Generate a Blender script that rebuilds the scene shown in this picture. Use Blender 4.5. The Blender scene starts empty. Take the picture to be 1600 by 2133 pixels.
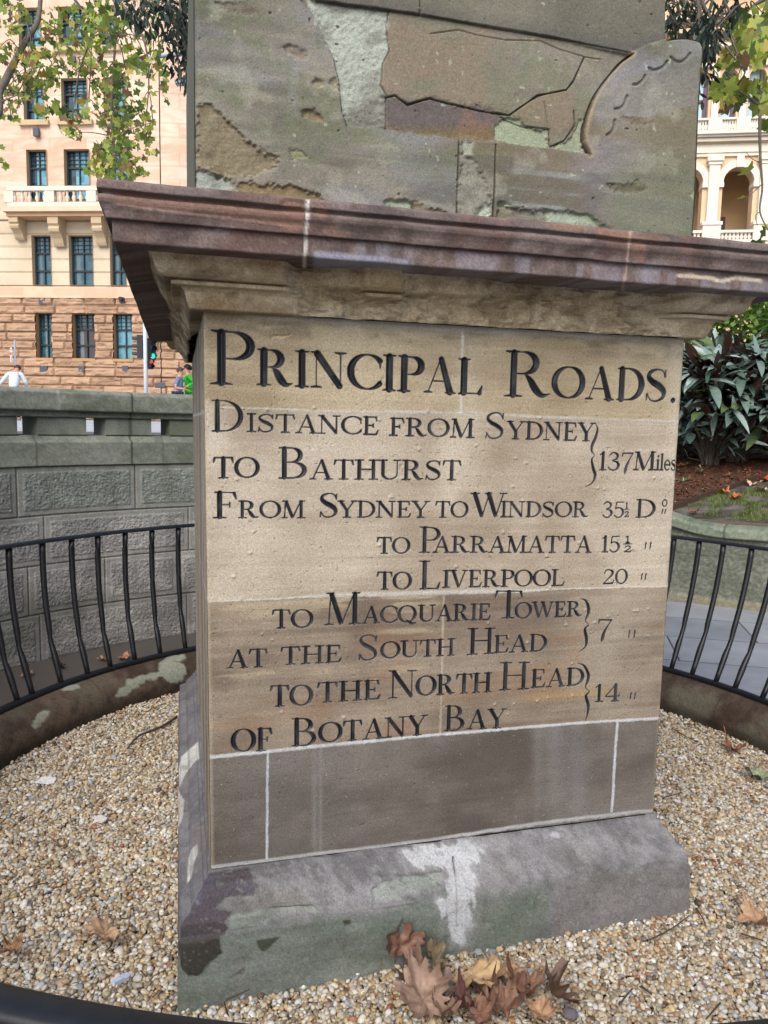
import bpy, math, random
import numpy as np
from mathutils import Vector, Matrix
rnd = random.Random(7)
RS = np.random.RandomState(11)
S = bpy.context.scene
COL = S.collection
R_ = math.radians

# ------------------------------------------------------------------ camera, sky, sun, exposure
CAM = np.array([-0.0685, -2.0193, 1.2218])
FPX, PITCH, ROLL, YAW = 1584.08, -0.114192, -0.0209473, -0.2633625
def _rot(p, r, y):
    cp, sp, cr, sr, cy, sy = math.cos(p), math.sin(p), math.cos(r), math.sin(r), math.cos(y), math.sin(y)
    return (np.array([[cy, -sy, 0], [sy, cy, 0], [0, 0, 1]]) @ np.array([[1, 0, 0], [0, cp, -sp], [0, sp, cp]])
            @ np.array([[cr, 0, sr], [0, 1, 0], [-sr, 0, cr]]))
RM = _rot(PITCH, ROLL, YAW)                     # columns: right, forward, up
cd = bpy.data.cameras.new('camera'); co = bpy.data.objects.new('camera', cd); COL.objects.link(co)
m = Matrix.Identity(4)
for i in range(3):
    m[i][0] = RM[i, 0]; m[i][1] = RM[i, 2]; m[i][2] = -RM[i, 1]; m[i][3] = CAM[i]
co.matrix_world = m
cd.sensor_fit = 'VERTICAL'; cd.sensor_height = 36.0; cd.lens = 36.0 * FPX / 2133.0
cd.clip_start = 0.05; cd.clip_end = 900.0
S.camera = co

SUN_EL, SUN_ROT = R_(44), R_(208)
w = bpy.data.worlds.new('World'); S.world = w; w.use_nodes = True
nt = w.node_tree; bg = nt.nodes['Background']; bg.inputs[1].default_value = 0.115
sky = nt.nodes.new('ShaderNodeTexSky'); sky.sky_type = 'NISHITA'; sky.sun_disc = False
sky.sun_elevation = SUN_EL; sky.sun_rotation = SUN_ROT; sky.dust_density = 3.0; sky.air_density = 1.0; sky.ozone_density = 1.0
nt.links.new(sky.outputs[0], bg.inputs[0])
sd = bpy.data.lights.new('sun', 'SUN'); sd.energy = 1.5; sd.angle = R_(45); sd.color = (1.0, 0.97, 0.94)
so = bpy.data.objects.new('sun', sd); COL.objects.link(so)
sdir = Vector((math.sin(SUN_ROT) * math.cos(SUN_EL), math.cos(SUN_ROT) * math.cos(SUN_EL), math.sin(SUN_EL)))
so.rotation_euler = sdir.to_track_quat('Z', 'Y').to_euler(); so.location = (0, 0, 30)
S.view_settings.view_transform = 'Standard'; S.view_settings.look = 'None'
S.view_settings.exposure = 0.86; S.view_settings.gamma = 1.0
try:
    S.cycles.max_bounces = 6; S.cycles.diffuse_bounces = 3; S.cycles.glossy_bounces = 3; S.cycles.use_denoising = True
except Exception: pass

# ------------------------------------------------------------------ measuring helpers (photo pixels at 1600 x 2133 to points in the place)
def ray(px, py): return RM @ np.array([(px - 800) / FPX, 1, (1066.5 - py) / FPX])
def at_y(px, py, Y): d = ray(px, py); return CAM + d * (Y - CAM[1]) / d[1]
def at_z(px, py, Z): d = ray(px, py); return CAM + d * (Z - CAM[2]) / d[2]
def at_d(px, py, D): return CAM + ray(px, py) * D
def proj(P):
    d = (np.asarray(P) - CAM) @ RM
    return 800 + FPX * d[..., 0] / d[..., 1], 1066.5 - FPX * d[..., 2] / d[..., 1]

# ------------------------------------------------------------------ noise and shapes in numpy
def _h(i, j, s):
    n = (i * 374761393 + j * 668265263 + s * 1442695041) & 0xffffffff
    n = ((n ^ (n >> 13)) * 1274126177) & 0xffffffff
    return ((n ^ (n >> 16)) & 0xffff) / 65535.0
def vn(x, y, s=0):
    x = np.asarray(x, float); y = np.asarray(y, float)
    i = np.floor(x).astype(np.int64); j = np.floor(y).astype(np.int64); fx = x - i; fy = y - j
    fx = fx * fx * (3 - 2 * fx); fy = fy * fy * (3 - 2 * fy)
    a = _h(i, j, s); b = _h(i + 1, j, s); c = _h(i, j + 1, s); d = _h(i + 1, j + 1, s)
    return (a * (1 - fx) + b * fx) * (1 - fy) + (c * (1 - fx) + d * fx) * fy
def fbm(x, y, o=4, s=0, g=0.5):
    r = 0; a = 1; t = 0
    for k in range(o):
        r = r + a * vn(x * 2 ** k + 17.3 * k, y * 2 ** k - 9.1 * k, s + k); t += a; a *= g
    return r / t
def ridge(x, y, o=3, s=0):
    r = 0; a = 1; t = 0
    for k in range(o):
        r = r + a * (1 - np.abs(2 * vn(x * 2 ** k + 3.7 * k, y * 2 ** k + 5.9 * k, s + k) - 1)); t += a; a *= .5
    return r / t
def ss(a, b, x): t = np.clip((x - a) / (b - a), 0, 1); return t * t * (3 - 2 * t)
def mix(a, b, t): return a + (b - a) * t
def segd(x, y, pts, closed=False):
    """distance from points to a polyline"""
    d = np.full(np.shape(x), 1e9); n = len(pts)
    for k in range(n if closed else n - 1):
        (x0, y0), (x1, y1) = pts[k], pts[(k + 1) % n]
        ux, uy = x1 - x0, y1 - y0; L = ux * ux + uy * uy + 1e-12
        t = np.clip(((x - x0) * ux + (y - y0) * uy) / L, 0, 1)
        d = np.minimum(d, np.hypot(x - x0 - t * ux, y - y0 - t * uy))
    return d
def psd(x, y, poly):
    """signed distance to a polygon, positive inside; only exact near it"""
    out = np.full(np.shape(x), -99.0)
    P = np.array(poly, float); lo = P.min(0) - 30; hi = P.max(0) + 30
    k = (x > lo[0]) & (x < hi[0]) & (y > lo[1]) & (y < hi[1])
    if not k.any(): return out
    xx = x[k]; yy = y[k]; d = segd(xx, yy, poly, True); ins = np.zeros(xx.shape, bool); n = len(poly)
    for i in range(n):
        (x0, y0), (x1, y1) = poly[i], poly[(i + 1) % n]
        c = (y0 > yy) != (y1 > yy)
        ins ^= c & (xx < (x1 - x0) * (yy - y0) / (y1 - y0 + 1e-12) + x0)
    out[k] = np.where(ins, d, -d); return out
def lin(r, g, b):
    f = lambda c: (c / 255 / 12.92) if c / 255 <= .04045 else ((c / 255 + .055) / 1.055) ** 2.4
    return np.array([f(r), f(g), f(b)])
def crv(pts, n=6):
    """Catmull-Rom through points of any dimension"""
    P = [np.array(p, float) for p in pts]; P = [2 * P[0] - P[1]] + P + [2 * P[-1] - P[-2]]; out = []
    for i in range(1, len(P) - 2):
        a, b, c, d = P[i - 1:i + 3]
        for k in range(n):
            t = k / n
            out.append(.5 * (2 * b + (c - a) * t + (2 * a - 5 * b + 4 * c - d) * t * t + (3 * b - a - 3 * c + d) * t ** 3))
    out.append(P[-2]); return out

# ------------------------------------------------------------------ object helpers
def mesh_np(name, V, F, mat, parent=None, col=None, smooth=True):
    V = np.ascontiguousarray(V, np.float32); F = np.ascontiguousarray(F, np.int32); k = F.shape[1]; n = len(F)
    me = bpy.data.meshes.new(name); me.vertices.add(len(V)); me.vertices.foreach_set('co', V.ravel())
    me.loops.add(n * k); me.loops.foreach_set('vertex_index', F.ravel())
    me.polygons.add(n); me.polygons.foreach_set('loop_start', np.arange(0, n * k, k, dtype=np.int32))
    me.polygons.foreach_set('use_smooth', np.full(n, smooth))
    if col is not None:
        if mat and mat.name in ('weathered_sandstone', 'retaining_sandstone'): col = np.asarray(col).reshape(-1, 3) * (1 + .34 * (RS.rand(len(V), 1) - .5))
        a = me.color_attributes.new('Col', 'FLOAT_COLOR', 'POINT')
        c = np.ones((len(V), 4), np.float32); c[:, :3] = np.asarray(col).reshape(-1, 3); a.data.foreach_set('color', c.ravel())
    me.update(calc_edges=True); me.validate()
    if mat: me.materials.append(mat)
    o = bpy.data.objects.new(name, me); COL.objects.link(o)
    if parent: o.parent = parent
    return o
def gridF(nu, nv, flip=False):
    i = np.arange(nu * nv).reshape(nu, nv); f = np.stack([i[:-1, :-1], i[1:, :-1], i[1:, 1:], i[:-1, 1:]], -1).reshape(-1, 4)
    return f[:, ::-1] if flip else f
class MB:
    """collects simple shapes into one mesh"""
    def __init__(s): s.v = []; s.f = []; s.c = []; s.cur = (1, 1, 1)
    def add(s, v, f):
        b = len(s.v); s.v += [tuple(p) for p in v]; s.f += [tuple(b + i for i in q) for q in f]; s.c += [s.cur] * len(v); return s
    def box(s, c, size, rz=0.0, M=None):
        x, y, z = [q / 2 for q in size]
        v = [Vector((sx * x, sy * y, sz * z)) for sx in (-1, 1) for sy in (-1, 1) for sz in (-1, 1)]
        Rm = M or Matrix.Rotation(rz, 3, 'Z'); v = [Rm @ p + Vector(c) for p in v]
        return s.add(v, [(0, 1, 3, 2), (4, 6, 7, 5), (0, 4, 5, 1), (2, 3, 7, 6), (0, 2, 6, 4), (1, 5, 7, 3)])
    def tube(s, pts, r, n=8, cap=True, flat=None):
        P = [Vector(tuple(p)) for p in pts]; rr = r if hasattr(r, '__len__') else [r] * len(P); rings = []; up = Vector((0.013, .027, 1))
        for i, p in enumerate(P):
            t = (P[min(i + 1, len(P) - 1)] - P[max(i - 1, 0)]).normalized()
            a = t.cross(up)
            if a.length < .05: a = t.cross(Vector((1, .1, 0)))
            a.normalize(); b = t.cross(a)
            rings.append([p + (a * math.cos(2 * math.pi * k / n) * (flat or 1) + b * math.sin(2 * math.pi * k / n)) * rr[i] for k in range(n)])
        v = [q for rg in rings for q in rg]; f = []
        for i in range(len(P) - 1):
            for k in range(n): f.append((i * n + k, i * n + (k + 1) % n, (i + 1) * n + (k + 1) % n, (i + 1) * n + k))
        if cap: f += [tuple(range(n))[::-1], tuple((len(P) - 1) * n + k for k in range(n))]
        return s.add(v, f)
    def lathe(s, c, prof, n=16, M=None):
        v = []; f = []
        for (r, z) in prof:
            for k in range(n):
                p = Vector((r * math.cos(2 * math.pi * k / n), r * math.sin(2 * math.pi * k / n), z)); v.append((M @ p if M else p) + Vector(c))
        for i in range(len(prof) - 1):
            for k in range(n): f.append((i * n + k, i * n + (k + 1) % n, (i + 1) * n + (k + 1) % n, (i + 1) * n + k))
        f += [tuple(range(n))[::-1], tuple((len(prof) - 1) * n + k for k in range(n))]
        return s.add(v, f)
    def prism(s, outer, f0, f1):
        """outline (2D list), f0/f1 map it to the two end faces"""
        n = len(outer); v = [f0(*p) for p in outer] + [f1(*p) for p in outer]
        return s.add(v, [tuple(range(n))[::-1], tuple(range(n, 2 * n))] + [(i, (i + 1) % n, n + (i + 1) % n, n + i) for i in range(n)])
    def build(s, name, mat, parent=None, smooth=False):
        me = bpy.data.meshes.new(name); me.from_pydata([tuple(p) for p in s.v], [], s.f)
        a = me.color_attributes.new('Col', 'FLOAT_COLOR', 'POINT')
        c = np.ones((len(s.v), 4), np.float32); c[:, :3] = np.array(s.c); a.data.foreach_set('color', c.ravel())
        if smooth: me.polygons.foreach_set('use_smooth', np.full(len(me.polygons), True))
        if mat: me.materials.append(mat)
        me.update(); o = bpy.data.objects.new(name, me); COL.objects.link(o)
        if parent: o.parent = parent
        return o
def tag(o, label=None, cat=None, group=None, kind=None):
    if label: o['label'] = label
    if cat: o['category'] = cat
    if group: o['group'] = group
    if kind: o['kind'] = kind
    return o
def empty(name, loc, label, cat, group=None):
    o = bpy.data.objects.new(name, None); COL.objects.link(o); o.location = tuple(loc); o.empty_display_size = .2
    return tag(o, label, cat, group)
def into(parent, *objs):
    """parent pieces built in world coordinates"""
    mi = Matrix.Translation(parent.location) @ parent.rotation_euler.to_matrix().to_4x4()
    for o in objs: o.parent = parent; o.matrix_parent_inverse = mi.inverted()
    return objs[0]

# ------------------------------------------------------------------ materials
def mat(name, color=(.5, .5, .5), rough=.85, attr=False, nscale=60, namt=.25, bump=.3, bscale=200, bdist=.002, metal=0, spec=.3, n2=None, coat=0, transl=0, back=None, bscale2=None):
    M = bpy.data.materials.new(name); M.use_nodes = True; t = M.node_tree; p = t.nodes['Principled BSDF']
    p.inputs['Roughness'].default_value = rough; p.inputs['Metallic'].default_value = metal; p.inputs['Specular IOR Level'].default_value = spec
    tc = t.nodes.new('ShaderNodeTexCoord')
    if attr:
        c = t.nodes.new('ShaderNodeAttribute'); c.attribute_name = 'Col'; src = c.outputs['Color']
    else:
        c = t.nodes.new('ShaderNodeRGB'); c.outputs[0].default_value = (*color, 1); src = c.outputs[0]
    if namt:
        n = t.nodes.new('ShaderNodeTexNoise'); n.inputs['Scale'].default_value = nscale; n.inputs['Detail'].default_value = 6; n.inputs['Roughness'].default_value = .65
        t.links.new(tc.outputs['Object'], n.inputs['Vector'])
        mr = t.nodes.new('ShaderNodeMapRange'); mr.inputs[1].default_value = .25; mr.inputs[2].default_value = .75
        mr.inputs[3].default_value = 1 - namt; mr.inputs[4].default_value = 1 + namt; t.links.new(n.outputs['Fac'], mr.inputs[0])
        mx = t.nodes.new('ShaderNodeVectorMath'); mx.operation = 'SCALE'; t.links.new(src, mx.inputs[0]); t.links.new(mr.outputs[0], mx.inputs['Scale']); src = mx.outputs[0]
    if n2:
        (c2, sc, lo, hi) = n2
        n = t.nodes.new('ShaderNodeTexNoise'); n.inputs['Scale'].default_value = sc; n.inputs['Detail'].default_value = 5; t.links.new(tc.outputs['Object'], n.inputs['Vector'])
        mr = t.nodes.new('ShaderNodeMapRange'); mr.inputs[1].default_value = lo; mr.inputs[2].default_value = hi; t.links.new(n.outputs['Fac'], mr.inputs[0])
        mm = t.nodes.new('ShaderNodeMix'); mm.data_type = 'RGBA'; t.links.new(mr.outputs[0], mm.inputs['Factor']); t.links.new(src, mm.inputs[6]); mm.inputs[7].default_value = (*c2, 1); src = mm.outputs[2]
    if back is not None:
        g = t.nodes.new('ShaderNodeNewGeometry'); mm = t.nodes.new('ShaderNodeMix'); mm.data_type = 'RGBA'
        t.links.new(g.outputs['Backfacing'], mm.inputs['Factor']); t.links.new(src, mm.inputs[6]); mm.inputs[7].default_value = (*back, 1); src = mm.outputs[2]
    t.links.new(src, p.inputs['Base Color'])
    if transl:
        out = t.nodes['Material Output']; tr = t.nodes.new('ShaderNodeBsdfTranslucent'); t.links.new(src, tr.inputs['Color'])
        ms = t.nodes.new('ShaderNodeMixShader'); ms.inputs[0].default_value = transl
        t.links.new(p.outputs[0], ms.inputs[1]); t.links.new(tr.outputs[0], ms.inputs[2]); t.links.new(ms.outputs[0], out.inputs['Surface'])
    if bump:
        n = t.nodes.new('ShaderNodeTexNoise'); n.inputs['Scale'].default_value = bscale; n.inputs['Detail'].default_value = 4; n.inputs['Roughness'].default_value = .6
        t.links.new(tc.outputs['Object'], n.inputs['Vector'])
        b = t.nodes.new('ShaderNodeBump'); b.inputs['Strength'].default_value = bump; b.inputs['Distance'].default_value = bdist
        t.links.new(n.outputs['Fac'], b.inputs['Height']); t.links.new(b.outputs[0], p.inputs['Normal'])
    if coat: p.inputs['Coat Weight'].default_value = coat; p.inputs['Coat Roughness'].default_value = .15
    return M
M_stone = mat('weathered_sandstone', attr=True, nscale=210, namt=.34, bump=.6, bscale=360, bdist=.002, spec=.2)
M_paint = mat('black_letter_paint', attr=True, nscale=200, namt=.3, rough=.5, bump=.25, bscale=500, bdist=.001, spec=.35)
M_wall = mat('retaining_sandstone', attr=True, nscale=120, namt=.32, bump=.5, bscale=160, bdist=.004, spec=.2)
M_far = mat('building_sandstone', attr=True, nscale=1.2, namt=.10, bump=0, spec=.2)
M_iron = mat('black_iron_paint', (.008, .009, .012), rough=.45, nscale=40, namt=.4, bump=.25, bscale=60, bdist=.002, spec=.5)
M_pebble = mat('river_pebble', attr=True, nscale=160, namt=.22, rough=.55, bump=0, spec=.4)
M_soil = mat('dark_soil', (.045, .032, .022), nscale=80, namt=.5, bump=.8, bscale=120, bdist=.006)
M_leafdry = mat('dry_leaf', attr=True, nscale=60, namt=.3, rough=.6, bump=.4, bscale=90, bdist=.002, spec=.35)
M_leaf = mat('green_leaf', attr=True, nscale=20, namt=.15, rough=.5, bump=0, spec=.4, transl=.35)
M_bark = mat('grey_bark', (.13, .11, .09), nscale=14, namt=.35, bump=.6, bscale=30, bdist=.01)
M_glass = mat('window_glass', attr=True, namt=0, rough=.08, bump=0, spec=.6)
M_frame = mat('dark_window_frame', (.02, .03, .04), namt=.1, rough=.5, bump=0)
M_plain = mat('painted_surface', attr=True, nscale=6, namt=.08, rough=.5, bump=0, spec=.4)
M_cloth = mat('cloth', attr=True, nscale=25, namt=.12, rough=.9, bump=.3, bscale=30, bdist=.01, spec=.1)
M_skin = mat('skin', (.55, .30, .22), namt=.06, rough=.6, bump=0)
M_hair = mat('hair', attr=True, namt=.2, nscale=60, rough=.6, bump=0)
K = 0.80
def C8(r, g, b, k=K): return lin(r, g, b) * k

# ------------------------------------------------------------------ carved lettering: strokes (x, y, half width) in cap heights
T_, H_ = .066, .017
def ST(x, y0=0, y1=1, w=T_): return [(x, y0 + w * .6 * (y1 > y0), w), (x, y1 - w * .6, w)]
def SF(x, y, l=.30): return [(x - l / 2, y, .014), (x - l / 5, y + (.012 if y < .5 else -.012), .024), (x + l / 5, y + (.012 if y < .5 else -.012), .024), (x + l / 2, y, .014)]
def HL(*p): return [(a, b, H_) for a, b in p]
def ARC(cx, cy, rx, ry, a0, a1, n=16, T=T_ * 1.05, h=H_, pw=1.3):
    o = []
    for k in range(n + 1):
        a = math.radians(a0 + (a1 - a0) * k / n); o.append((cx + rx * math.cos(a), cy + ry * math.sin(a), h + (T - h) * abs(math.cos(a)) ** pw))
    return o
def WG(x, y, x2, y2, w0=.032, w1=.008): return [(x, y, w0), (x2, y2, w1)]
def CR(*p): return [tuple(q) for q in crv(p, 5)]
SP = CR((.57, .76, .016), (.5, .93, .016), (.34, .985, .02), (.15, .9, .04), (.10, .75, .052), (.20, .61, .062), (.40, .48, .068), (.54, .33, .058), (.53, .13, .038), (.36, .015, .02), (.18, .04, .016), (.07, .22, .016))
G = {
 'I': (.32, [ST(.16), SF(.16, 0), SF(.16, 1)]),
 'L': (.66, [ST(.16), SF(.16, 1), SF(.13, 0, .2), HL((.1, .015), (.58, .015)), WG(.57, .035, .63, .24, .045)]),
 'T': (.72, [ST(.36), SF(.36, 0), HL((.04, .985), (.68, .985)), WG(.06, .96, .02, .76, .045), WG(.66, .96, .70, .76, .045)]),
 'P': (.62, [ST(.16), SF(.16, 0), SF(.13, 1, .22), HL((.12, .985), (.34, .985)), ARC(.33, .735, .25, .25, 90, -90), HL((.16, .485), (.34, .485))]),
 'R': (.82, [ST(.16), SF(.16, 0), SF(.13, 1, .22), HL((.12, .985), (.32, .985)), ARC(.31, .745, .23, .24, 90, -90), HL((.16, .505), (.34, .505)),
             CR((.36, .5, .02), (.46, .34, .06), (.55, .15, .07), (.66, .03, .045), (.79, .06, .012))]),
 'B': (.66, [ST(.16), HL((.05, .985), (.33, .985)), HL((.05, .015), (.34, .015)), ARC(.30, .755, .21, .23, 90, -90), HL((.16, .525), (.34, .525)), ARC(.33, .27, .27, .255, 90, -90)]),
 'D': (.78, [ST(.16), HL((.04, .985), (.33, .985)), HL((.04, .015), (.33, .015)), ARC(.31, .5, .41, .485, 90, -90, 20)]),
 'C': (.78, [ARC(.45, .5, .40, .49, 42, 318, 26), WG(.745, .82, .76, .62, .03), WG(.74, .19, .77, .26, .015)]),
 'O': (.86, [ARC(.43, .5, .38, .49, 0, 360, 32)]),
 'Q': (.92, [ARC(.43, .5, .38, .49, 0, 360, 32), CR((.40, .12, .015), (.52, .02, .05), (.68, -.09, .05), (.84, -.06, .012))]),
 'S': (.64, [SP, WG(.565, .78, .575, .96, .03), WG(.075, .2, .055, .03, .03)]),
 'A': (.80, [HL((.10, 0), (.41, 1)), [(.415, .96, .055), (.65, .03, T_)], HL((.20, .33), (.58, .33)), SF(.10, 0, .2), SF(.66, 0, .26)]),
 'N': (.84, [HL((.13, 0), (.13, .98)), [(.15, .95, T_), (.67, .06, T_ * .9)], HL((.69, 0), (.69, 1)), SF(.11, 1, .2), SF(.13, 0, .24), SF(.69, 1, .26)]),
 'M': (.98, [HL((.12, 0), (.16, .98)), [(.19, .94, T_), (.44, .06, T_)], HL((.47, .03), (.78, .98)), ST(.81), SF(.12, 0, .22), SF(.15, 1, .18), SF(.82, 0, .3), SF(.84, 1, .2)]),
 'E': (.64, [ST(.16), HL((.05, .985), (.54, .985)), HL((.05, .015), (.56, .015)), HL((.16, .51), (.42, .51)), WG(.42, .60, .42, .42, .02, .02), WG(.53, .96, .56, .78, .04), WG(.55, .035, .61, .24, .045)]),
 'F': (.60, [ST(.16), SF(.16, 0), HL((.05, .985), (.52, .985)), HL((.16, .51), (.40, .51)), WG(.40, .60, .40, .42, .02, .02), WG(.51, .96, .56, .74, .045)]),
 'H': (.84, [ST(.16), ST(.68), HL((.16, .52), (.68, .52)), SF(.16, 0), SF(.16, 1), SF(.68, 0), SF(.68, 1)]),
 'U': (.82, [ST(.15, .25, 1), [(.15, .32, T_), (.17, .18, .058), (.26, .06, .04), (.40, .012, .022), (.54, .05, .018), (.65, .16, .017), (.68, .3, .017)], HL((.68, .28), (.68, 1)), SF(.15, 1), SF(.68, 1, .24)]),
 'V': (.78, [[(.12, .97, T_), (.37, .05, T_ * .9)], HL((.40, .02), (.67, 1)), SF(.12, 1, .26), SF(.67, 1, .22)]),
 'W': (1.12, [[(.11, .97, T_), (.34, .05, T_ * .9)], HL((.36, .02), (.56, .96)), [(.55, .97, T_), (.78, .05, T_ * .9)], HL((.80, .02), (1.02, 1)), SF(.11, 1, .26), SF(.54, 1, .2), SF(1.02, 1, .22)]),
 'Y': (.76, [[(.12, .97, T_), (.36, .46, T_ * .9)], HL((.67, 1), (.40, .46)), ST(.38, 0, .5), SF(.38, 0), SF(.12, 1, .26), SF(.67, 1, .22)]),
 '.': (.22, [[(.1, .06, .075), (.105, .065, .075)]]),
 '1': (.34, [ST(.18), HL((.05, .86), (.18, .985)), SF(.18, 0, .28)]),
 '2': (.56, [CR((.08, .74, .02), (.14, .93, .022), (.30, .98, .03), (.46, .84, .06), (.44, .62, .06), (.26, .34, .035), (.06, .04, .02)), HL((.05, .03), (.5, .03)), WG(.2, .04, .46, .05, .03, .04), WG(.5, .05, .53, .24, .03)]),
 '3': (.56, [CR((.08, .84, .02), (.24, .985, .022), (.43, .86, .05), (.40, .64, .045), (.22, .53, .016), (.42, .45, .045), (.50, .24, .062), (.36, .02, .03), (.16, .02, .022), (.05, .16, .03))]),
 '4': (.62, [HL((.42, .98), (.04, .28), (.58, .28)), ST(.42, 0, 1), SF(.42, 0, .26), WG(.55, .3, .58, .42, .02)]),
 '5': (.56, [HL((.14, .97), (.10, .56)), WG(.14, .97, .50, .99, .03, .03), CR((.10, .56, .016), (.26, .63, .02), (.44, .52, .052), (.50, .3, .062), (.40, .06, .04), (.20, .0, .022), (.05, .14, .03))]),
 '7': (.56, [WG(.06, .95, .5, .96, .03, .03), WG(.07, .95, .05, .78, .02), CR((.52, .95, .016), (.38, .62, .03), (.27, .3, .052), (.22, .0, .062), (.20, -.16, .04))]),
 '0': (.60, [ARC(.30, .48, .25, .49, 0, 360, 28, T_ * .95)]),
 'i': (.26, [ST(.12, 0, .64, .055), SF(.12, 0, .22), WG(.02, .62, .12, .64, .015, .02), [(.12, .86, .055), (.122, .86, .055)]]),
 'l': (.26, [ST(.12, 0, 1.02, .055), SF(.12, 0, .22), WG(.02, .99, .12, 1.02, .015, .02)]),
 'e': (.48, [ARC(.24, .32, .19, .32, 0, 310, 20, .05, .015), HL((.05, .34), (.43, .34))]),
 's': (.40, [[(x * .62, y * .66, w * .8) for x, y, w in SP]]),
}
def face(px, py): p = at_y(px, py, 0.0); return p[0], p[2]
STROKES = {}; WORDS = []; _join = [False]
def add_strokes(line, st): STROKES.setdefault(len(WORDS) - 1, []).append(st)
def start(text, new):
    if new: WORDS.append(text)
    else: WORDS[-1] += text
def word(line, text, xl, bl, tl, xr, br, tr, kern=.04, part=False):
    start(text, not (_join[0] or part or text in ('.', 'iles'))); _join[0] = len(text) == 1 and text.isalpha() and text.isupper() and not part
    L = [G[c] for c in text]; tot = sum(a for a, _ in L) + kern * (len(L) - 1)
    (x0, z0), (x1, z1) = face(xl, bl), face(xr, br); h0 = face(xl, tl)[1] - z0; h1 = face(xr, tr)[1] - z1; cur = 0
    for adv, strokes in L:
        for st in strokes:
            o = []
            for gx, gy, gw in st:
                t = (cur + gx) / tot; h = h0 + (h1 - h0) * t
                o.append((x0 + (x1 - x0) * t, z0 + (z1 - z0) * t + gy * h, max(gw * h * (1.3 if h > .07 and len(text) == 1 else 1.68), .0026)))
            add_strokes(line, o)
        cur += adv + kern
def marks(line, x0, y0, x1, y1):
    start('ditto', True)
    for x in (x0 + 2, x1 - 2):
        a, b = face(x + 1, y0), face(x - 1, y1); add_strokes(line, [(a[0], a[1], .0032), (b[0], b[1], .0024)])
def brace(line, pts):
    start('brace', True)
    P = crv(pts, 5); n = len(P)
    o = []
    for k, p in enumerate(P):
        t = k / (n - 1); a, b = face(p[0], p[1]); o.append((a, b, .0014 + .0042 * abs(math.sin(2 * math.pi * t)) ** 1.5))
    add_strokes(line, o)
def half(line, x0, x1, y0, y1):
    m = (y0 + y1) / 2
    word(line, '1', x0 + 4, m - 3, y0, x1 - 4, m - 3, y0, part=True); a, b = face(x0, m), face(x1, m); add_strokes(line, [(a[0], a[1], .002), (b[0], b[1], .002)])
    word(line, '2', x0 + 1, y1, m + 4, x1 - 1, y1, m + 4, part=True)

word(0, 'P', 438, 799, 688, 528, 803, 693); word(0, 'RINCIPAL', 535, 801, 727, 1006, 822, 750)
word(0, 'R', 1049, 825, 731, 1148, 827, 733); word(0, 'OADS', 1150, 828, 763, 1388, 837, 769); word(0, '.', 1396, 837, 790, 1409, 837, 790)
word(1, 'D', 439, 899, 833, 507, 899, 836); word(1, 'ISTANCE', 515, 899, 862, 789, 906, 869); word(1, 'FROM', 811, 907, 871, 988, 912, 874)
word(1, 'S', 1009, 914, 858, 1051, 914, 860); word(1, 'YDNEY', 1056, 914, 878, 1238, 919, 882)
brace(1, [(1239, 880), (1245, 893), (1241, 912), (1234, 928), (1233, 940), (1239, 949), (1233, 957), (1236, 975), (1240, 990), (1235, 1005), (1220, 1015)])
word(2, 'TO', 444, 996, 953, 540, 995, 953); word(2, 'B', 577, 997, 932, 640, 997, 933); word(2, 'ATHURST', 646, 998, 958, 960, 1000, 960)
word(2, '137', 1247, 979, 942, 1319, 980, 943); word(2, 'M', 1319, 979, 942, 1366, 979, 942); word(2, 'iles', 1367, 979, 946, 1408, 980, 948)
word(3, 'F', 444, 1079, 1025, 496, 1079, 1026); word(3, 'ROM', 497, 1079, 1044, 636, 1079, 1044); word(3, 'S', 664, 1078, 1027, 705, 1078, 1028); word(3, 'YDNEY', 704, 1078, 1044, 894, 1078, 1045)
word(3, 'TO', 907, 1078, 1045, 975, 1078, 1045); word(3, 'W', 981, 1076, 1028, 1054, 1076, 1028); word(3, 'INDSOR', 1043, 1077, 1045, 1225, 1077, 1046)
word(3, '35', 1254, 1078, 1045, 1300, 1078, 1046); half(3, 1300, 1311, 1047, 1077); word(3, 'D', 1323, 1078, 1041, 1365, 1078, 1041); word(3, '0', 1379, 1055, 1041, 1390, 1055, 1041); marks(3, 1378, 1062, 1388, 1070)
word(4, 'TO', 785, 1153, 1120, 854, 1153, 1120); word(4, 'P', 873, 1151, 1098, 916, 1151, 1099); word(4, 'ARRAMATTA', 902, 1151, 1118, 1232, 1151, 1117); word(4, '15', 1253, 1150, 1117, 1291, 1150, 1117)
half(4, 1299, 1316, 1117, 1150); marks(4, 1343, 1131, 1357, 1144)
word(5, 'TO', 785, 1228, 1192, 857, 1228, 1192); word(5, 'L', 873, 1227, 1169, 918, 1227, 1170); word(5, 'IVERPOOL', 922, 1224, 1189, 1176, 1220, 1187); word(5, '20', 1255, 1217, 1187, 1307, 1215, 1185); marks(5, 1335, 1196, 1347, 1208)
word(6, 'TO', 567, 1309, 1271, 652, 1307, 1270); word(6, 'M', 676, 1302, 1236, 752, 1299, 1235); word(6, 'ACQUARIE', 755, 1299, 1264, 1022, 1291, 1258); word(6, 'T', 1029, 1288, 1231, 1088, 1287, 1231); word(6, 'OWER', 1073, 1289, 1256, 1212, 1283, 1253)
brace(6, [(1209, 1247), (1220, 1251), (1226, 1265), (1225, 1280), (1220, 1293), (1226, 1302), (1219, 1311), (1222, 1330), (1220, 1347), (1206, 1358)])
word(6, '7', 1243, 1329, 1290, 1275, 1328, 1290); marks(7, 1309, 1314, 1324, 1328)
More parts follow.
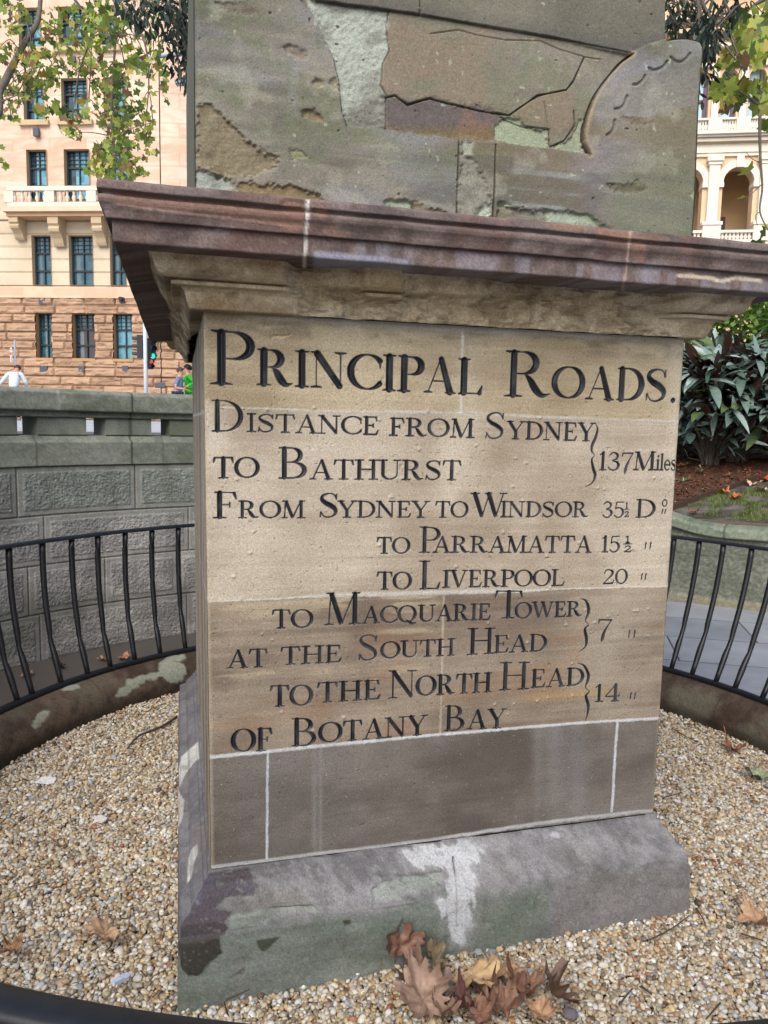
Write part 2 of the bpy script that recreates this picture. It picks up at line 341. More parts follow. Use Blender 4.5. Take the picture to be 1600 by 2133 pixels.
word(7, 'AT', 474, 1392, 1355, 557, 1389, 1352); word(7, 'THE', 585, 1385, 1349, 712, 1379, 1344); word(7, 'S', 745, 1376, 1322, 788, 1375, 1323); word(7, 'OUTH', 793, 1372, 1338, 947, 1365, 1331)
word(7, 'H', 973, 1364, 1310, 1030, 1361, 1309); word(7, 'EAD', 1028, 1360, 1325, 1139, 1356, 1321)
word(8, 'TO', 563, 1472, 1429, 651, 1469, 1427); word(8, 'THE', 661, 1464, 1423, 793, 1456, 1417); word(8, 'N', 809, 1455, 1398, 868, 1452, 1397); word(8, 'ORTH', 867, 1450, 1409, 1023, 1441, 1402)
word(8, 'H', 1040, 1438, 1381, 1102, 1435, 1380); word(8, 'EAD', 1105, 1433, 1396, 1216, 1427, 1391)
brace(8, [(1203, 1381), (1217, 1387), (1226, 1405), (1224, 1420), (1220, 1432), (1228, 1441), (1221, 1450), (1226, 1470), (1224, 1488), (1219, 1503)])
word(8, '14', 1238, 1462, 1427, 1292, 1460, 1425); marks(8, 1312, 1444, 1325, 1456)
word(9, 'OF', 483, 1567, 1520, 568, 1563, 1517); word(9, 'B', 605, 1555, 1497, 659, 1553, 1496); word(9, 'OTANY', 664, 1548, 1507, 889, 1530, 1490); word(9, 'B', 924, 1523, 1471, 967, 1522, 1470); word(9, 'AY', 973, 1519, 1480, 1054, 1516, 1477)

# ------------------------------------------------------------------ the obelisk
W_, D_ = 1.40, 1.75
OB = empty('obelisk', (W_ / 2, D_ / 2, -.31), 'weathered sandstone obelisk on an inscribed pedestal, standing inside the railed gravel circle', 'monument')
ZT = 1.497
def xl(z): return -.008 + .012 * (1 - z / ZT)
def xr(z): return 1.402 - .003 * (1 - z / ZT)
J1 = ([428, 672, 965, 1110, 1415], [846, 857, 860, 868, 879]); J2 = ([435, 680, 925, 1087, 1145, 1390], [1255, 1241, 1235, 1231, 1227.5, 1222])
J3 = ([437, 645, 918, 1222, 1373], [1578, 1556, 1530, 1505, 1496]); J0 = ([425, 560, 900, 1428], [652, 660, 681, 706]); J4 = ([441, 900, 1080, 1363], [1809, 1751, 1722, 1690])
NU, NV = 830, 880
u = np.linspace(0, 1, NU)[:, None]; zz = np.linspace(-.004, ZT, NV)[None, :]
Z = np.broadcast_to(zz, (NU, NV)); X = xl(Z) + u * (xr(Z) - xl(Z))
PX, PY = proj(np.stack([X, 0 * X, Z], -1))
j0, j1, j2, j3, j4 = [np.interp(PX, *j) for j in (J0, J1, J2, J3, J4)]
row = (PY > j1).astype(int) + (PY > j2) + (PY > j3)
# fine bedding and tooling
bed = fbm(X * 2.2, Z * 75, 4, 3); fine = fbm(X * 60, Z * 60, 3, 5); big = fbm(X * 2.3, Z * 3.1, 4, 8); wav = fbm(X * 1.6 + 4, Z * 14 + .5 * X, 4, 21)
Cc = np.zeros((NU, NV, 3))
mot = fbm(X * 9, Z * 13, 5, 23); hs = .22 * bed + .43 * big + .35 * mot
r1 = mix(C8(154, 138, 112), C8(192, 178, 151), ss(.28, .72, hs)[..., None])
r2 = mix(C8(158, 144, 125), C8(193, 181, 164), ss(.3, .7, .18 * bed + .5 * big + .32 * mot)[..., None])
r3 = mix(C8(114, 101, 88), C8(160, 146, 128), ss(.3, .7, .18 * bed + .26 * wav + .26 * big + .3 * mot)[..., None])
r4 = mix(C8(92, 85, 78), C8(122, 115, 108), ss(.3, .7, .06 * bed + .5 * big + .44 * mot)[..., None])
for k, c in enumerate((r1, r2, r3, r4)): Cc = np.where((row == k)[..., None], c, Cc)
def blend(c, m): 
    global Cc
    Cc = Cc + (np.asarray(c) - Cc) * np.clip(m, 0, 1)[..., None]
nz = fbm(X * 18, Z * 18, 4, 31); nzf = fbm(X * 90, Z * 90, 3, 33)
blend(C8(186, 178, 160), ss(26, 2, PY - j0) * ss(.35, .6, nz) * .75)                                   # pale weathering under the bed mould
blend(C8(112, 104, 88), ss(60, 20, PY - j0) * ss(0, 20, PY - j0) * ss(.5, .68, fbm(X * 9, Z * 26, 4, 40)) * .6)
for (cx, cw, y0, y1, s) in ((962, 42, 862, 1010, .55), (930, 24, 930, 1060, .4), (975, 30, 700, 860, .3), (1330, 60, 1090, 1240, .25), (620, 120, 1090, 1240, .22), (440, 26, 850, 980, .6), (1260, 80, 1240, 1500, .22), (1405, 16, 690, 1000, .45)):
    m = np.exp(-((PX - cx - 30 * (nz - .5)) / cw) ** 2) * ss(y0 - 25, y0 + 10, PY) * ss(y1 + 40, y1 - 30, PY)
    blend(C8(205, 196, 176), m * s * (.5 + nz))
blend(C8(140, 106, 76), ss(.55, .72, fbm(X * 4, Z * 9, 4, 50)) * (row == 2) * .35)                        # rusty clouds
for (yo, wd, x0, x1, s) in ((10, 9, 470, 920, .8), (26, 8, 520, 930, .65), (44, 5, 700, 915, .5), (84, 7, 800, 915, .6), (160, 9, 460, 700, .55), (150, 8, 800, 920, .45), (236, 7, 760, 930, .35)):
    m = np.exp(-((PY - j2 - yo - 14 * (wav - .5) * 2) / wd) ** 2) * ss(x0 - 60, x0 + 40, PX) * ss(x1 + 8, x1 - 30, PX) * ss(.42, .62, fbm(X * 9, Z * 70, 4, 61))
    blend(C8(190, 177, 146), m * s * (row == 2) * .75)
m = np.exp(-((PY - j3 + 62) / 10) ** 2) * ss(1050, 1130, PX) * ss(1330, 1230, PX) * (row == 2); blend(C8(168, 140, 96), m * .6)
for (cx, cw, s) in ((1155, 22, .35), (1205, 30, .3), (1120, 10, .25), (655, 5, .3), (668, 4, .35), (700, 60, .12)):
    blend(C8(150, 150, 150), np.exp(-((PX - cx) / cw) ** 2) * (row == 3) * s * (.4 + nz))
blend(C8(118, 116, 112), np.exp(-((PX - 575) / 60) ** 2) * (row == 3) * .3)
pit = fbm(X * 150, Z * 150, 2, 70); spots = ss(.86, .92, fbm(X * 120, Z * 120, 2, 71))
blend(C8(206, 196, 170), spots * .3); blend(C8(92, 80, 64), ss(.80, .88, pit) * .35)
fleck = ss(.95, .97, vn(X * 260, Z * 260, 77)) * ss(.62, .8, vn(X * 7, Z * 7, 78)); blend(C8(215, 208, 190), fleck * .55)
dep = -.0010 * (bed - .5) - .0005 * fine + .0022 * ss(.80, .9, pit) - .0012 * spots - .0012 * (big - .5)
# raised nodules on the middle courses
NOD = RS.rand(70, 3)
for a, b, c in NOD:
    x0, z0 = .05 + 1.3 * a, .35 + .95 * b; q = np.exp(-(((X - x0) / (.003 + .003 * c)) ** 2 + ((Z - z0) / (.003 + .002 * c)) ** 2)); dep = dep - .004 * q; blend(C8(190, 178, 156), q * .5)
# chip in the heading stone
ch = psd(PX, PY, [(563, 700), (572, 697), (600, 698), (607, 698), (594, 704), (586, 708), (575, 705), (565, 707)]); dep += .006 * ss(-1, 2.5, ch); blend(C8(206, 186, 150), ss(-1, 1, ch) * .8)
# joints: light mortar, a little proud
def joint(d, wd, s, c=(190, 187, 180)):
    global dep
    k = ss(wd * .9, wd * .25, d + 2.2 * (nzf - .5)) * s * (.72 + .4 * nz); blend(C8(*c, k=.82), k); dep = dep - .0009 * k
rag = 5 * (fbm(X * 12, Z * 12, 3, 90) - .5) + 2.5 * (nzf - .5)
joint(np.maximum(0, PY - j0 - 1 + rag), 9.0 + 5 * (nz - .35), ss(500, 600, PX) * .95, (200, 196, 188))
joint(np.abs(PY - j1 + rag * .5), 3.0 + 3.5 * ss(400, 1000, PX) * nz, .8 * (.55 + .45 * ss(.35, .5, nz)))
joint(np.abs(PY - j2 + rag * .6), 2.2 + 5.5 * ss(560, 760, PX) * ss(1200, 1000, PX), .95)
joint(np.abs(PY - j3 + rag * .35), 6.2 - 1.5 * ss(600, 900, PX), .95, (198, 200, 202))
joint(np.abs(PY - j4 + 2 + rag * .9), 6.5, .9, (176, 176, 176))
def vj(p, wd, s, c=(204, 202, 196)):
    (xa, ya), (xb, yb) = p; t = np.clip((PY - ya) / (yb - ya), -.01, 1.01); joint(np.abs(PX - xa - (xb - xa) * t + rag * .4) + 99 * ((t < 0) | (t > 1)), wd, s, c)
vj(((964, 687), (960, 862)), 4.5, .8); vj(((925, 1236), (917, 1529)), 4.0, .55, (186, 178, 160)); vj(((558, 1566), (556, 1790)), 4.4, .92, (190, 196, 202)); vj(((1286, 1502), (1274, 1692)), 4.4, .92, (190, 196, 202))
# V-cut letters
VD = np.zeros((NU, NV)); LID = np.full((NU, NV), -1)
dx = (xr(.7) - xl(.7)) / (NU - 1); dz = (ZT + .004) / (NV - 1); x00 = xl(.7)
for ln, sts in STROKES.items():
    for st in sts:
        for (a, b, wa), (c, d, wb) in zip(st[:-1], st[1:]):
            wm = max(wa, wb) + .004
            i0 = max(0, int((min(a, c) - wm - .012 - x00) / dx)); i1 = min(NU, int((max(a, c) + wm + .012 - x00) / dx) + 2); k0 = max(0, int((min(b, d) - wm + .004) / dz)); k1 = min(NV, int((max(b, d) + wm + .004) / dz) + 2)
            if i1 <= i0 or k1 <= k0: continue
            x = X[i0:i1, k0:k1]; z = Z[i0:i1, k0:k1]; ux, uz = c - a, d - b; L = ux * ux + uz * uz + 1e-12
            t = np.clip(((x - a) * ux + (z - b) * uz) / L, 0, 1); v = wa + (wb - wa) * t - np.hypot(x - a - t * ux, z - b - t * uz)
            cur = VD[i0:i1, k0:k1]; k = v > cur; cur[k] = v[k]; LID[i0:i1, k0:k1][k] = ln
raw = VD.copy()
worn = ss(.86, .95, fbm(X * 55, Z * 55, 3, 120)) * .5
VD = VD * .95
dep = dep * (raw <= 0) + VD
cov = ss(0, .0009, raw) * (1 - worn * ss(.004, .0, raw))
halo = 0
Cc = Cc + (mix(np.array([.010, .011, .015]), np.array([.034, .035, .04]), ss(.5, .78, fbm(X * 40, Z * 22, 3, 125))[..., None]) - Cc) * cov[..., None]
# worn arrises
e = np.minimum(u * 1.4 + 0 * X, (1 - u) * 1.4 + 0 * X); er = .006 + .010 * ss(.55, .8, fbm(X * 3, Z * 22, 3, 130))
dep = dep + .006 * np.clip(1 - e / er, 0, 1) ** 2
blend(C8(176, 164, 140), np.clip(1 - e / .012, 0, 1) * .55 * (raw <= 0))
V = np.stack([X, dep, Z], -1).reshape(-1, 3); F = gridF(NU, NV, True)[:, ::-1]
lf = LID.reshape(-1)[F].max(1); on = (raw.reshape(-1)[F] > 0).sum(1) >= 2
def sub(F, name, mt, lab=None):
    idx, inv = np.unique(F.ravel(), return_inverse=True)
    o = mesh_np(name, V[idx], inv.reshape(F.shape), mt, None, Cc.reshape(-1, 3)[idx]); into(OB, o)
    if lab: o['label'] = lab
    return o
DIE = sub(F[~on], 'inscribed_face', M_stone, None)
for k, wd_ in enumerate(WORDS):
    sub(F[on & (lf == k)], 'carved_brace' if wd_ == 'brace' else 'ditto_mark' if wd_ == 'ditto' else 'carved_word', M_paint, None if wd_ in ('brace', 'ditto') else 'black carved word ' + wd_ if wd_[0].isalpha() else 'black carved figure ' + wd_)
# sides and back of the die
def side(P, nu, nv, name, colf, disp, flip, M=M_stone, parent=OB):
    """P(s, t) -> xyz arrays; colf(x, y, z, px, py) -> colour; disp along the given normal"""
    s, t = np.meshgrid(np.linspace(0, 1, nu), np.linspace(0, 1, nv), indexing='ij'); A = P(s, t)
    px, py = proj(A); A = A + disp(A, px, py) if disp else A
    o = mesh_np(name, A.reshape(-1, 3), gridF(nu, nv, flip), M, None, colf(A, px, py).reshape(-1, 3)); into(parent, o); return o
def col_left(A, px, py):
    y, z = A[..., 1], A[..., 2]; s = fbm(y * 20 + .6 * z, z * .5, 4, 140); c = mix(C8(120, 108, 96), C8(168, 158, 142), ss(.3, .7, s)[..., None])
    k = np.zeros(z.shape)
    for zj in (1.24, .742, .316): k = np.maximum(k, ss(.006, .002, np.abs(z - zj - .01 * fbm(y * 8, z * 0, 2, 3))))
    return c + (C8(200, 198, 194) - c) * (k * .7)[..., None]
def dl(sg, ax):
    def f(A, px, py):
        d = np.zeros(A.shape); d[..., ax] = sg * (.004 * (fbm(A[..., 1 - ax] * 28, A[..., 2] * .8, 3, 150) - .5) + .0015 * fbm(A[..., 1 - ax] * 90, A[..., 2] * 20, 2, 151)); return d
    return f
side(lambda s, t: np.stack([xl(t * ZT) + 0 * s, .0055 + s * (D_ - .0055), t * ZT], -1), 500, 260, 'side_face', col_left, dl(-1, 0), True)
side(lambda s, t: np.stack([xr(t * ZT) + 0 * s, .0055 + s * (D_ - .0055), t * ZT], -1), 120, 100, 'side_face', col_left, dl(1, 0), False)
side(lambda s, t: np.stack([s * W_, D_ + 0 * t, t * ZT], -1), 60, 60, 'rear_face', col_left, dl(1, 1), False)

# ring of four mitred sides swept along a profile (d = how far it stands out from the die, z)
def resample(prof, step):
    P = np.array(prof, float); L = np.r_[0, np.cumsum(np.hypot(*np.diff(P, axis=0).T))]; n = max(2, int(L[-1] / step)); q = np.linspace(0, L[-1], n)
    q = np.unique(np.r_[q, L]); return np.c_[np.interp(q, L, P[:, 0]), np.interp(q, L, P[:, 1])]
def sweep(name, prof, colf, warp=None, step=.0045, M=M_stone):
    P = resample(prof, step); V_, F_, C_ = [], [], []; base = 0
    for sd in range(4):
        L = (W_ if sd in (0, 2) else D_) + .4; nu = int(L / (step if sd in (0, 3) else .03)); s = np.linspace(0, 1, nu)[:, None]; d = P[:, 0][None, :]; z = P[:, 1][None, :] + 0 * s
        if sd == 0: x = -d + s * (W_ + 2 * d); y = -d + 0 * s; n = (0, -1)
        elif sd == 1: x = W_ + d + 0 * s; y = -d + s * (D_ + 2 * d); n = (1, 0)
        elif sd == 2: x = W_ + d - s * (W_ + 2 * d); y = D_ + d + 0 * s; n = (0, 1)
        else: x = -d + 0 * s; y = D_ + d - s * (D_ + 2 * d); n = (-1, 0)
        A = np.stack([x, y, z], -1); px, py = proj(A)
        if warp:
            off, dzz = warp(sd, A, px, py, d + 0 * s, s + 0 * d); fade = np.minimum(1, np.minimum(s, 1 - s) * L / .02)
            A = A + np.stack([n[0] * off * fade, n[1] * off * fade, dzz], -1)
        C_.append(colf(sd, A, px, py).reshape(-1, 3)); V_.append(A.reshape(-1, 3)); F_.append(gridF(nu, len(P)) + base); base += nu * len(P)
    o = mesh_np(name, np.vstack(V_), np.vstack(F_), M, None, np.vstack(C_)); into(OB, o); return o

# purple-brown cornice slab
def corn_col(sd, A, px, py):
    x, y, z = A[..., 0], A[..., 1], A[..., 2]; h = x + y
    n1 = fbm(h * 6, z * 14, 4, 200); n2 = fbm(h * 30, z * 30, 4, 201); n3 = fbm(h * 9, z * 3, 4, 202)
    c = mix(C8(92, 80, 77), C8(132, 117, 112), ss(.3, .7, .5 * n1 + .5 * n2)[..., None])
    def bl(col, m): nonlocal c; c = c + (C8(*col) - c) * np.clip(m, 0, 1)[..., None]
    bl((96, 92, 94), ss(1.725, 1.715, z) * ss(1.700, 1.708, z) * .4); bl((116, 86, 78), ss(.5, .7, n3) * .4)
    bl((150, 148, 162), ss(.55, .75, n1) * ss(.4, .6, n2) * (z < 1.68) * .6)
    if sd == 0:
        t = np.interp(px, [200, 640, 1600], [372, 418, 513]); v = py - t
        jag = 9 * (fbm(x * 14, z * 4, 3, 203) - .5)
        bl((136, 108, 96), ss(2, 6, v - 18 - jag - 22 * ss(560, 600, px)) * 0 + ss(0, 3, v - 20 - jag + 22 * ss(575, 596, px)) * ss(47, 42, v - .02 * px) * ss(225, 250, px) * ss(640, 632, px) * .9)
        for cx, cv, rx, rv, s in ((668, 20, 14, 14, .8), (606, 50, 26, 26, .7), (700, 60, 30, 12, .6), (1285, 6, 60, 12, .9), (1190, 2, 55, 8, .8), (1330, 36, 16, 26, .7), (1360, 8, 30, 10, .5)):
            bl((142, 112, 98), ss(1.1, .7, np.hypot((px - cx) / rx, (v - cv) / rv) + .9 * (n2 - .5)) * s)
        bl((158, 160, 176), ss(0, 8, v - 98) * ss(.3, .6, n1 + .2 * (px < 850) * (px > 650)) * ss(646, 660, px) * ss(880, 830, px) * .75)
        bl((150, 148, 160), ss(4, 12, v - 66) * ss(.45, .62, vn(x * 40, z * 2, 207)) * ss(640, 700, px) * .4)
        jx = np.interp(py, [415, 545], [643, 634]); bl((206, 202, 196), ss(4.5, 2, np.abs(px - jx + 3 * (n2 - .5))))
        jx = np.interp(py, [485, 600], [1314, 1297]); bl((186, 164, 148), ss(3.5, 1.5, np.abs(px - jx + 8 * (fbm(x, z * 30, 2, 4) - .5))) * .8)
        sc = np.abs(py - np.interp(px, [1410, 1480, 1500, 1530, 1585], [573, 580, 584, 579, 585]) + 5 * (n2 - .5)); bl((206, 194, 172), ss(5, 2.5, sc) * ss(1405, 1415, px) * ss(1592, 1582, px) * .9)
    return c
def corn_warp(sd, A, px, py, d, s):
    h = A[..., 0] + A[..., 1]; z = A[..., 2]; o = .003 * (fbm(h * 9, z * 20, 4, 210) - .5) + .0014 * (fbm(h * 70, z * 70, 2, 211) - .5)
    if sd == 0:
        t = np.interp(px, [200, 640, 1600], [372, 418, 513]); v = py - t; jag = 9 * (fbm(A[..., 0] * 14, z * 4, 3, 203) - .5)
        o = o - .005 * ss(0, 3, v - 20 - jag + 22 * ss(575, 596, px)) * ss(47, 42, v - .02 * px) * ss(225, 250, px) * ss(640, 632, px)
        jx = np.interp(py, [415, 545], [643, 634]); o = o - .005 * ss(4, 1, np.abs(px - jx)) - .006 * ss(16, 0, np.abs(px - 640)) * (v < 16)
    dz_ = .004 * (fbm(h * 11, h * 0, 4, 212) - .5) * (d > .2)
    return o, dz_
sweep('cornice', [(-.02, 1.745), (.19, 1.735), (.226, 1.731), (.233, 1.726), (.2345, 1.712), (.234, 1.709), (.225, 1.705), (.222, 1.703), (.224, 1.701), (.231, 1.697), (.2325, 1.690), (.231, 1.684), (.226, 1.677), (.2215, 1.668), (.2185, 1.655), (.2175, 1.6525), (.206, 1.6515), (.2065, 1.648), (.2055, 1.609), (.2035, 1.6055), (.20, 1.605), (.02, 1.611)], corn_col, corn_warp)
# buff bed mould, eaten away along the middle of the front
CAVX = lambda px: ss(596, 640, px) * ss(1440, 1385, px)
def bed_col(sd, A, px, py):
    h = A[..., 0] + A[..., 1]; z = A[..., 2]; n1 = fbm(h * 7, z * 20, 4, 220); n2 = fbm(h * 40, z * 40, 3, 221)
    c = mix(C8(166, 148, 120), C8(212, 196, 166), ss(.3, .7, .5 * n1 + .5 * n2)[..., None])
    def bl(col, m): nonlocal c; c = c + (C8(*col) - c) * np.clip(m, 0, 1)[..., None]
    bl((206, 196, 176), ss(.52, .7, fbm(h * 4, z * 12, 4, 222)) * .5); bl((110, 96, 76), ss(.6, .8, fbm(h * 16, z * 30, 4, 223)) * .6); bl((150, 116, 74), ss(.6, .75, fbm(h * 5, z * 9, 3, 224)) * .4)
    if sd == 3: bl((80, 72, 60), ss(.4, .65, fbm(h * 8, z * 18, 4, 226)) * .55)
    if sd == 0:
        bl((196, 186, 164), ss(5, 2, np.abs(px - np.interp(py, [560, 670], [618, 612]) + 8 * (n2 - .5))) * .7); bl((190, 176, 150), ss(5, 2, np.abs(px - np.interp(py, [620, 700], [1236, 1218]) + 8 * (n2 - .5))) * .5)
        bl((172, 152, 114), ss(765, 775, px) * ss(842, 836, px) * ss(625, 615, py) * .6)
    return c
def bed_warp(sd, A, px, py, d, s):
    x, z = A[..., 0] + 0 * A[..., 1], A[..., 2]; h = A[..., 0] + A[..., 1]; o = .004 * (fbm(h * 12, z * 12, 4, 230) - .5)
    if sd == 0:
        rough = .034 * (ridge(x * 11, z * 24, 5, 231) - .55) + .018 * (ridge(x * 34, z * 66, 4, 232) - .5) + .010 * (fbm(x * 3, z * 4, 2, 233) - .5)
        nib = ss(752, 764, px) * ss(848, 836, px) * ss(628, 618, py)
        keep = np.clip(1 - CAVX(px + 26 * (fbm(x * 3, z * 24, 3, 234) - .5) * 2), 0, 1); keep = np.maximum(keep, nib)
        band = ss(655, 690, px) * ss(1075, 1010, px) * (z > 1.556 + .016 * fbm(x * 12, 0 * x, 3, 236)) * .55 * ss(.2, .5, fbm(x * 14, 0 * x, 2, 235) + .2)
        tgt = np.interp(z, [1.48, 1.50, 1.53, 1.57, 1.612], [.016, .034, .036, .040, .050]) + rough * 1.15
        tgt = np.maximum(tgt, .012); tgt = mix(tgt, np.minimum(d - .012 + rough * .25, d), band)
        o = o + (tgt - d) * (1 - keep)
    elif sd == 3:
        wv = ss(.2, .6, A[..., 1]) * ss(1.0, .9, s); rough = .03 * (ridge(A[..., 1] * 7, z * 20, 4, 238) - .5); tgt = np.interp(z, [1.48, 1.612], [.025, .095]) + rough; o = o + (tgt - d) * wv * .9
    return o, .0 * d
sweep('bed_mould', [(.165, 1.6115), (.135, 1.608), (.126, 1.600), (.124, 1.590), (.119, 1.577), (.110, 1.566), (.100, 1.5605), (.078, 1.560), (.074, 1.5585), (.074, 1.557), (.085, 1.5555), (.0855, 1.5475), (.083, 1.546), (.062, 1.5445), (.0545, 1.537), (.051, 1.525), (.047, 1.510), (.042, 1.498), (.038, 1.4955), (.0, 1.4950), (-.03, 1.4945)], bed_col, bed_warp, .0032)
# plinth: crisp mouldings survive at one end, the rest is patched smooth
def pl_keep(px, py): return ss(560, 520, px + 2.0 * (py - 1930) * .25)
def pl_col(sd, A, px, py):
    h = A[..., 0] + A[..., 1]; z = A[..., 2]; n1 = fbm(h * 5, z * 8, 4, 240); n2 = fbm(h * 34, z * 34, 4, 241); n3 = fbm(h * 90, z * 90, 2, 242)
    c = mix(C8(102, 101, 103), C8(140, 139, 141), ss(.3, .7, .5 * n1 + .5 * n2)[..., None])
    def bl(col, m): nonlocal c; c = c + (C8(*col) - c) * np.clip(m, 0, 1)[..., None]
    if sd in (0, 3):
        low = ss(-.105, -.17, z + .07 * (n1 - .5) + .05 * (n2 - .5))
        if sd == 3: bl((112, 111, 120), np.ones(z.shape) * .4)
        if sd == 0:
            bl((112, 118, 110), low * ss(1160, 1130, px) * (.75 + .3 * n1)); bl((98, 109, 96), low * ss(.45, .65, n1) * ss(1165, 1100, px) * .7); bl((122, 118, 115), low * ss(1150, 1165, px) * .7)
            bl((122, 132, 124), ss(.5, .7, fbm(h * 3, z * 16, 4, 244)) * low * ss(1000, 900, px) * .55)
            bl((100, 100, 84), ss(-.04, -.09, z) * ss(-.12, -.10, z) * ss(430, 470, px) * ss(700, 600, px) * .4)
            kp = 8 * (n2 - .5) + 6 * (n3 - .5) + psd(px, py, [(372, 1830), (425, 1822), (520, 1806), (528, 1832), (540, 1842), (530, 1862), (470, 1868), (452, 1892), (485, 1898), (478, 1925), (470, 1945), (460, 1952), (462, 1985), (440, 2002), (425, 2022), (410, 2032), (392, 2030), (374, 2012), (372, 1985)]) + 3 * (n2 - .5)
            bl((72, 64, 68), ss(-2, 2, kp) * .9); bl((56, 54, 46), ss(-2, 2, kp) * ss(-.145, -.155, z) * .85); bl((92, 90, 112), ss(-2, 2, kp) * ss(-.10, -.05, z) * ss(.3, .6, n1) * .5)
            for pg in ([(534, 1958), (585, 1952), (575, 1962), (560, 1978), (547, 1985), (538, 1972)], [(478, 2036), (508, 2016), (512, 2022), (508, 2032), (490, 2034)], [(714, 1918), (730, 1916), (732, 1926), (718, 1928)]):
                bl((62, 64, 50), ss(-2, 2, psd(px, py, pg) + 3 * (n2 - .5)) * .9)
            lg = psd(px, py, [(478, 1905), (540, 1896), (600, 1892), (650, 1888), (668, 1900), (600, 1905), (520, 1932), (480, 1935), (470, 1922)]) + 10 * (n2 - .5); bl((148, 158, 146), ss(-3, 4, lg) * .5)
            lg = psd(px, py, [(775, 1850), (800, 1832), (860, 1826), (920, 1815), (925, 1846), (870, 1862), (780, 1876)]) + 10 * (n2 - .5); bl((150, 160, 148), ss(-5, 6, lg) * .55)
            mo = psd(px, py, [(846, 1772), (900, 1762), (940, 1757), (968, 1751), (990, 1760), (1003, 1772), (995, 1790), (978, 1800), (992, 1820), (996, 1842), (984, 1856), (988, 1880), (978, 1930), (968, 1965), (950, 1970), (940, 1935), (922, 1905), (915, 1884), (928, 1864), (926, 1835), (922, 1812), (870, 1806), (850, 1792)]) + 22 * (n2 - .5) + 26 * (fbm(h * 70, z * 9, 3, 247) - .5) + 8 * (n3 - .5)
            bl((146, 147, 148), ss(-26, 4, mo) * .6); bl((192, 195, 198), ss(-4, 5, mo) * (.82 + .3 * (n1 - .5)))
            ck = segd(px, py, [(944, 1785), (946, 1800), (950, 1830), (952, 1870), (951, 1930)]); bl((60, 58, 56), ss(2.6, .6, ck) * (.9 * ss(1840, 1800, py) + .35))
            bl((186, 188, 192), ss(8, 3, np.hypot((px - 1155) / 1.8, py - 1738) + 6 * (n2 - .5)) * .7)
            bl((140, 142, 146), ss(.5, .7, vn(h * 22, z * 1.2, 246)) * ss(1160, 1200, px) * .35)
        else:
            for pg in ([(372, 1600), (378, 1576), (395, 1560), (413, 1545), (414, 1580), (400, 1592), (385, 1615), (374, 1640)], [(392, 1790), (398, 1770), (412, 1758), (412, 1778), (404, 1800), (398, 1830), (390, 1842)], [(368, 1625), (374, 1650), (384, 1668), (382, 1700), (372, 1724), (368, 1700)]):
                bl((214, 214, 208), ss(-1.5, 1.5, psd(px, py, pg) + 2 * (n2 - .5)) * .92)
            bl((130, 118, 110), ss(.5, .7, fbm(h * 4, z * 40, 3, 249)) * .4)
        bl((150, 154, 150), ss(.72, .84, n3) * .35); bl((70, 68, 62), ss(.70, .84, fbm(h * 110, z * 110, 2, 257)) * .35); bl((150, 146, 142), ss(.5, .75, fbm(h * 12, z * 12, 5, 258)) * .25); bl((84, 80, 76), ss(.55, .75, fbm(h * 10 + 7, z * 14, 5, 259)) * .3)
    return c
def pl_warp(sd, A, px, py, d, s):
    h = A[..., 0] + A[..., 1]; z = A[..., 2]; o = .004 * (fbm(h * 9, z * 12, 4, 250) - .5) + .0022 * (fbm(h * 80, z * 80, 3, 251) - .5)
    if sd == 0:
        k = pl_keep(px, py); tgt = np.interp(z, [-.40, -.31, -.15, -.118, -.10, -.06, -.03, -.012], [.088, .085, .0815, .077, .070, .040, .018, .006]) + .007 * (fbm(h * 5, z * 22, 4, 252) - .5) * ss(1050, 900, px) - .006 * ss(.42, .6, fbm(h * 3.2, z * 26 + h * 2, 4, 253)) * ss(1010, 960, px) * ss(-.18, -.08, z) * ss(500, 600, px)
        lg = psd(px, py, [(775, 1850), (800, 1832), (860, 1826), (920, 1815), (925, 1846), (870, 1862), (780, 1876)]); tgt = tgt - .006 * ss(-3, 3, lg + 8 * (fbm(h * 34, z * 34, 4, 241) - .5))
        lg = psd(px, py, [(478, 1905), (540, 1896), (600, 1892), (650, 1888), (668, 1900), (600, 1905), (520, 1932), (480, 1935), (470, 1922)]); tgt = tgt - .006 * ss(-3, 3, lg + 8 * (fbm(h * 34, z * 34, 4, 241) - .5))
        o = o + (tgt - d) * (1 - k); ck = segd(px, py, [(944, 1790), (946, 1805), (949, 1825)]); o = o - .008 * ss(2.5, .5, ck)
        kp = psd(px, py, [(372, 1965), (455, 1952), (462, 1985), (440, 2002), (425, 2022), (410, 2032), (392, 2030), (374, 2012)]); o = o + .003 * ss(-2, 2, kp)
    return o, 0 * d
sweep('plinth', [(-.02, -.004), (.004, -.008), (.006, -.022), (.016, -.026), (.018, -.038), (.030, -.050), (.042, -.064), (.050, -.080), (.052, -.088), (.064, -.094), (.075, -.101), (.079, -.106), (.0792, -.139), (.082, -.143), (.0845, -.150), (.088, -.31), (.089, -.42)], pl_col, pl_warp, .0045)

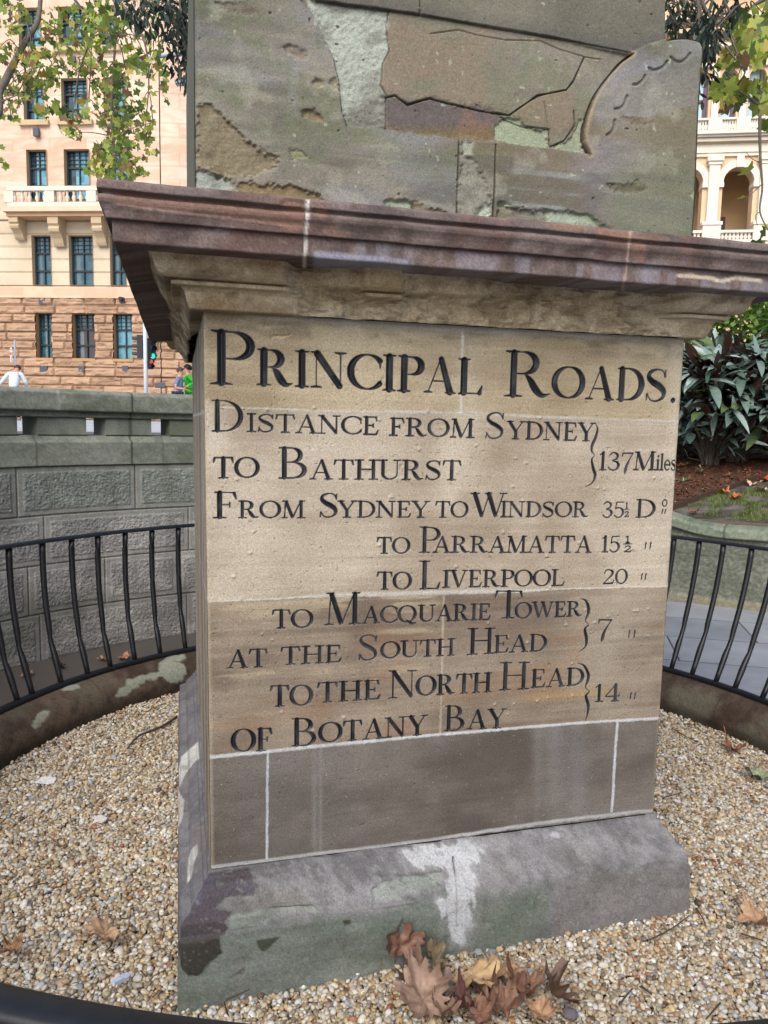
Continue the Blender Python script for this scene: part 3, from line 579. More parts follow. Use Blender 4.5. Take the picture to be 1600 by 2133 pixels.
# upper block with corner horns: one tall height field in the plane y = 0
NU, NV = 620, 560
zt = np.linspace(1.735, 2.62, NV)[None, :]; s_ = np.linspace(0, 1, NU)[:, None]; XL, XR = -.026, 1.275
XE = 1.412
X = (XL + s_ * (XE - XL)) + 0 * zt; Z = zt + 0 * s_; PX, PY = proj(np.stack([X, 0 * X, Z], -1))
sil = crv([(1310, 112), (1318, 108), (1350, 92), (1387, 81), (1425, 77), (1447, 80), (1462, 86), (1468, 100), (1468, 112), (1464, 160), (1459, 225), (1456, 300), (1453, 375), (1450, 440), (1446, 500), (1446, 560)], 4)
sil = [tuple(p) for p in sil]
inn = [tuple(p) for p in crv([(1230, 322), (1219, 292), (1222, 255), (1237, 210), (1260, 172), (1294, 131), (1318, 112)], 5)]
n1 = fbm(X * 4, Z * 6, 5, 300); n2 = fbm(X * 28, Z * 28, 4, 301); n3 = fbm(X * 3, Z * 40, 4, 302); nf = fbm(X * 110, Z * 110, 3, 303); n4 = fbm(X * 2.9 + .31 * Z + 3.37, Z * 3.3 + .2 * X + .4, 5, 304)
Cc = mix(C8(112, 108, 98), C8(156, 151, 138), ss(.3, .7, .4 * n1 + .3 * n2 + .3 * n3)[..., None])
blend(C8(106, 112, 88), ss(.42, .66, n4 + .5 * (n2 - .5)) * .7); blend(C8(126, 110, 90), ss(.5, .76, fbm(X * 3, Z * 5, 5, 306)) * .45); blend(C8(142, 142, 150), ss(.5, .75, fbm(X * 3.6, Z * 8, 5, 307)) * .5); blend(C8(90, 88, 84), ss(.52, .72, fbm(X * 5, Z * 9, 5, 308)) * .4); blend(C8(168, 166, 150), ss(.58, .74, fbm(X * 13, Z * 15, 5, 309)) * .4)
blend(C8(84, 84, 84), ss(.5, .7, n3) * ss(270, 330, PY) * .35)
left_h = [(628, -60), (628, 0), (651, 27), (676, 70), (696, 120), (708, 174), (713, 232), (723, 260)]
ledge = [(723, 260), (806, 267), (903, 279), (957, 289), (1031, 296), (1144, 307), (1230, 319)]
topj = [(560, -40), (660, -2), (730, 8), (812, 19), (900, 32), (1012, 51), (1162, 77), (1316, 109), (1350, 92), (1387, 81), (1396, 80)]
panel = left_h + ledge[1:] + inn[1:] + topj[:8][::-1][1:-1]
pn = psd(PX, PY, panel); pn = np.where(pn < -90, -90, pn)
inP = ss(-1.5, 3, pn + 2.0 * (n2 - .5)); dep = .013 * inP
# panel stones
blend(mix(C8(124, 116, 100), C8(146, 138, 120), n2[..., None]), inP * .55); blend(C8(122, 124, 104), inP * ss(.36, .58, n4 + .5 * (n2 - .5)) * .75); blend(C8(146, 124, 108), inP * ss(.5, .78, fbm(X * 6, Z * 9, 4, 310)) * .45)
def px_poly(pts, amp=4): return psd(PX, PY, pts) + amp * ((n2 - .5) * 2.2 + (nf - .5) * 1.6 + (n1 - .5) * 1.6)
mp = px_poly([(628, -30), (651, 27), (676, 70), (696, 120), (708, 174), (713, 232), (723, 260), (806, 267), (808, 194), (797, 174), (800, 128), (814, 101), (808, 58), (812, 19), (700, 0)])
k = ss(-2, 2, mp); blend(mix(C8(140, 142, 132), C8(172, 180, 168), ss(.35, .65, fbm(X * 9, Z * 9, 4, 311))[..., None]), k * .92); dep = dep + k * (.008 * (fbm(X * 12, Z * 12, 4, 312) - .4) + .004 * nf)
blend(C8(112, 108, 100), k * ss(.55, .7, fbm(X * 14, Z * 14, 4, 313)) * .6)
k = ss(-8, 8, px_poly([(806, 200), (860, 204), (905, 200), (940, 212), (1000, 218), (1062, 232), (1048, 250), (1036, 262), (1040, 288), (960, 286), (903, 278), (806, 266)], 8)); blend(C8(92, 84, 88), k * .75); blend(C8(140, 108, 92), k * ss(.5, .68, fbm(X * 7, Z * 5, 3, 315)) * .5); blend(C8(120, 104, 62), k * ss(250, 275, PY) * .6); dep = dep + .003 * k
for pg in ([(1036, 262), (1042, 250), (1050, 240), (1085, 246), (1090, 258), (1148, 266), (1147, 304), (1032, 294)], [(1152, 302), (1182, 290), (1203, 262), (1212, 244), (1222, 246), (1219, 314), (1158, 308)]):
    k = ss(-2, 2, px_poly(pg, 6)); blend(C8(156, 166, 140), k * .85); dep = dep + k * (.006 + .006 * (fbm(X * 24, Z * 24, 3, 316) - .5))
k = .6 * ss(-6, 8, px_poly([(1070, 232), (1100, 208), (1130, 196), (1190, 180), (1205, 200), (1203, 255), (1172, 282), (1150, 268), (1100, 246)], 6)); blend(C8(146, 118, 98), k * .5); dep = dep - .004 * k
# top course, a little proud, shade painted into the colour along its lower edge
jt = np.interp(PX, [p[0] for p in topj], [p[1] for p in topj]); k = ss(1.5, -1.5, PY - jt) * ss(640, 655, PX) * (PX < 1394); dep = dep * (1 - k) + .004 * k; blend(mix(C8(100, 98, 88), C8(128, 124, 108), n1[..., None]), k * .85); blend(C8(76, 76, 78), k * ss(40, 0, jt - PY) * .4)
def crack(pts, wd=2.2, dd=.006, s=.8, c=(52, 46, 40)):
    global dep
    d = segd(PX, PY, pts) + 2.2 * (n2 - .5); k = ss(wd, wd * .3, d); dep = dep + dd * k; blend(C8(*c), k * s)
crack(topj[1:8], 2.4, .006); crack([(876, -20), (876, 27)], 2.5); crack(left_h, 2.0, .004, .5); crack(ledge, 2.2, .006, .55); crack([(957, 289), (955, 360), (952, 452)], 2.6, .010); crack([(1033, 300), (1031, 380), (1027, 458)], 2.4, .008)
crack([(808, 198), (826, 194), (853, 213), (899, 200), (938, 211), (965, 217), (1009, 227), (1066, 236), (1087, 221), (1125, 195), (1185, 183), (1200, 165), (1222, 116)], 2.4, .008, .85)
crack([(900, 65), (960, 57), (1000, 68), (1060, 78), (1130, 80), (1168, 97), (1222, 114), (1255, 120)], 1.8, .004, .4, (150, 124, 100)); crack([(1048, 240), (1090, 258), (1148, 266), (1150, 300)], 1.8, .005, .5); crack([(1152, 302), (1180, 290), (1203, 258), (1200, 228)], 2.2, .006, .6); crack([(1138, 208), (1146, 268)], 1.5, .003, .4)
crack([(812, 19), (808, 58), (814, 101), (800, 128), (797, 174), (808, 194), (806, 267)], 2, .004, .5)
# horn edge and scallops
k = ss(13, 0, np.abs(psd(PX, PY, inn + [(1470, 112), (1470, 330)]) + 99 * (PX > 1330))); ih = segd(PX, PY, inn); blend(C8(172, 152, 122), ss(12, 4, ih) * (pn < 0) * .55); crack(inn, 3.0, .016, .85)
for sc_ in (((1397, 120), (1406, 127), (1419, 129), (1430, 122), (1437, 112)), ((1352, 142), (1361, 146), (1374, 143), (1384, 137), (1389, 129)), ((1320, 176), (1329, 175), (1339, 167), (1344, 158)), ((1282, 227), (1292, 225), (1301, 217), (1307, 200)), ((1265, 281), (1273, 276), (1279, 266), (1281, 251))):
    P = [tuple(p) for p in crv(sc_, 4)]; d = segd(PX, PY, P); k = ss(4.5, .8, d); dep = dep + .006 * k; blend(C8(70, 66, 64), k * .4); up = ss(22, 0, d) * (pn < 0); dep = dep - .002 * up
blend(C8(140, 138, 146), ss(-2, 4, px_poly([(1250, 190), (1320, 120), (1465, 120), (1455, 215), (1300, 250), (1240, 250)], 30)) * .3); blend(C8(110, 118, 96), ss(250, 420, PY) * ss(1240, 1300, PX) * .55)
# lower band patches
for pg, c, dd, am in (([(412, 218), (440, 216), (472, 244), (508, 290), (556, 314), (580, 338), (566, 352), (528, 360), (484, 368), (452, 360), (438, 342), (412, 330)], (132, 122, 96), .010, 10),
    ([(410, 356), (438, 360), (482, 374), (490, 395), (410, 388)], (156, 166, 158), .012, 5), ([(492, 386), (560, 384), (610, 390), (672, 410), (690, 425), (560, 412), (494, 398)], (138, 120, 84), .010, 10),
    ([(800, 420), (808, 416), (848, 417), (860, 425), (864, 442), (802, 434)], (172, 186, 164), .014, 3), ([(862, 425), (930, 436), (935, 452), (864, 444)], (134, 118, 90), .006, 8),
    ([(958, 318), (990, 330), (1000, 350), (1024, 390), (1028, 455), (954, 450)], (142, 140, 128), .006, 8), ([(962, 290), (990, 292), (985, 320), (965, 322)], (172, 178, 162), .01, 5), ([(998, 432), (1010, 420), (1025, 424), (1025, 456), (997, 452)], (196, 204, 190), .006, 4),
    ([(1036, 420), (1068, 428), (1143, 437), (1140, 472), (1034, 458)], (134, 130, 112), .012, 6), ([(1036, 418), (1060, 420), (1070, 430), (1036, 432)], (180, 190, 172), .010, 3), ([(1136, 437), (1230, 446), (1248, 463), (1286, 482), (1140, 472)], (164, 178, 152), .013, 4),
    ([(600, 308), (632, 312), (640, 330), (612, 334)], (142, 146, 112), .006, 8), ([(628, 236), (640, 226), (656, 226), (675, 252), (660, 254), (632, 244)], (142, 126, 100), .010, 5), ([(646, 172), (660, 162), (676, 168), (676, 182), (650, 180)], (146, 136, 116), .008, 4), ([(686, 168), (700, 160), (707, 184), (696, 186)], (166, 160, 132), .008, 4), ([(582, 96), (600, 92), (638, 104), (636, 124), (600, 112)], (136, 124, 110), .006, 5), ([(450, 6), (520, 4), (545, 20), (530, 30), (480, 22)], (120, 110, 98), .004, 8),
    ([(1285, 240), (1320, 248), (1360, 254), (1320, 258)], (120, 108, 86), .004, 5), ([(1265, 385), (1330, 378), (1345, 395), (1280, 402)], (104, 100, 78), .004, 8)):
    d = px_poly(pg, am); k = ss(-4, 4, d); blend(mix(C8(*c) * .85, C8(*c) * 1.12, fbm(X * 60, Z * 60, 3, 330)[..., None]), k * .78); dep = dep + k * (dd * .8 + .012 * (fbm(X * 30, Z * 30, 4, 331) - .5)); e_ = ss(3, .5, np.abs(d)); blend(C8(64, 58, 50), e_ * .2 * (PY < np.mean([p[1] for p in pg])))
blend(C8(172, 178, 176), ss(.55, .72, n3) * ss(1040, 1080, PX) * ss(1240, 1180, PX) * ss(340, 370, PY) * .4)
pk = ss(.88, .94, fbm(X * 70, Z * 70, 2, 340)); dep = dep + .004 * pk; blend(C8(74, 68, 58), pk * .6); pk = ss(.84, .9, fbm(X * 55 + 9, Z * 55, 2, 341)); blend(C8(176, 186, 160), pk * .6)
blend(C8(148, 152, 158), ss(14, 2, np.abs(PX - 600 - 20 * n2)) * ss(120, 150, PY) * ss(260, 200, PY) * .25)
dep = dep + .004 * (n1 - .5) + .0025 * (n2 - .5) + .0012 * nf - .0008 * n3
e = (X - XL); dep = dep + .02 * np.clip(1 - e / .012, 0, 1) ** 2
keepm = psd(PX, PY, [(-100, -900), (1393, -900), (1393, 80)] + [p for p in sil if p[0] > 1394] + [(1446, 900), (-100, 900)])
keepm = np.where(keepm < -90, np.where((PX < 1390), 1, -1), keepm)
dep = dep + .02 * np.clip(1 - np.clip(keepm, 0, 99) / 7, 0, 1) ** 2 * (PX > 1330)
V = np.stack([X, dep, Z], -1).reshape(-1, 3); F = gridF(NU, NV)[:, :]
okf = (keepm.reshape(-1)[F] > -.5).all(1); F = F[okf]
idx, inv = np.unique(F.ravel(), return_inverse=True); Fk = inv.reshape(F.shape)
o = mesh_np('cracked_block', V[idx], Fk, M_stone, None, Cc.reshape(-1, 3)[idx]); into(OB, o)
# body behind the front skin: shaft block, horn depth, and the obelisk rising out of the picture
C0 = tuple(C8(112, 112, 100))
b = MB(); b.cur = C0; y0, y1 = .05, D_ - .05
b.add([(XL, .012, 1.735), (XL, y1, 1.735), (XL, y1, 2.62), (XL, .012, 2.62)], [(0, 1, 2, 3)])
b.add([(1.277, .02, 2.25), (1.277, y1, 2.25), (1.277, y1, 2.62), (1.277, .02, 2.62)], [(3, 2, 1, 0)])
b.add([(XL, y1, 1.735), (XE, y1, 1.735), (XE, y1, 2.62), (XL, y1, 2.62)], [(0, 1, 2, 3)])
into(OB, b.build('block_core', M_stone))
b = MB(); b.cur = C0; hp = [at_y(*p, 0) for p in sil]; n = len(hp)
v = [(p[0], .008, p[2]) for p in hp] + [(p[0], .30, p[2]) for p in hp] + [(p[0], y1 - .30, p[2]) for p in hp] + [(p[0], y1, p[2]) for p in hp]
b.add(v, [(i, i + 1, n + i + 1, n + i) for i in range(n - 1)] + [(2 * n + i, 2 * n + i + 1, 3 * n + i + 1, 3 * n + i) for i in range(n - 1)])
b.add([(1.395, .30, 1.735), (1.395, y1 - .30, 1.735), (1.395, y1 - .3, 2.25), (1.395, .30, 2.25)], [(3, 2, 1, 0)])
b.add([(1.277, .02, 2.302), (1.40, .02, 2.302), (1.40, .30, 2.302), (1.277, .30, 2.302)], [(0, 1, 2, 3)])
into(OB, b.build('corner_horn', M_stone))
b = MB(); b.cur = C0
cx, cy = (XL + 1.277) / 2, D_ / 2; b.add([(XL + .001, .03, 2.618), (1.276, .03, 2.618), (1.276, y1, 2.618), (XL + .001, y1, 2.618), (cx - .3, cy - .4, 6.6), (cx + .3, cy - .4, 6.6), (cx + .3, cy + .4, 6.6), (cx - .3, cy + .4, 6.6), (cx, cy, 7.1)],
      [(0, 1, 5, 4), (1, 2, 6, 5), (2, 3, 7, 6), (3, 0, 4, 7), (4, 5, 8), (5, 6, 8), (6, 7, 8), (7, 4, 8)])
into(OB, b.build('shaft', M_stone))

# ------------------------------------------------------------------ gravel circle, kerb, railing
RCX, RCY = .82, .70
GZ = -.312
def sheet(name, pts, z, M, label=None):
    b = MB(); b.add([(x, y, z) for x, y in pts], [tuple(range(len(pts)))]); o = b.build(name, M); o['kind'] = 'structure'; return o
sheet('ground', [(-300, -300), (300, -300), (300, 300), (-300, 300)], -.60, mat('ground_earth', (.12, .11, .10), nscale=.3))
ring = [(RCX + 1.95 * math.cos(2 * math.pi * k / 96), RCY + 1.95 * math.sin(2 * math.pi * k / 96)) for k in range(96)]
sheet('soil_bed', ring, GZ - .045, M_soil)
def gravel():
    ico = []; t = (1 + 5 ** .5) / 2
    bm_v = np.array([(-1, t, 0), (1, t, 0), (-1, -t, 0), (1, -t, 0), (0, -1, t), (0, 1, t), (0, -1, -t), (0, 1, -t), (t, 0, -1), (t, 0, 1), (-t, 0, -1), (-t, 0, 1)], float); bm_v /= np.linalg.norm(bm_v[0])
    bm_f = [(0, 11, 5), (0, 5, 1), (0, 1, 7), (0, 7, 10), (0, 10, 11), (1, 5, 9), (5, 11, 4), (11, 10, 2), (10, 7, 6), (7, 1, 8), (3, 9, 4), (3, 4, 2), (3, 2, 6), (3, 6, 8), (3, 8, 9), (4, 9, 5), (2, 4, 11), (6, 2, 10), (8, 6, 7), (9, 8, 1)]
    v = [tuple(p) for p in bm_v]; mid = {}; f2 = []
    def md(a, b):
        k = (min(a, b), max(a, b))
        if k not in mid:
            q = (np.array(v[a]) + np.array(v[b])) / 2; v.append(tuple(q / np.linalg.norm(q))); mid[k] = len(v) - 1
        return mid[k]
    for a, b_, c in bm_f:
        x, y, z = md(a, b_), md(b_, c), md(c, a); f2 += [(a, x, z), (b_, y, x), (c, z, y), (x, y, z)]
    BV = np.array(v); BF = np.array(f2)
    # jittered positions, three loose layers
    P = []
    for lay, (st, dz, keep) in enumerate(((.0114, -.006, 1), (.0132, .001, .92), (.023, .008, .5))):
        g = np.arange(-2.0, 2.0, st); gx, gy = np.meshgrid(g, g); gx = gx + RS.uniform(-.45, .45, gx.shape) * st + RCX; gy = gy + RS.uniform(-.45, .45, gx.shape) * st + RCY
        k = (np.hypot(gx - RCX, gy - RCY) < 1.845) & ~((gx > -.075) & (gx < W_ + .075) & (gy > -.075)) & (RS.rand(*gx.shape) < keep)
        k &= (gy < 2.5)
        x, y = gx[k], gy[k]; P.append(np.c_[x, y, np.full(x.shape, GZ + dz)])
    P = np.vstack(P)
    px, py = proj(P); d = (P - CAM) @ RM[:, 1]; vis = (px > -60) & (px < 1660) & (py < 2230) & (d > .2); P = P[vis]; px = px[vis]
    hid = (P[:, 1] > .25) & (P[:, 0] > W_ * .2 + .05) & (px > 440) & (px < 1330); P = P[~hid]
    n = len(P); sz = .0066 * np.exp(RS.normal(0, .24, n)); sc = np.c_[sz * RS.uniform(.85, 1.45, n), sz * RS.uniform(.8, 1.1, n), sz * RS.uniform(.55, .85, n)]
    yaw = RS.uniform(0, 6.28, n); tx = RS.normal(0, .4, n); ty = RS.normal(0, .4, n)
    P[:, 2] -= .034 * (1 - ss(-.15, 1.35, P[:, 0])) * ss(-1.6, -.5, P[:, 1]) * ss(1.2, .0, P[:, 1]) * ss(-1.0, -.5, P[:, 0])
    P[:, 2] += .012 * (fbm(P[:, 0] * 3, P[:, 1] * 3, 3, 400) - .5) + .02 * ss(1.70, 1.86, np.hypot(P[:, 0] - RCX, P[:, 1] - RCY)) + RS.normal(0, .0015, n)
    q = RS.randint(0, 8, n); SH = []
    for k in range(8):
        r = 1 + .20 * (np.array([fbm(BV[:, 0] * 1.3 + 9 * k, BV[:, 1] * 1.3 + BV[:, 2] * 1.7, 2, 410 + k)])[0] - .5) * 2; s_ = BV * r[:, None]; s_[:, :] = np.sign(s_) * np.abs(s_) ** .86; SH.append(s_)
    V = np.stack(SH)[q] * sc[:, None, :]
    cx_, sx_ = np.cos(tx)[:, None], np.sin(tx)[:, None]; y, z = V[..., 1] * cx_ - V[..., 2] * sx_, V[..., 1] * sx_ + V[..., 2] * cx_; x = V[..., 0]
    cy_, sy_ = np.cos(ty)[:, None], np.sin(ty)[:, None]; x, z = x * cy_ + z * sy_, -x * sy_ + z * cy_
    cz_, sz_ = np.cos(yaw)[:, None], np.sin(yaw)[:, None]; x, y = x * cz_ - y * sz_, x * sz_ + y * cz_
    V = np.stack([x, y, z], -1) + P[:, None, :]
    pal = np.array([C8(194, 184, 164), C8(180, 166, 142), C8(204, 199, 188), C8(164, 143, 118), C8(190, 190, 188), C8(150, 124, 98), C8(176, 152, 116), C8(216, 212, 204), C8(134, 124, 112), C8(160, 112, 80), C8(148, 152, 158), C8(96, 80, 66), C8(196, 174, 136)])
    pw = np.array([.19, .16, .12, .09, .07, .05, .09, .04, .05, .02, .03, .02, .07]); pw /= pw.sum()
    c = pal[RS.choice(len(pal), n, p=pw)] * RS.uniform(.78, 1.22, (n, 1)) * np.array([1.0, 1.0, .98]); c = np.repeat(c[:, None, :], len(BV), 1)
    F = (BF[None] + (np.arange(n) * len(BV))[:, None, None]).reshape(-1, 3)
    print('pebbles', n)
    o = mesh_np('gravel', V.reshape(-1, 3), F, M_pebble, None, c.reshape(-1, 3)); o['kind'] = 'stuff'; o['label'] = 'cream and tan pea gravel filling the railed circle'
gravel()
def debris():
    n = 1500; a = RS.uniform(0, 6.283, n); r = 1.84 * np.sqrt(RS.rand(n)); r = np.where(RS.rand(n) < .4, 1.84 - np.abs(RS.normal(0, .10, n)), r); x = RCX + r * np.cos(a); y = RCY + r * np.sin(a)
    k = ~((x > -.1) & (x < W_ + .1) & (y > -.1)) & (y < 2.4); x, y = x[k], y[k]; V, F, C_ = [], [], []
    for px_, py_ in zip(x, y):
        L = RS.uniform(.004, .02); w_ = RS.uniform(.0015, .004); t = RS.uniform(0, 6.3); d1 = np.array([math.cos(t), math.sin(t), RS.normal(0, .25)]) * L; d2 = np.array([-math.sin(t), math.cos(t), RS.normal(0, .5)]) * w_; p = np.array([px_, py_, GZ + .016 + .012 * (float(fbm(px_ * 3, py_ * 3, 3, 400)) - .5)]); up = np.array([0, 0, .0025]); i = len(V)
        V += [p - d1 - d2, p + d1 - d2 * .4, p + d1 * .9 + d2 * .6, p - d1 * .7 + d2, p + d1 * .1 + up]; F += [(i, i + 1, i + 4), (i + 1, i + 2, i + 4), (i + 2, i + 3, i + 4), (i + 3, i, i + 4)]
        q = RS.rand(); C_ += [(C8(74, 56, 44) if q < .6 else C8(112, 84, 62) if q < .85 else C8(150, 118, 88)) * RS.uniform(.7, 1.1)] * 5
    o = mesh_np('bark_debris', V, F, M_leafdry, None, np.array(C_), False); o['kind'] = 'stuff'; o['label'] = 'dark bark crumbs and leaf fragments strewn through the gravel'
debris()
# stone kerb ring with a rounded top
def ringsweep(prof, n, colf, a0=0, a1=2 * math.pi, cx=RCX, cy=RCY, disp=None):
    P = np.array(prof); a = np.linspace(a0, a1, n)[:, None]; r = P[:, 0][None] + 0 * a; z = P[:, 1][None] + 0 * a
    if disp: dr, dz_ = disp(a + 0 * r, r, z); r = r + dr; z = z + dz_
    A = np.stack([cx + r * np.cos(a), cy + r * np.sin(a), z], -1); return A, gridF(n, len(P)), colf(A, a + 0 * r)
prof = resample(crv([(1.86, -.40), (1.815, -.33), (1.80, -.27), (1.805, -.21), (1.83, -.16), (1.88, -.125), (1.93, -.115), (1.99, -.125), (2.035, -.16), (2.055, -.22), (2.05, -.29), (2.05, -.42)], 4), .012)
def kcol(A, a):
    x, y, z = A[..., 0], A[..., 1], A[..., 2]; n1 = fbm(a * 9, z * 9, 4, 420); n2 = fbm(a * 50, z * 30, 4, 421); px, py = proj(A)
    c = mix(C8(66, 54, 46), C8(100, 86, 74), ss(.3, .7, .5 * n1 + .5 * n2)[..., None])
    def bl(col, m): nonlocal c; c = c + (C8(*col) - c) * np.clip(m, 0, 1)[..., None]
    rt = ss(900, 1100, px); bl((104, 104, 90), rt * ss(.3, .6, n1) * .8); bl((104, 78, 64), rt * ss(.55, .7, fbm(a * 14, z * 12, 4, 423)) * .5); bl((92, 92, 76), (1 - rt) * ss(.5, .7, fbm(a * 5, z * 4, 4, 422)) * .5)
    vis = (y > -.2)
    for pg, am in (([(238, 1452), (248, 1436), (262, 1430), (264, 1416), (290, 1408), (330, 1398), (330, 1380), (352, 1366), (384, 1362), (388, 1372), (362, 1378), (384, 1384), (392, 1402), (370, 1424), (356, 1424), (340, 1410), (300, 1420), (262, 1448)], 4), ([(128, 1436), (138, 1426), (162, 1426), (166, 1432), (150, 1438), (132, 1440)], 3), ([(66, 1512), (78, 1486), (92, 1478), (104, 1482), (96, 1496), (74, 1520)], 3)):
        bl((150, 154, 138), ss(-1.5, 1.5, psd(px, py, pg) + am * (n2 - .5) * 2) * vis * .95)
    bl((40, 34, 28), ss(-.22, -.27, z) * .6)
    j = np.minimum(np.abs(((a * 6 / math.pi) % 1) - .5), 1); bl((60, 52, 46), ss(.006, .002, j) * .7)
    return c
A, F, c = ringsweep(prof, 1400, kcol, disp=lambda a, r, z: (.006 * (fbm(a * 20, z * 20, 4, 430) - .5), .004 * (fbm(a * 30, z * 20, 4, 431) - .5)))
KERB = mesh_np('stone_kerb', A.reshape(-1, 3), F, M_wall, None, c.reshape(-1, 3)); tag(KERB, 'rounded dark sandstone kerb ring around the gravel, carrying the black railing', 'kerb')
_o = [(x, y, 0) for x, y in ((0, 1140), (197, 1114), (402, 1094), (1400, 1118), (1600, 1143))] + [(x, y, .022) for x, y in ((0, 2057), (210, 2089), (367, 2115), (1600, 2102), (1412, 2123))]
RAIL = empty('iron_railing', (RCX, RCY, -.11), 'black iron railing with outward leaning balusters in a ring on the stone kerb', 'railing')
ZT_, ZB_, RB_ = .615, -.098, 1.925
_a, _r = [], []
for _x, _y, _d in _o:
    _p = at_z(_x, _y, ZT_ + (.008 if _d else 0)); _a.append(math.atan2(_p[1] - RCY, _p[0] - RCX) % (2 * math.pi)); _r.append(math.hypot(_p[0] - RCX, _p[1] - RCY) + _d)
_k = np.argsort(_a); _a = np.array(_a)[_k]; _r = np.array(_r)[_k]
_ga = np.linspace(0, 2 * math.pi, 721)[:-1]; _gr = np.interp(_ga, np.r_[_a - 2 * math.pi, _a, _a + 2 * math.pi], np.r_[_r, _r, _r])
_w = np.exp(-(np.arange(-60, 61) / 22.) ** 2); _w /= _w.sum(); _gr = np.convolve(np.r_[_gr[-60:], _gr, _gr[:60]], _w, 'valid')
print('top rail radii', _r.round(2))
def RT(a): return np.interp(np.mod(a, 2 * math.pi), np.r_[_ga, 2 * math.pi], np.r_[_gr, _gr[0]])
def flatring(R, z, w_, h_, name, rf=None):
    q = [(R - w_ / 2, z - h_ / 2), (R - w_ / 2, z + h_ * .2), (R - w_ * .36, z + h_ * .48), (R - w_ * .12, z + h_ * .58), (R + w_ * .12, z + h_ * .58), (R + w_ * .36, z + h_ * .48), (R + w_ / 2, z + h_ * .2), (R + w_ / 2, z - h_ / 2), (R - w_ / 2, z - h_ / 2)]
    A, F, c = ringsweep(q, 400, lambda A, a: np.zeros(A.shape), disp=lambda a, r, z: ((rf(a) if rf else 0) + .0015 * (fbm(a * 12, z * 0, 3, 440) - .5), .003 * (fbm(a * 9, z * 0, 3, 441) - .5)))
    o = mesh_np(name, A.reshape(-1, 3), F, M_iron); into(RAIL, o)
flatring(0, ZT_, .044, .016, 'top_rail', RT); flatring(RB_, ZB_, .028, .020, 'bottom_rail')
# balusters: traced spacing on both visible arcs, then the same pitch all round
def ang(px, py): p = at_z(px, py, ZT_); return math.atan2(p[1] - RCY, p[0] - RCX)
pa = [ang(x, y) for x, y in ((-12, 1145), (45, 1140), (105, 1129), (163, 1121), (213, 1114), (270, 1108), (322, 1102), (375, 1097))]; pb = [ang(x, y) for x, y in ((1400, 1119), (1447, 1126), (1505, 1131), (1565, 1139), (1622, 1146))]
pa = sorted(a % (2 * math.pi) for a in pa); pb = sorted(a % (2 * math.pi) for a in pb); angs = list(pa) + list(pb)
def fill(a, b):
    n = max(1, round((b - a) / .083)); return [a + (b - a) * k / n for k in range(1, n)]
angs += fill(pb[-1], pa[0]) + fill(pa[-1], pb[0] + 2 * math.pi)
for k, a in enumerate(angs):
    g = random.Random(k); b = MB(); pts = []; rad = []
    pin = .24 + .10 * g.random(); sg = g.uniform(-1, 1)
    for j in range(17):
        t = j / 16; RT_ = float(RT(a)); r = RT_ + (RB_ - RT_) * (t ** 1.1) + .030 * math.sin(math.pi * t) + .008 * math.exp(-((t - 1 + pin) / .06) ** 2); z = ZT_ - .012 + (ZB_ + .008 - ZT_ + .012) * t
        rr = .0152 - .0028 * math.exp(-((t - (1 - pin)) / .05) ** 2) + .0025 * math.exp(-((t - (1 - pin * .55)) / .06) ** 2) - .002 * t
        da = .003 * t * sg; pts.append((RCX + r * math.cos(a + da), RCY + r * math.sin(a + da), z)); rad.append(rr)
    b.tube(pts, rad, 8); into(RAIL, b.build('baluster', M_iron, smooth=True))

# ------------------------------------------------------------------ slate pavement round the kerb, street beyond
def slate_mat():
    M = mat('slate_paving', (.30, .315, .34), rough=.42, nscale=3, namt=.25, bump=.25, bscale=60, bdist=.003, spec=.5); t = M.node_tree; p = t.nodes['Principled BSDF']
    tc = t.nodes.new('ShaderNodeTexCoord'); mp = t.nodes.new('ShaderNodeMapping'); mp.inputs['Rotation'].default_value = (0, 0, R_(28)); mp.inputs['Location'].default_value = (.15, .30, 0); br = t.nodes.new('ShaderNodeTexBrick')
    br.inputs['Scale'].default_value = 1.0; br.inputs['Mortar Size'].default_value = .006; br.inputs['Brick Width'].default_value = 1.25; br.inputs['Row Height'].default_value = .62
    br.inputs['Color1'].default_value = (1, 1, 1, 1); br.inputs['Color2'].default_value = (.72, .73, .76, 1); br.inputs['Mortar'].default_value = (.12, .11, .10, 1)
    t.links.new(tc.outputs['Object'], mp.inputs[0]); t.links.new(mp.outputs[0], br.inputs['Vector'])
    old = p.inputs['Base Color'].links[0].from_socket; mx = t.nodes.new('ShaderNodeMix'); mx.data_type = 'RGBA'; mx.blend_type = 'MULTIPLY'; mx.inputs['Factor'].default_value = 1
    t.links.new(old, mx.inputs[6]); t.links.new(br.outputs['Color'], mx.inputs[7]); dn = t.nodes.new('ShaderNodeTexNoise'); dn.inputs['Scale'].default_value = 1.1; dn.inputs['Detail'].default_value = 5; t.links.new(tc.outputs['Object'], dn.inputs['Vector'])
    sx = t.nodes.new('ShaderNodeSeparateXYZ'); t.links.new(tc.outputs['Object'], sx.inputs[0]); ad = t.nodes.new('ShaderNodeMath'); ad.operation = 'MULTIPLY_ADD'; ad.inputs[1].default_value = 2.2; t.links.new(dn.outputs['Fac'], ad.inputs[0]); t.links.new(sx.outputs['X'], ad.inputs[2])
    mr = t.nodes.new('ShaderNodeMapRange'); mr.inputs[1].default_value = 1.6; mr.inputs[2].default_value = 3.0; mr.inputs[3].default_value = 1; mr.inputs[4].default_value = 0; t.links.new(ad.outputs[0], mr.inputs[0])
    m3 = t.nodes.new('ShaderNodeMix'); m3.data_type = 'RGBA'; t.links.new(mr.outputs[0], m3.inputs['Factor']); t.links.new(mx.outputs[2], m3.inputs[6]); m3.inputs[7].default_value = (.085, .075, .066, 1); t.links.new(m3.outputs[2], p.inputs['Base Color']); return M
b = MB(); n = 96
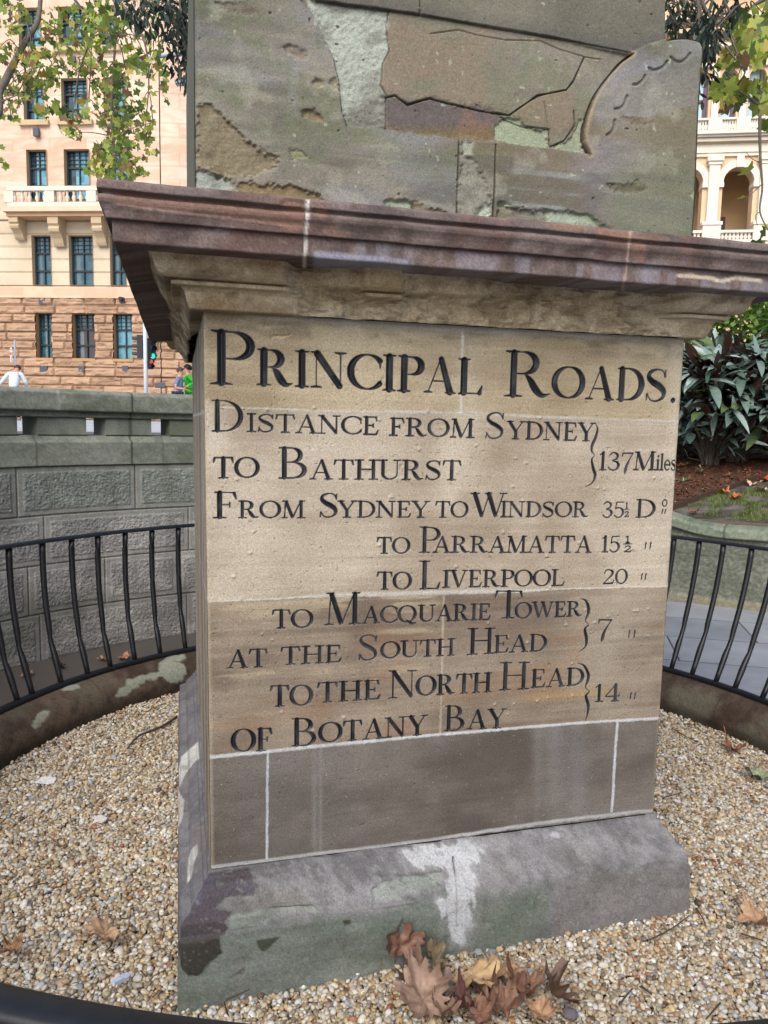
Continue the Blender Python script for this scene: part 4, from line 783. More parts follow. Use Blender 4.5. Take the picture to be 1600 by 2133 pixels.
inner = [(RCX + 2.0 * math.cos(2 * math.pi * k / n), RCY + 2.0 * math.sin(2 * math.pi * k / n), -.295) for k in range(n)]; outer = [(RCX + 16 * math.cos(2 * math.pi * k / n), RCY + 16 * math.sin(2 * math.pi * k / n), -.295) for k in range(n)]
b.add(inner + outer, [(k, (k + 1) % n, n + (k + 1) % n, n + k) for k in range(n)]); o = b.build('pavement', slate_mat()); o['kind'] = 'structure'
ST_Z = 1.13
b = MB(); n = 60; am = [R_(60 + k * 2.6) for k in range(n)]
b.add([(RCX + 3.35 * math.cos(a), RCY + 3.35 * math.sin(a), ST_Z) for a in am] + [(RCX + 90 * math.cos(a), RCY + 90 * math.sin(a), ST_Z) for a in am], [(k, k + 1, n + k + 1, n + k) for k in range(n - 1)])
o = b.build('street', mat('street_concrete', (.42, .44, .48), nscale=2, namt=.2, bump=.2, bscale=30)); o['kind'] = 'structure'

# ------------------------------------------------------------------ curved retaining wall with a pierced parapet
RW = 2.90
WALL = empty('retaining_wall', (RCX - 2.2, RCY + 2.0, -.3), 'curved green-grey sandstone wall with square openings under its coping, behind the railing', 'wall')
A0, A1 = R_(62), R_(196)
def wallpiece(name, prof, step, colf, disp, cap=None):
    P = resample(prof, step) if len(prof) > 2 else np.array([np.linspace(prof[0][k], prof[1][k], max(2, int(abs(prof[1][1] - prof[0][1]) / step))) for k in (0, 1)]).T
    n = int((A1 - A0) * RW / step); A, F, c = ringsweep(P, n, colf, A0, A1, disp=disp); o = mesh_np(name, A.reshape(-1, 3), F, M_wall, None, c.reshape(-1, 3)); into(WALL, o); return o
ZR = [-.33, .0, .308, .618, .925]
JA = {0: [], 1: [], 2: [], 3: []}
def wang(px, py):
    # where the sight line meets the wall cylinder
    d = ray(px, py); ox, oy = CAM[0] - RCX, CAM[1] - RCY; a = d[0] ** 2 + d[1] ** 2; bq = ox * d[0] + oy * d[1]; c = ox * ox + oy * oy - RW * RW; t = (-bq + math.sqrt(bq * bq - a * c)) / a; return math.atan2(oy + d[1] * t, ox + d[0] * t) % (2 * math.pi)
J = {3: [wang(36, 1030), wang(282, 1020)], 2: [wang(93, 1120), wang(393, 1100)], 1: [wang(220, 1220), wang(60, 1230)], 0: [wang(85, 1330), wang(390, 1290)]}
joints = {}
for r, (a, b_) in J.items():
    p = abs(a - b_); lo = min(a, b_); joints[r] = [lo + p * k for k in range(-12, 24)]
def wall_fields(a, z):
    ms = np.full(a.shape, 9.); rw = np.clip(np.searchsorted(ZR, z) - 1, 0, 3)
    for zj in ZR: ms = np.minimum(ms, np.abs(z - zj))
    for r, js in joints.items():
        k = rw == r
        for j in js:
            ms = np.where(k, np.minimum(ms, np.abs(a - j) * RW), ms)
    return ms, rw
def wdisp(a, r, z):
    ms, rw = wall_fields(a, z); peck = ridge(a * RW * 62, z * 95, 3, 450) * .6 + fbm(a * RW * 120, z * 120, 2, 451) * .5; inside = ss(.036, .046, ms + .004 * fbm(a * 40, z * 40, 2, 452))
    return inside * (-.010 + .015 * (1 - peck)) * 1.0 + .010 * ss(.006, .001, ms) - .001 * fbm(a * 90, z * 90, 2, 453), 0 * z
def wcol(A, a):
    z = A[..., 2]; ms, rw = wall_fields(a, z); n1 = fbm(a * 6, z * 5, 4, 460); n2 = fbm(a * 80, z * 30, 3, 461)
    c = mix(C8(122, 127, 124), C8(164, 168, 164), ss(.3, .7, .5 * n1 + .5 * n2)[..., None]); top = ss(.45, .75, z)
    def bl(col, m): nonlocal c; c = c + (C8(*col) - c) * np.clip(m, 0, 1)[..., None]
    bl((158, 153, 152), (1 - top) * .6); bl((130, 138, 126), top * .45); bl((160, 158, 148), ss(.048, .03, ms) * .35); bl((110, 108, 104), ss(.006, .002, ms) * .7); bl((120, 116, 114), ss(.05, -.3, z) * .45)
    bl((186, 184, 178), ss(.56, .72, fbm(a * 10, z * 12, 5, 465)) * (1 - top) * .5); bl((96, 104, 88), ss(.55, .75, fbm(a * 5 + 3, z * 2, 5, 466)) * .5); bl((100, 94, 92), ss(.5, .75, fbm(a * 22, z * 2.5, 4, 467)) * .4)
    return c
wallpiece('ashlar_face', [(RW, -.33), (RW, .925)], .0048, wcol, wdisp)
def smooth_col(g, seed):
    def f(A, a):
        z = A[..., 2]; n1 = fbm(a * 9, z * 9, 4, seed); n2 = fbm(a * 60, z * 40, 4, seed + 1); c = mix(C8(116, 122, 112), C8(146, 150, 138), ss(.3, .7, .5 * n1 + .5 * n2)[..., None]) * g
        px, py = proj(A); c = c + (C8(90, 102, 78) - c) * (ss(.5, .7, fbm(a * 7, z * 6, 4, seed + 2)) * .5)[..., None]
        vis = (px > -50) & (px < 420) & (A[..., 0] < .3)
        k = np.minimum(segd(px, py, [(120, 816), (124, 836), (122, 852)]), segd(px, py, [(134, 826), (124, 842)])); c = c + (C8(170, 178, 172) - c) * (ss(5, 2, k + 3 * n2 - 1.5) * .7 * vis)[..., None]
        j = np.full(a.shape, 9.)
        for q in (wang(272, 840), wang(-250, 840), wang(75, 945) if seed == 470 else 99, wang(340, 945) if seed == 470 else 99): j = np.minimum(j, np.abs(a - q) * RW)
        c = c + (C8(52, 52, 44) - c) * (ss(.006, .002, j) * .9)[..., None]; return c
    return f
sdisp = lambda a, r, z: (.003 * (fbm(a * 40, z * 30, 4, 475) - .5), .002 * (fbm(a * 14, z * 0, 3, 476) - .5))
wallpiece('string_course', [(RW + .03, .922), (RW - .012, .924), (RW - .014, .930), (RW - .014, 1.072), (RW + .004, 1.084), (RW + .030, 1.112), (RW + .05, 1.1155), (RW + .24, 1.116), (RW + .25, .9)], .012, smooth_col(1, 470), sdisp)
wallpiece('coping', [(RW + .25, 1.226), (RW + .03, 1.2255), (RW + .004, 1.227), (RW, 1.232), (RW, 1.262), (RW - .03, 1.266), (RW - .034, 1.272), (RW - .034, 1.375), (RW - .02, 1.392), (RW + .04, 1.402), (RW + .24, 1.405), (RW + .25, 1.23)], .012, smooth_col(1, 480), sdisp)
sl = [(wang(57, 888), wang(59, 888)), (wang(202, 890), wang(204, 890)), (wang(333, 893), wang(335, 893))]
mids = sorted((a + b_) / 2 for a, b_ in sl); pitch = (mids[-1] - mids[0]) / 2; wdt = .128 / RW
n0 = [mids[1] + pitch * k for k in range(-7, 11)]
for a, b_ in zip(n0[:-1], n0[1:]):
    aa = a + wdt / 2; bb = b_ - wdt / 2
    if bb < A0 + .02 or aa > A1 - .02: continue
    P = [(RW + .22, 1.1145), (RW + .03, 1.1145), (RW + .022, 1.117), (RW + .02, 1.12), (RW + .02, 1.222), (RW + .024, 1.2265), (RW + .22, 1.2265)]
    A, F, c = ringsweep(P, 16, smooth_col(1.05, 490), aa, bb); v = A.reshape(-1, 3).tolist(); m_ = MB(); m_.v = [tuple(p) for p in v]; m_.f = [tuple(q) for q in F] + [tuple(range(7)), tuple(15 * 7 + k for k in range(7))[::-1]]; m_.c = [tuple(p) for p in c.reshape(-1, 3)]
    into(WALL, m_.build('parapet_block', M_wall))

# ------------------------------------------------------------------ low garden wall, soil, mulch, grass and plants on the other side
LW = np.array([4.20, 3.83]); LD = np.array([.713, -.701]); LN = np.array([.701, .713])
def gz(s, v): return .40 + .185 * np.clip(v, 0, 9) + .03 * (fbm(s * 1.3 + 5, v * 1.3, 3, 500) - .5)
def lw_top(s): return .395 + .30 * (1 - ss(-.9, .42, s)) + .012 * np.sin(s)
LOW = empty('garden_wall', (LW[0] + .5 * LD[0], LW[1] + .5 * LD[1], -.3), 'low sandstone garden wall with a smooth coping that sweeps up, edging the mulch bed', 'wall')
def lowwall():
    s = np.linspace(-3.4, 4.2, 760)[:, None]
    def build(name, nv, P, colf):
        v = np.linspace(0, 1, nv)[None, :]; off, z = P(s + 0 * v, v + 0 * s); A = np.stack([LW[0] + LD[0] * s + LN[0] * off, LW[1] + LD[1] * s + LN[1] * off, z], -1)
        o = mesh_np(name, A.reshape(-1, 3), gridF(760, nv), M_wall, None, colf(s + 0 * v, z).reshape(-1, 3)); into(LOW, o)
    def fcol(s, z):
        n1 = fbm(s * 3, z * 5, 4, 510); n2 = fbm(s * 60, z * 60, 3, 511); c = mix(C8(104, 108, 96), C8(140, 142, 128), ss(.3, .7, .5 * n1 + .5 * n2)[..., None]); j = np.minimum(np.abs(z - .14), np.where(z > .14, np.abs((s + .42) % .9 - .45), np.abs((s + .1) % .9 - .45)))
        c = c + (C8(80, 80, 70) - c) * (ss(.006, .002, j) * .8)[..., None]; c = c + (C8(150, 142, 116) - c) * ss(-.22, -.25, z)[..., None] * .7; return c
    def facep(s, v):
        z = -.33 + (lw_top(s) - .09 + .33) * v; peck = ridge(s * 30, z * 45, 3, 512); base = ss(-.225, -.24, z) * .03; return -(.012 * peck + base), z
    build('wall_face', 70, facep, fcol)
    prof = resample([(.0, -.10), (-.045, -.095), (-.055, -.085), (-.055, -.03), (-.04, -.008), (0, .0), (.22, .004), (.26, -.02), (.26, -.4)], .02)
    def copp(s, v): k = np.interp(v * (len(prof) - 1), np.arange(len(prof)), np.arange(len(prof))); return np.interp(k, np.arange(len(prof)), prof[:, 0]), lw_top(s) + np.interp(k, np.arange(len(prof)), prof[:, 1]) + .003 * fbm(s * 14, s * 0, 3, 515)
    def ccol(s, z):
        n1 = fbm(s * 5, z * 12, 4, 516); n2 = fbm(s * 50, z * 50, 3, 517); c = mix(C8(110, 124, 104), C8(148, 154, 134), ss(.3, .7, .5 * n1 + .5 * n2)[..., None]); j = np.abs((s - .42 + .9) % 1.8 - .9); return c + (C8(60, 60, 52) - c) * (ss(.008, .003, j) * .9)[..., None]
    build('coping', len(prof), copp, ccol)
lowwall()
def gp(s, v, dz=0.0): return np.array([LW[0] + LD[0] * s + LN[0] * v, LW[1] + LD[1] * s + LN[1] * v, float(gz(np.array(s), np.array(v))) + dz])
def on_soil(px, py):
    d = ray(px, py); t = 5.0
    for k in range(60):
        p = CAM + d * t; v = (p[:2] - LW) @ LN; s = (p[:2] - LW) @ LD; g = float(gz(np.array(s), np.array(v)))
        t += (p[2] - g) / max(.05, -d[2] + .185 * (d[:2] @ LN)) * .6
    return s, v
E1, E2 = on_soil(1405, 1062), on_soil(1598, 992)
s = np.linspace(-4, 7, 240)[:, None]; v = np.linspace(.2, 9, 200)[None, :]; Z = gz(s, v); A = np.stack([LW[0] + LD[0] * s + LN[0] * v, LW[1] + LD[1] * s + LN[1] * v, Z], -1)
edge_v = lambda s: E1[1] + (E2[1] - E1[1]) * (s - E1[0]) / (E2[0] - E1[0])
lawn = ss(-.02, .05, edge_v(s) - v); n1 = fbm(s * 9, v * 9, 4, 520)
c = mix(mix(C8(70, 48, 36), C8(112, 78, 58), n1[..., None]), mix(C8(74, 68, 58), C8(120, 116, 104), ss(.3, .7, n1)[..., None]), lawn[..., None])
o = mesh_np('garden_soil', A.reshape(-1, 3), gridF(240, 200), mat('garden_soil', attr=True, nscale=30, namt=.4, bump=.8, bscale=60, bdist=.02), None, c.reshape(-1, 3)); o['kind'] = 'structure'
def chips():
    V, F, C_ = [], [], []
    n = 9000; s = RS.uniform(-1.6, 3.2, n); v = RS.uniform(.2, 3.0, n); k = v > edge_v(s) + .02; s, v = s[k], v[k]
    for a, b_ in zip(s, v):
        p = gp(a, b_, .006); L = RS.uniform(.008, .03); wd = RS.uniform(.003, .009); t = RS.uniform(0, 6.3); d1 = np.array([math.cos(t), math.sin(t), RS.normal(0, .35)]) * L; d2 = np.array([-math.sin(t), math.cos(t), RS.normal(0, .3)]) * wd; i = len(V)
        V += [p - d1 - d2, p + d1 - d2, p + d1 * .9 + d2, p - d1 * .8 + d2]; F.append((i, i + 1, i + 2, i + 3)); q = RS.rand(); col = C8(118, 70, 48) if q < .5 else C8(150, 98, 70) if q < .78 else C8(84, 52, 40) if q < .95 else C8(186, 160, 136); C_ += [col * RS.uniform(.7, 1.15)] * 4
    o = mesh_np('mulch', V, F, M_leafdry, None, np.array(C_), False); o['kind'] = 'stuff'; o['label'] = 'red-brown bark mulch chips under the dark leafy plants'
chips()
def grass():
    V, F, C_ = [], [], []
    n = 42000; s = RS.uniform(-.6, 3.0, n); v = RS.uniform(.22, 2.2, n); k = (v < edge_v(s) - .04) & (fbm(s * 3.2, v * 3.2, 3, 530) > .46); s, v = s[k], v[k]
    for a, b_ in zip(s, v):
        p = gp(a, b_); t = RS.uniform(0, 6.3); h = RS.uniform(.015, .045); d = np.array([math.cos(t), math.sin(t), 0]); wv = np.array([-d[1], d[0], 0]) * .003; i = len(V)
        V += [p - wv, p + wv, p + d * h * .7 + (0, 0, h)]; F.append((i, i + 1, i + 2)); C_ += [mix(C8(96, 120, 50), C8(150, 164, 84), RS.rand())] * 3
    o = mesh_np('lawn_grass', V, F, M_leaf, None, np.array(C_), False); o['kind'] = 'stuff'; o['label'] = 'thin patchy lawn behind the low garden wall coping'
grass()
# timber edging between mulch and lawn
b = MB(); b.cur = tuple(C8(78, 62, 54)); pts = []
for k in range(30):
    a = -1.2 + 4.4 * k / 29; pts.append((a, edge_v(a)))
for (a, va), (c_, vc) in zip(pts[:-1], pts[1:]):
    P = [gp(a, va, -.04), gp(c_, vc, -.04), gp(c_, vc, .05), gp(a, va, .05)]; Q = [gp(a, va + .035, -.04), gp(c_, vc + .035, -.04), gp(c_, vc + .035, .05), gp(a, va + .035, .05)]
    b.add(P + Q, [(0, 1, 2, 3), (7, 6, 5, 4), (3, 2, 6, 7)])
tag(b.build('timber_edging', M_wall), 'low dark timber edging board between red mulch and thin lawn', 'edging')
# dark leafed plants with purple undersides
M_cal = mat('silver_green_leaf', attr=True, nscale=14, namt=.28, rough=.26, bump=0, spec=.6, back=tuple(C8(74, 40, 34)))
def bladeleaf(base, d, up, L, wd, V, F, C_, col, droop=.3, fold=.25, seg=6):
    d = d / np.linalg.norm(d); sd = np.cross(d, up); sd /= np.linalg.norm(sd) + 1e-9; nn = np.cross(sd, d); i = len(V)
    for k in range(seg + 1):
        t = k / seg; wv = wd * (math.sin(math.pi * min(1, t * .94 + .05)) ** .8) if 0 < k < seg else .002; c0 = base + d * L * t - np.array([0, 0, 1.0]) * droop * L * t * t
        V += [c0 - sd * wv + nn * wv * fold, c0, c0 + sd * wv + nn * wv * fold]; C_ += [col, col * 1.12, col]
    for k in range(seg): a = i + 3 * k; F += [(a, a + 1, a + 4, a + 3), (a + 1, a + 2, a + 5, a + 4)]
def cal_plant(px, py, D, H, n, label, seed, spread=.6):
    g = np.random.RandomState(seed); s, v = on_soil(px, py); base = gp(s, v); t = empty('leafy_plant', base, label, 'plant', 'dark leafed plants in the mulch bed'); V, F, C_ = [], [], []; st = MB(); st.cur = tuple(C8(86, 46, 40))
    tocam = CAM - base; tocam = tocam / np.linalg.norm(tocam)
    for k in range(n):
        h = H * (.06 + .94 * g.rand() ** .62); a = g.uniform(0, 6.28); r = spread * (.15 + .85 * g.rand()) * (1 - .38 * (h / H) ** 2) * (.5 + .9 * min(1, h / H * 2.2)); o = np.array([math.cos(a) * r, math.sin(a) * r, h]); o += tocam * .10 * g.rand()
        p = base + o; out = np.array([math.cos(a + g.normal(0, .7)), math.sin(a + g.normal(0, .7)), g.normal(.42, .42)]); L = g.uniform(.24, .52) * (.6 if h < .3 * H else 1); q = g.rand(); col = mix(C8(74, 98, 82), C8(176, 196, 188), g.rand() ** 1.5) if q < .88 else C8(96, 116, 72) if q < .985 else C8(140, 156, 90)
        up = np.array([g.normal(0, .35), g.normal(0, .35), 1]) + tocam * .45; bladeleaf(p, out, up, L, L * g.uniform(.085, .13), V, F, C_, col, g.uniform(0, .45))
        if k % 3 == 0: st.tube(crv([base + np.array([math.cos(a), math.sin(a), 0]) * .10 * g.rand() * spread * 2, base + o * (.45, .45, .6), p], 3), .005, 4, False)
    into(t, mesh_np('leaves', V, F, M_cal, None, np.array(C_)), st.build('stems', M_bark))
for i, (px, py, D, H, n, lab, sp) in enumerate(((1440, 950, 8.3, 1.12, 150, 'dark purple-backed leafy plant nearest the inscribed stone, beside the pale tufts', .55), (1476, 968, 8.3, 1.12, 200, 'purple-stemmed leafy plant standing over the pale grass tufts in the mulch', .55), (1530, 962, 8.4, 1.15, 230, 'silvery leafy plant in the middle of the row behind the bare twigs', .6),
    (1585, 955, 8.5, 1.15, 230, 'dark leafy plant at the picture edge behind the timber edging', .6), (1640, 965, 8.6, 1.15, 160, 'outermost silvery leafy plant, cut by the picture edge', .6), (1500, 930, 9.3, 1.25, 150, 'taller leafy plant behind the others, against the bright green shrub', .6))): cal_plant(px, py, D, H, int(n * 2.3), lab, 600 + i, sp)
# pale grass tufts
for i, (px, py, lab, sz) in enumerate(((1433, 968, 'small pale grass tuft beside the stone, furthest back in the mulch', .10), (1460, 984, 'upright pale striped grass tuft in the mulch', .14), (1424, 1003, 'flattened pale grass tuft lowest in the mulch', .13))):
    s, v = on_soil(px, py); p = gp(s, v); V, F, C_ = [], [], []
    for k in range(16):
        a = rnd.uniform(0, 6.28); d = np.array([math.cos(a), math.sin(a), rnd.uniform(.4, 2.0)]); bladeleaf(p, d, np.array([0, 0, 1.]), sz * rnd.uniform(.6, 1.2), .006, V, F, C_, mix(C8(120, 140, 84), C8(206, 210, 170), rnd.random()), .5, .2, 4)
    o = mesh_np('grass_tuft', np.array(V) - p, F, M_leaf, None, np.array(C_)); o.location = tuple(p); tag(o, lab, 'grass tuft', 'pale grass tufts in the mulch')
# bright green shrub behind
def shrub(cx, cy, cz, rx, ry, rz, n, L, label, seed, lo=(66, 100, 36), hi=(136, 170, 76)):
    g = np.random.RandomState(seed); t = empty('green_shrub', (cx, cy, cz - rz), label, 'shrub'); V, F, C_ = [], [], []; st = MB(); st.cur = tuple(C8(80, 66, 50))
    for k in range(n):
        q = g.normal(0, 1, 3); q /= np.linalg.norm(q); r = (.35 + .7 * g.rand() ** .6) * (.8 + .4 * fbm(np.array(q[0] * 2 + 5), np.array(q[1] * 2 + q[2]), 2, seed)); p = np.array([cx, cy, cz]) + q * r * (rx, ry, rz)
        d = q + g.normal(0, .7, 3); bladeleaf(p, d, np.array([g.normal(0, .5), g.normal(0, .5), 1]), L * g.uniform(.6, 1.2), L * .27, V, F, C_, mix(C8(*lo), C8(*hi), g.rand() ** 1.3), .2, .15, 3)
    for k in range(26):
        a = g.uniform(0, 6.28); st.tube([(cx + .2 * math.cos(a), cy + .2 * math.sin(a), cz - rz), (cx + rx * .4 * math.cos(a), cy + ry * .4 * math.sin(a), cz - .2 * rz), (cx + rx * .7 * math.cos(a), cy + ry * .7 * math.sin(a), cz + .45 * rz)], [.02, .014, .006], 5, False)
    into(t, mesh_np('foliage', V, F, M_leaf, None, np.array(C_)), st.build('stems', M_bark))
p = at_d(1545, 700, 11.0); shrub(p[0], p[1], p[2] - .35, 2.0, 1.2, 1.35, 6500, .125, 'bright green small leaved shrub behind the dark leafy plants', 640)
p = at_d(1700, 690, 12.0); shrub(p[0], p[1], p[2] - .2, 1.8, 1.4, 1.6, 3600, .13, 'deep green shrub cut by the picture edge above the leafy plants', 641, (46, 76, 44), (96, 136, 70))
p = at_d(1420, 760, 12.5); shrub(p[0], p[1], p[2] - .5, 1.5, 1.2, 1.4, 2600, .12, 'darker green shrub mostly hidden by the inscribed stone', 642, (40, 66, 34), (92, 124, 56))
# bare twigs and dropped leaves in the bed are added with the other litter below

# ------------------------------------------------------------------ left sandstone building
LO = np.array([-10.26, 48.5, 0.]); LU = np.array([.938, -.3466, 0.]); LNR = np.array([-.3466, -.938, 0.])
def plf(O, U, N):
    def f(px, py, off=0.0):
        d = ray(px, py); P0 = O + N * off; t = (N @ (P0 - CAM)) / (N @ d); p = CAM + d * t; return (p - P0) @ U, p[2]
    return f
pl = plf(LO, LU, LNR)
def LW3(u_, z_, off=0.0): return LO + LU * u_ + LNR * off + np.array([0, 0, z_])
BL = empty('sandstone_building', LW3(0, ST_Z), 'peach sandstone office building with rock-faced ground storey and dark windows, across the street', 'building')
zb = pl(130, 622)[1]; zband = pl(130, 596)[1]; zbal = pl(60, 436, 1.2)[1]; ztop = pl(60, -260)[1]; uL = pl(-260, 400)[0]; uR = pl(338, 600)[0]; zcor = pl(60, 450)[1]
rows = [((78, 653), (113, 746), [(78, 113), (154, 201), (239, 279)]), ((66, 491), (107, 594), [(69, 108), (146, 195), (231, 264)]), ((58, 313), (98, 416), [(58, 99), (136, 188), (221, 271)]), ((50, 166), (92, 252), [(51, 92), (130, 183), (218, 263)]), ((40, 18), (85, 101), [(41, 86), (124, 176), (208, 241)])]
cols = []
for k in range(3):
    us = [(pl(r[2][k][0], (r[0][1] + r[1][1]) / 2)[0], pl(r[2][k][1], (r[0][1] + r[1][1]) / 2)[0]) for r in rows]; cols.append(us)
WIN = []
for ri, r in enumerate(rows):
    for k in range(-3, 3):
        kk = k if k >= 0 else 0; a, b_ = cols[kk][ri]
        if k < 0: sh = (cols[2][ri][0] - cols[0][ri][0]) / 2 * k - (1.2); a += sh; b_ += sh
        xm = (r[2][0][0] + r[2][0][1]) / 2
        WIN.append((a, b_, pl(xm, r[1][1])[1], pl(xm, r[0][1])[1], ri, k))
def lf_grid():
    ue = sorted(set(list(np.arange(uL, uR, .075)) + [q for w_ in WIN for q in w_[:2]])); ze = sorted(set(list(np.arange(ST_Z - .3, ztop, .075)) + [q for w_ in WIN for q in w_[2:4]] + [zb, zband]))
    ue = np.array([q for i, q in enumerate(ue)]); ze = np.array(ze); Rr = 4.2
    U_, Z_ = np.meshgrid(ue, ze, indexing='ij'); F = gridF(len(ue), len(ze)); uc = U_.reshape(-1)[F].mean(1); zc = Z_.reshape(-1)[F].mean(1); k = np.ones(len(F), bool)
    for a, b_, z0, z1, *_ in WIN: k &= ~((uc > a) & (uc < b_) & (zc > z0) & (zc < z1))
    th = np.linspace(0, R_(100), 90); uc2 = uR + Rr * th
    parts = [(U_, Z_, F[k], None), (np.meshgrid(uc2, ze, indexing='ij')[0], np.meshgrid(uc2, ze, indexing='ij')[1], gridF(90, len(ze)), th)]
    VV, FF, CC = [], [], []; base = 0
    for U1, Z1, F1, th_ in parts:
        bsz = .51; rw = np.floor((Z1 - ST_Z) / bsz); zf = (Z1 - ST_Z) / bsz - rw; bl_ = 1.9; uo = (U1 + (rw % 2) * .95 + .5 * np.sin(rw * 2.3)) / bl_; uf = uo - np.floor(uo); bid = np.floor(uo) * 7.13 + rw * 3.31
        e = np.minimum(np.minimum(zf, 1 - zf) * bsz, np.minimum(uf, 1 - uf) * bl_); low = Z1 < zb
        off = np.where(low, .10 + ss(.0, .09, e) * (.20 * ridge(U1 * 1.3 + bid, Z1 * 4.4, 5, 700) + .02), 0)
        band = (Z1 >= zb) & (Z1 < zband); off = np.where(band, .05 + .25 * (zband - Z1) / (zband - zb), off)
        mid_ = (Z1 >= zband) & (Z1 < zbal); q = (Z1 - zband) / .745; qf = np.abs(q - np.round(q)) * .745; off = np.where(mid_, .04 - .045 * ss(.05, .02, qf), off)
        off = np.where((Z1 > zcor - .2) & (Z1 < zbal + .2), off + .06, off)
        n1 = fbm(U1 * .5 + bid * 0, Z1 * .9, 4, 710); bc = np.modf(np.abs(np.sin(bid * 12.9898) * 43758.5453))[0]
        cl = mix(C8(158, 126, 102), C8(204, 170, 140), (.5 * bc + .5 * fbm(U1 * 3, Z1 * 5, 3, 711))[..., None]); cl = cl * (.8 + .4 * fbm(U1 * 1.1, Z1 * 2.2, 4, 713))[..., None]; cl = cl + (C8(132, 102, 80) - cl) * (ss(.03, .0, e) * .4)[..., None]
        r2 = np.floor((Z1) / .78); u2 = (U1 + (r2 % 2) * 1.1) / 2.2; b2 = np.modf(np.abs(np.sin(np.floor(u2) * 5.17 + r2 * 9.7) * 4375.85))[0]; e2 = np.minimum(np.abs(Z1 / .78 - np.round(Z1 / .78)) * .78, np.abs(u2 - np.round(u2)) * 2.2)
        strat = fbm(U1 * .8 + b2 * 30, Z1 * 5 + U1 * 1.2 * (b2 - .5) * 3 + b2 * 50, 4, 712)
        cu = mix(C8(226, 188, 160), C8(246, 222, 202), (.45 * b2 + .55 * ss(.3, .7, strat))[..., None]); cu = cu * (.88 + .24 * fbm(U1 * .35, Z1 * .5, 5, 714))[..., None]; cu = cu + (C8(206, 168, 140) - cu) * (ss(.04, .015, e2) * .5)[..., None]
        cm = mix(C8(208, 190, 162), C8(230, 214, 188), n1[..., None]); cm = cm + (C8(130, 110, 86) - cm) * (ss(.05, .02, qf) * .7)[..., None]
        cbn = mix(C8(210, 172, 146), C8(232, 198, 170), bc[..., None])
        c = np.where(low[..., None], cl, np.where(band[..., None], cbn, np.where(mid_[..., None], cm, cu)))
        if th_ is None: P = LO + U1[..., None] * LU + off[..., None] * LNR
        else:
            t = th_[:, None] + 0 * Z1; rr = Rr + off; ctr = LO + LU * uR - LNR * Rr; P = ctr + (np.sin(t) * rr)[..., None] * LU + (np.cos(t) * rr)[..., None] * LNR
        P = P.copy(); P[..., 2] = Z1; VV.append(P.reshape(-1, 3)); FF.append(F1 + base); CC.append(c.reshape(-1, 3)); base += U1.size
    into(BL, mesh_np('wall', np.vstack(VV), np.vstack(FF), M_far, None, np.vstack(CC), False))
lf_grid()
def quad(b, O3, a, c, z0, z1, o0, o1=None):
    o1 = o0 if o1 is None else o1; b.add([O3(a, z0, o0), O3(c, z0, o1), O3(c, z1, o1), O3(a, z1, o0)], [(0, 1, 2, 3)])
def bxp(b, O3, a, c, z0, z1, o0, o1):
    v = [O3(x, z, o) for x in (a, c) for o in (o0, o1) for z in (z0, z1)]; b.add(v, [(0, 1, 3, 2), (4, 6, 7, 5), (0, 4, 5, 1), (2, 3, 7, 6), (0, 2, 6, 4), (1, 5, 7, 3)])
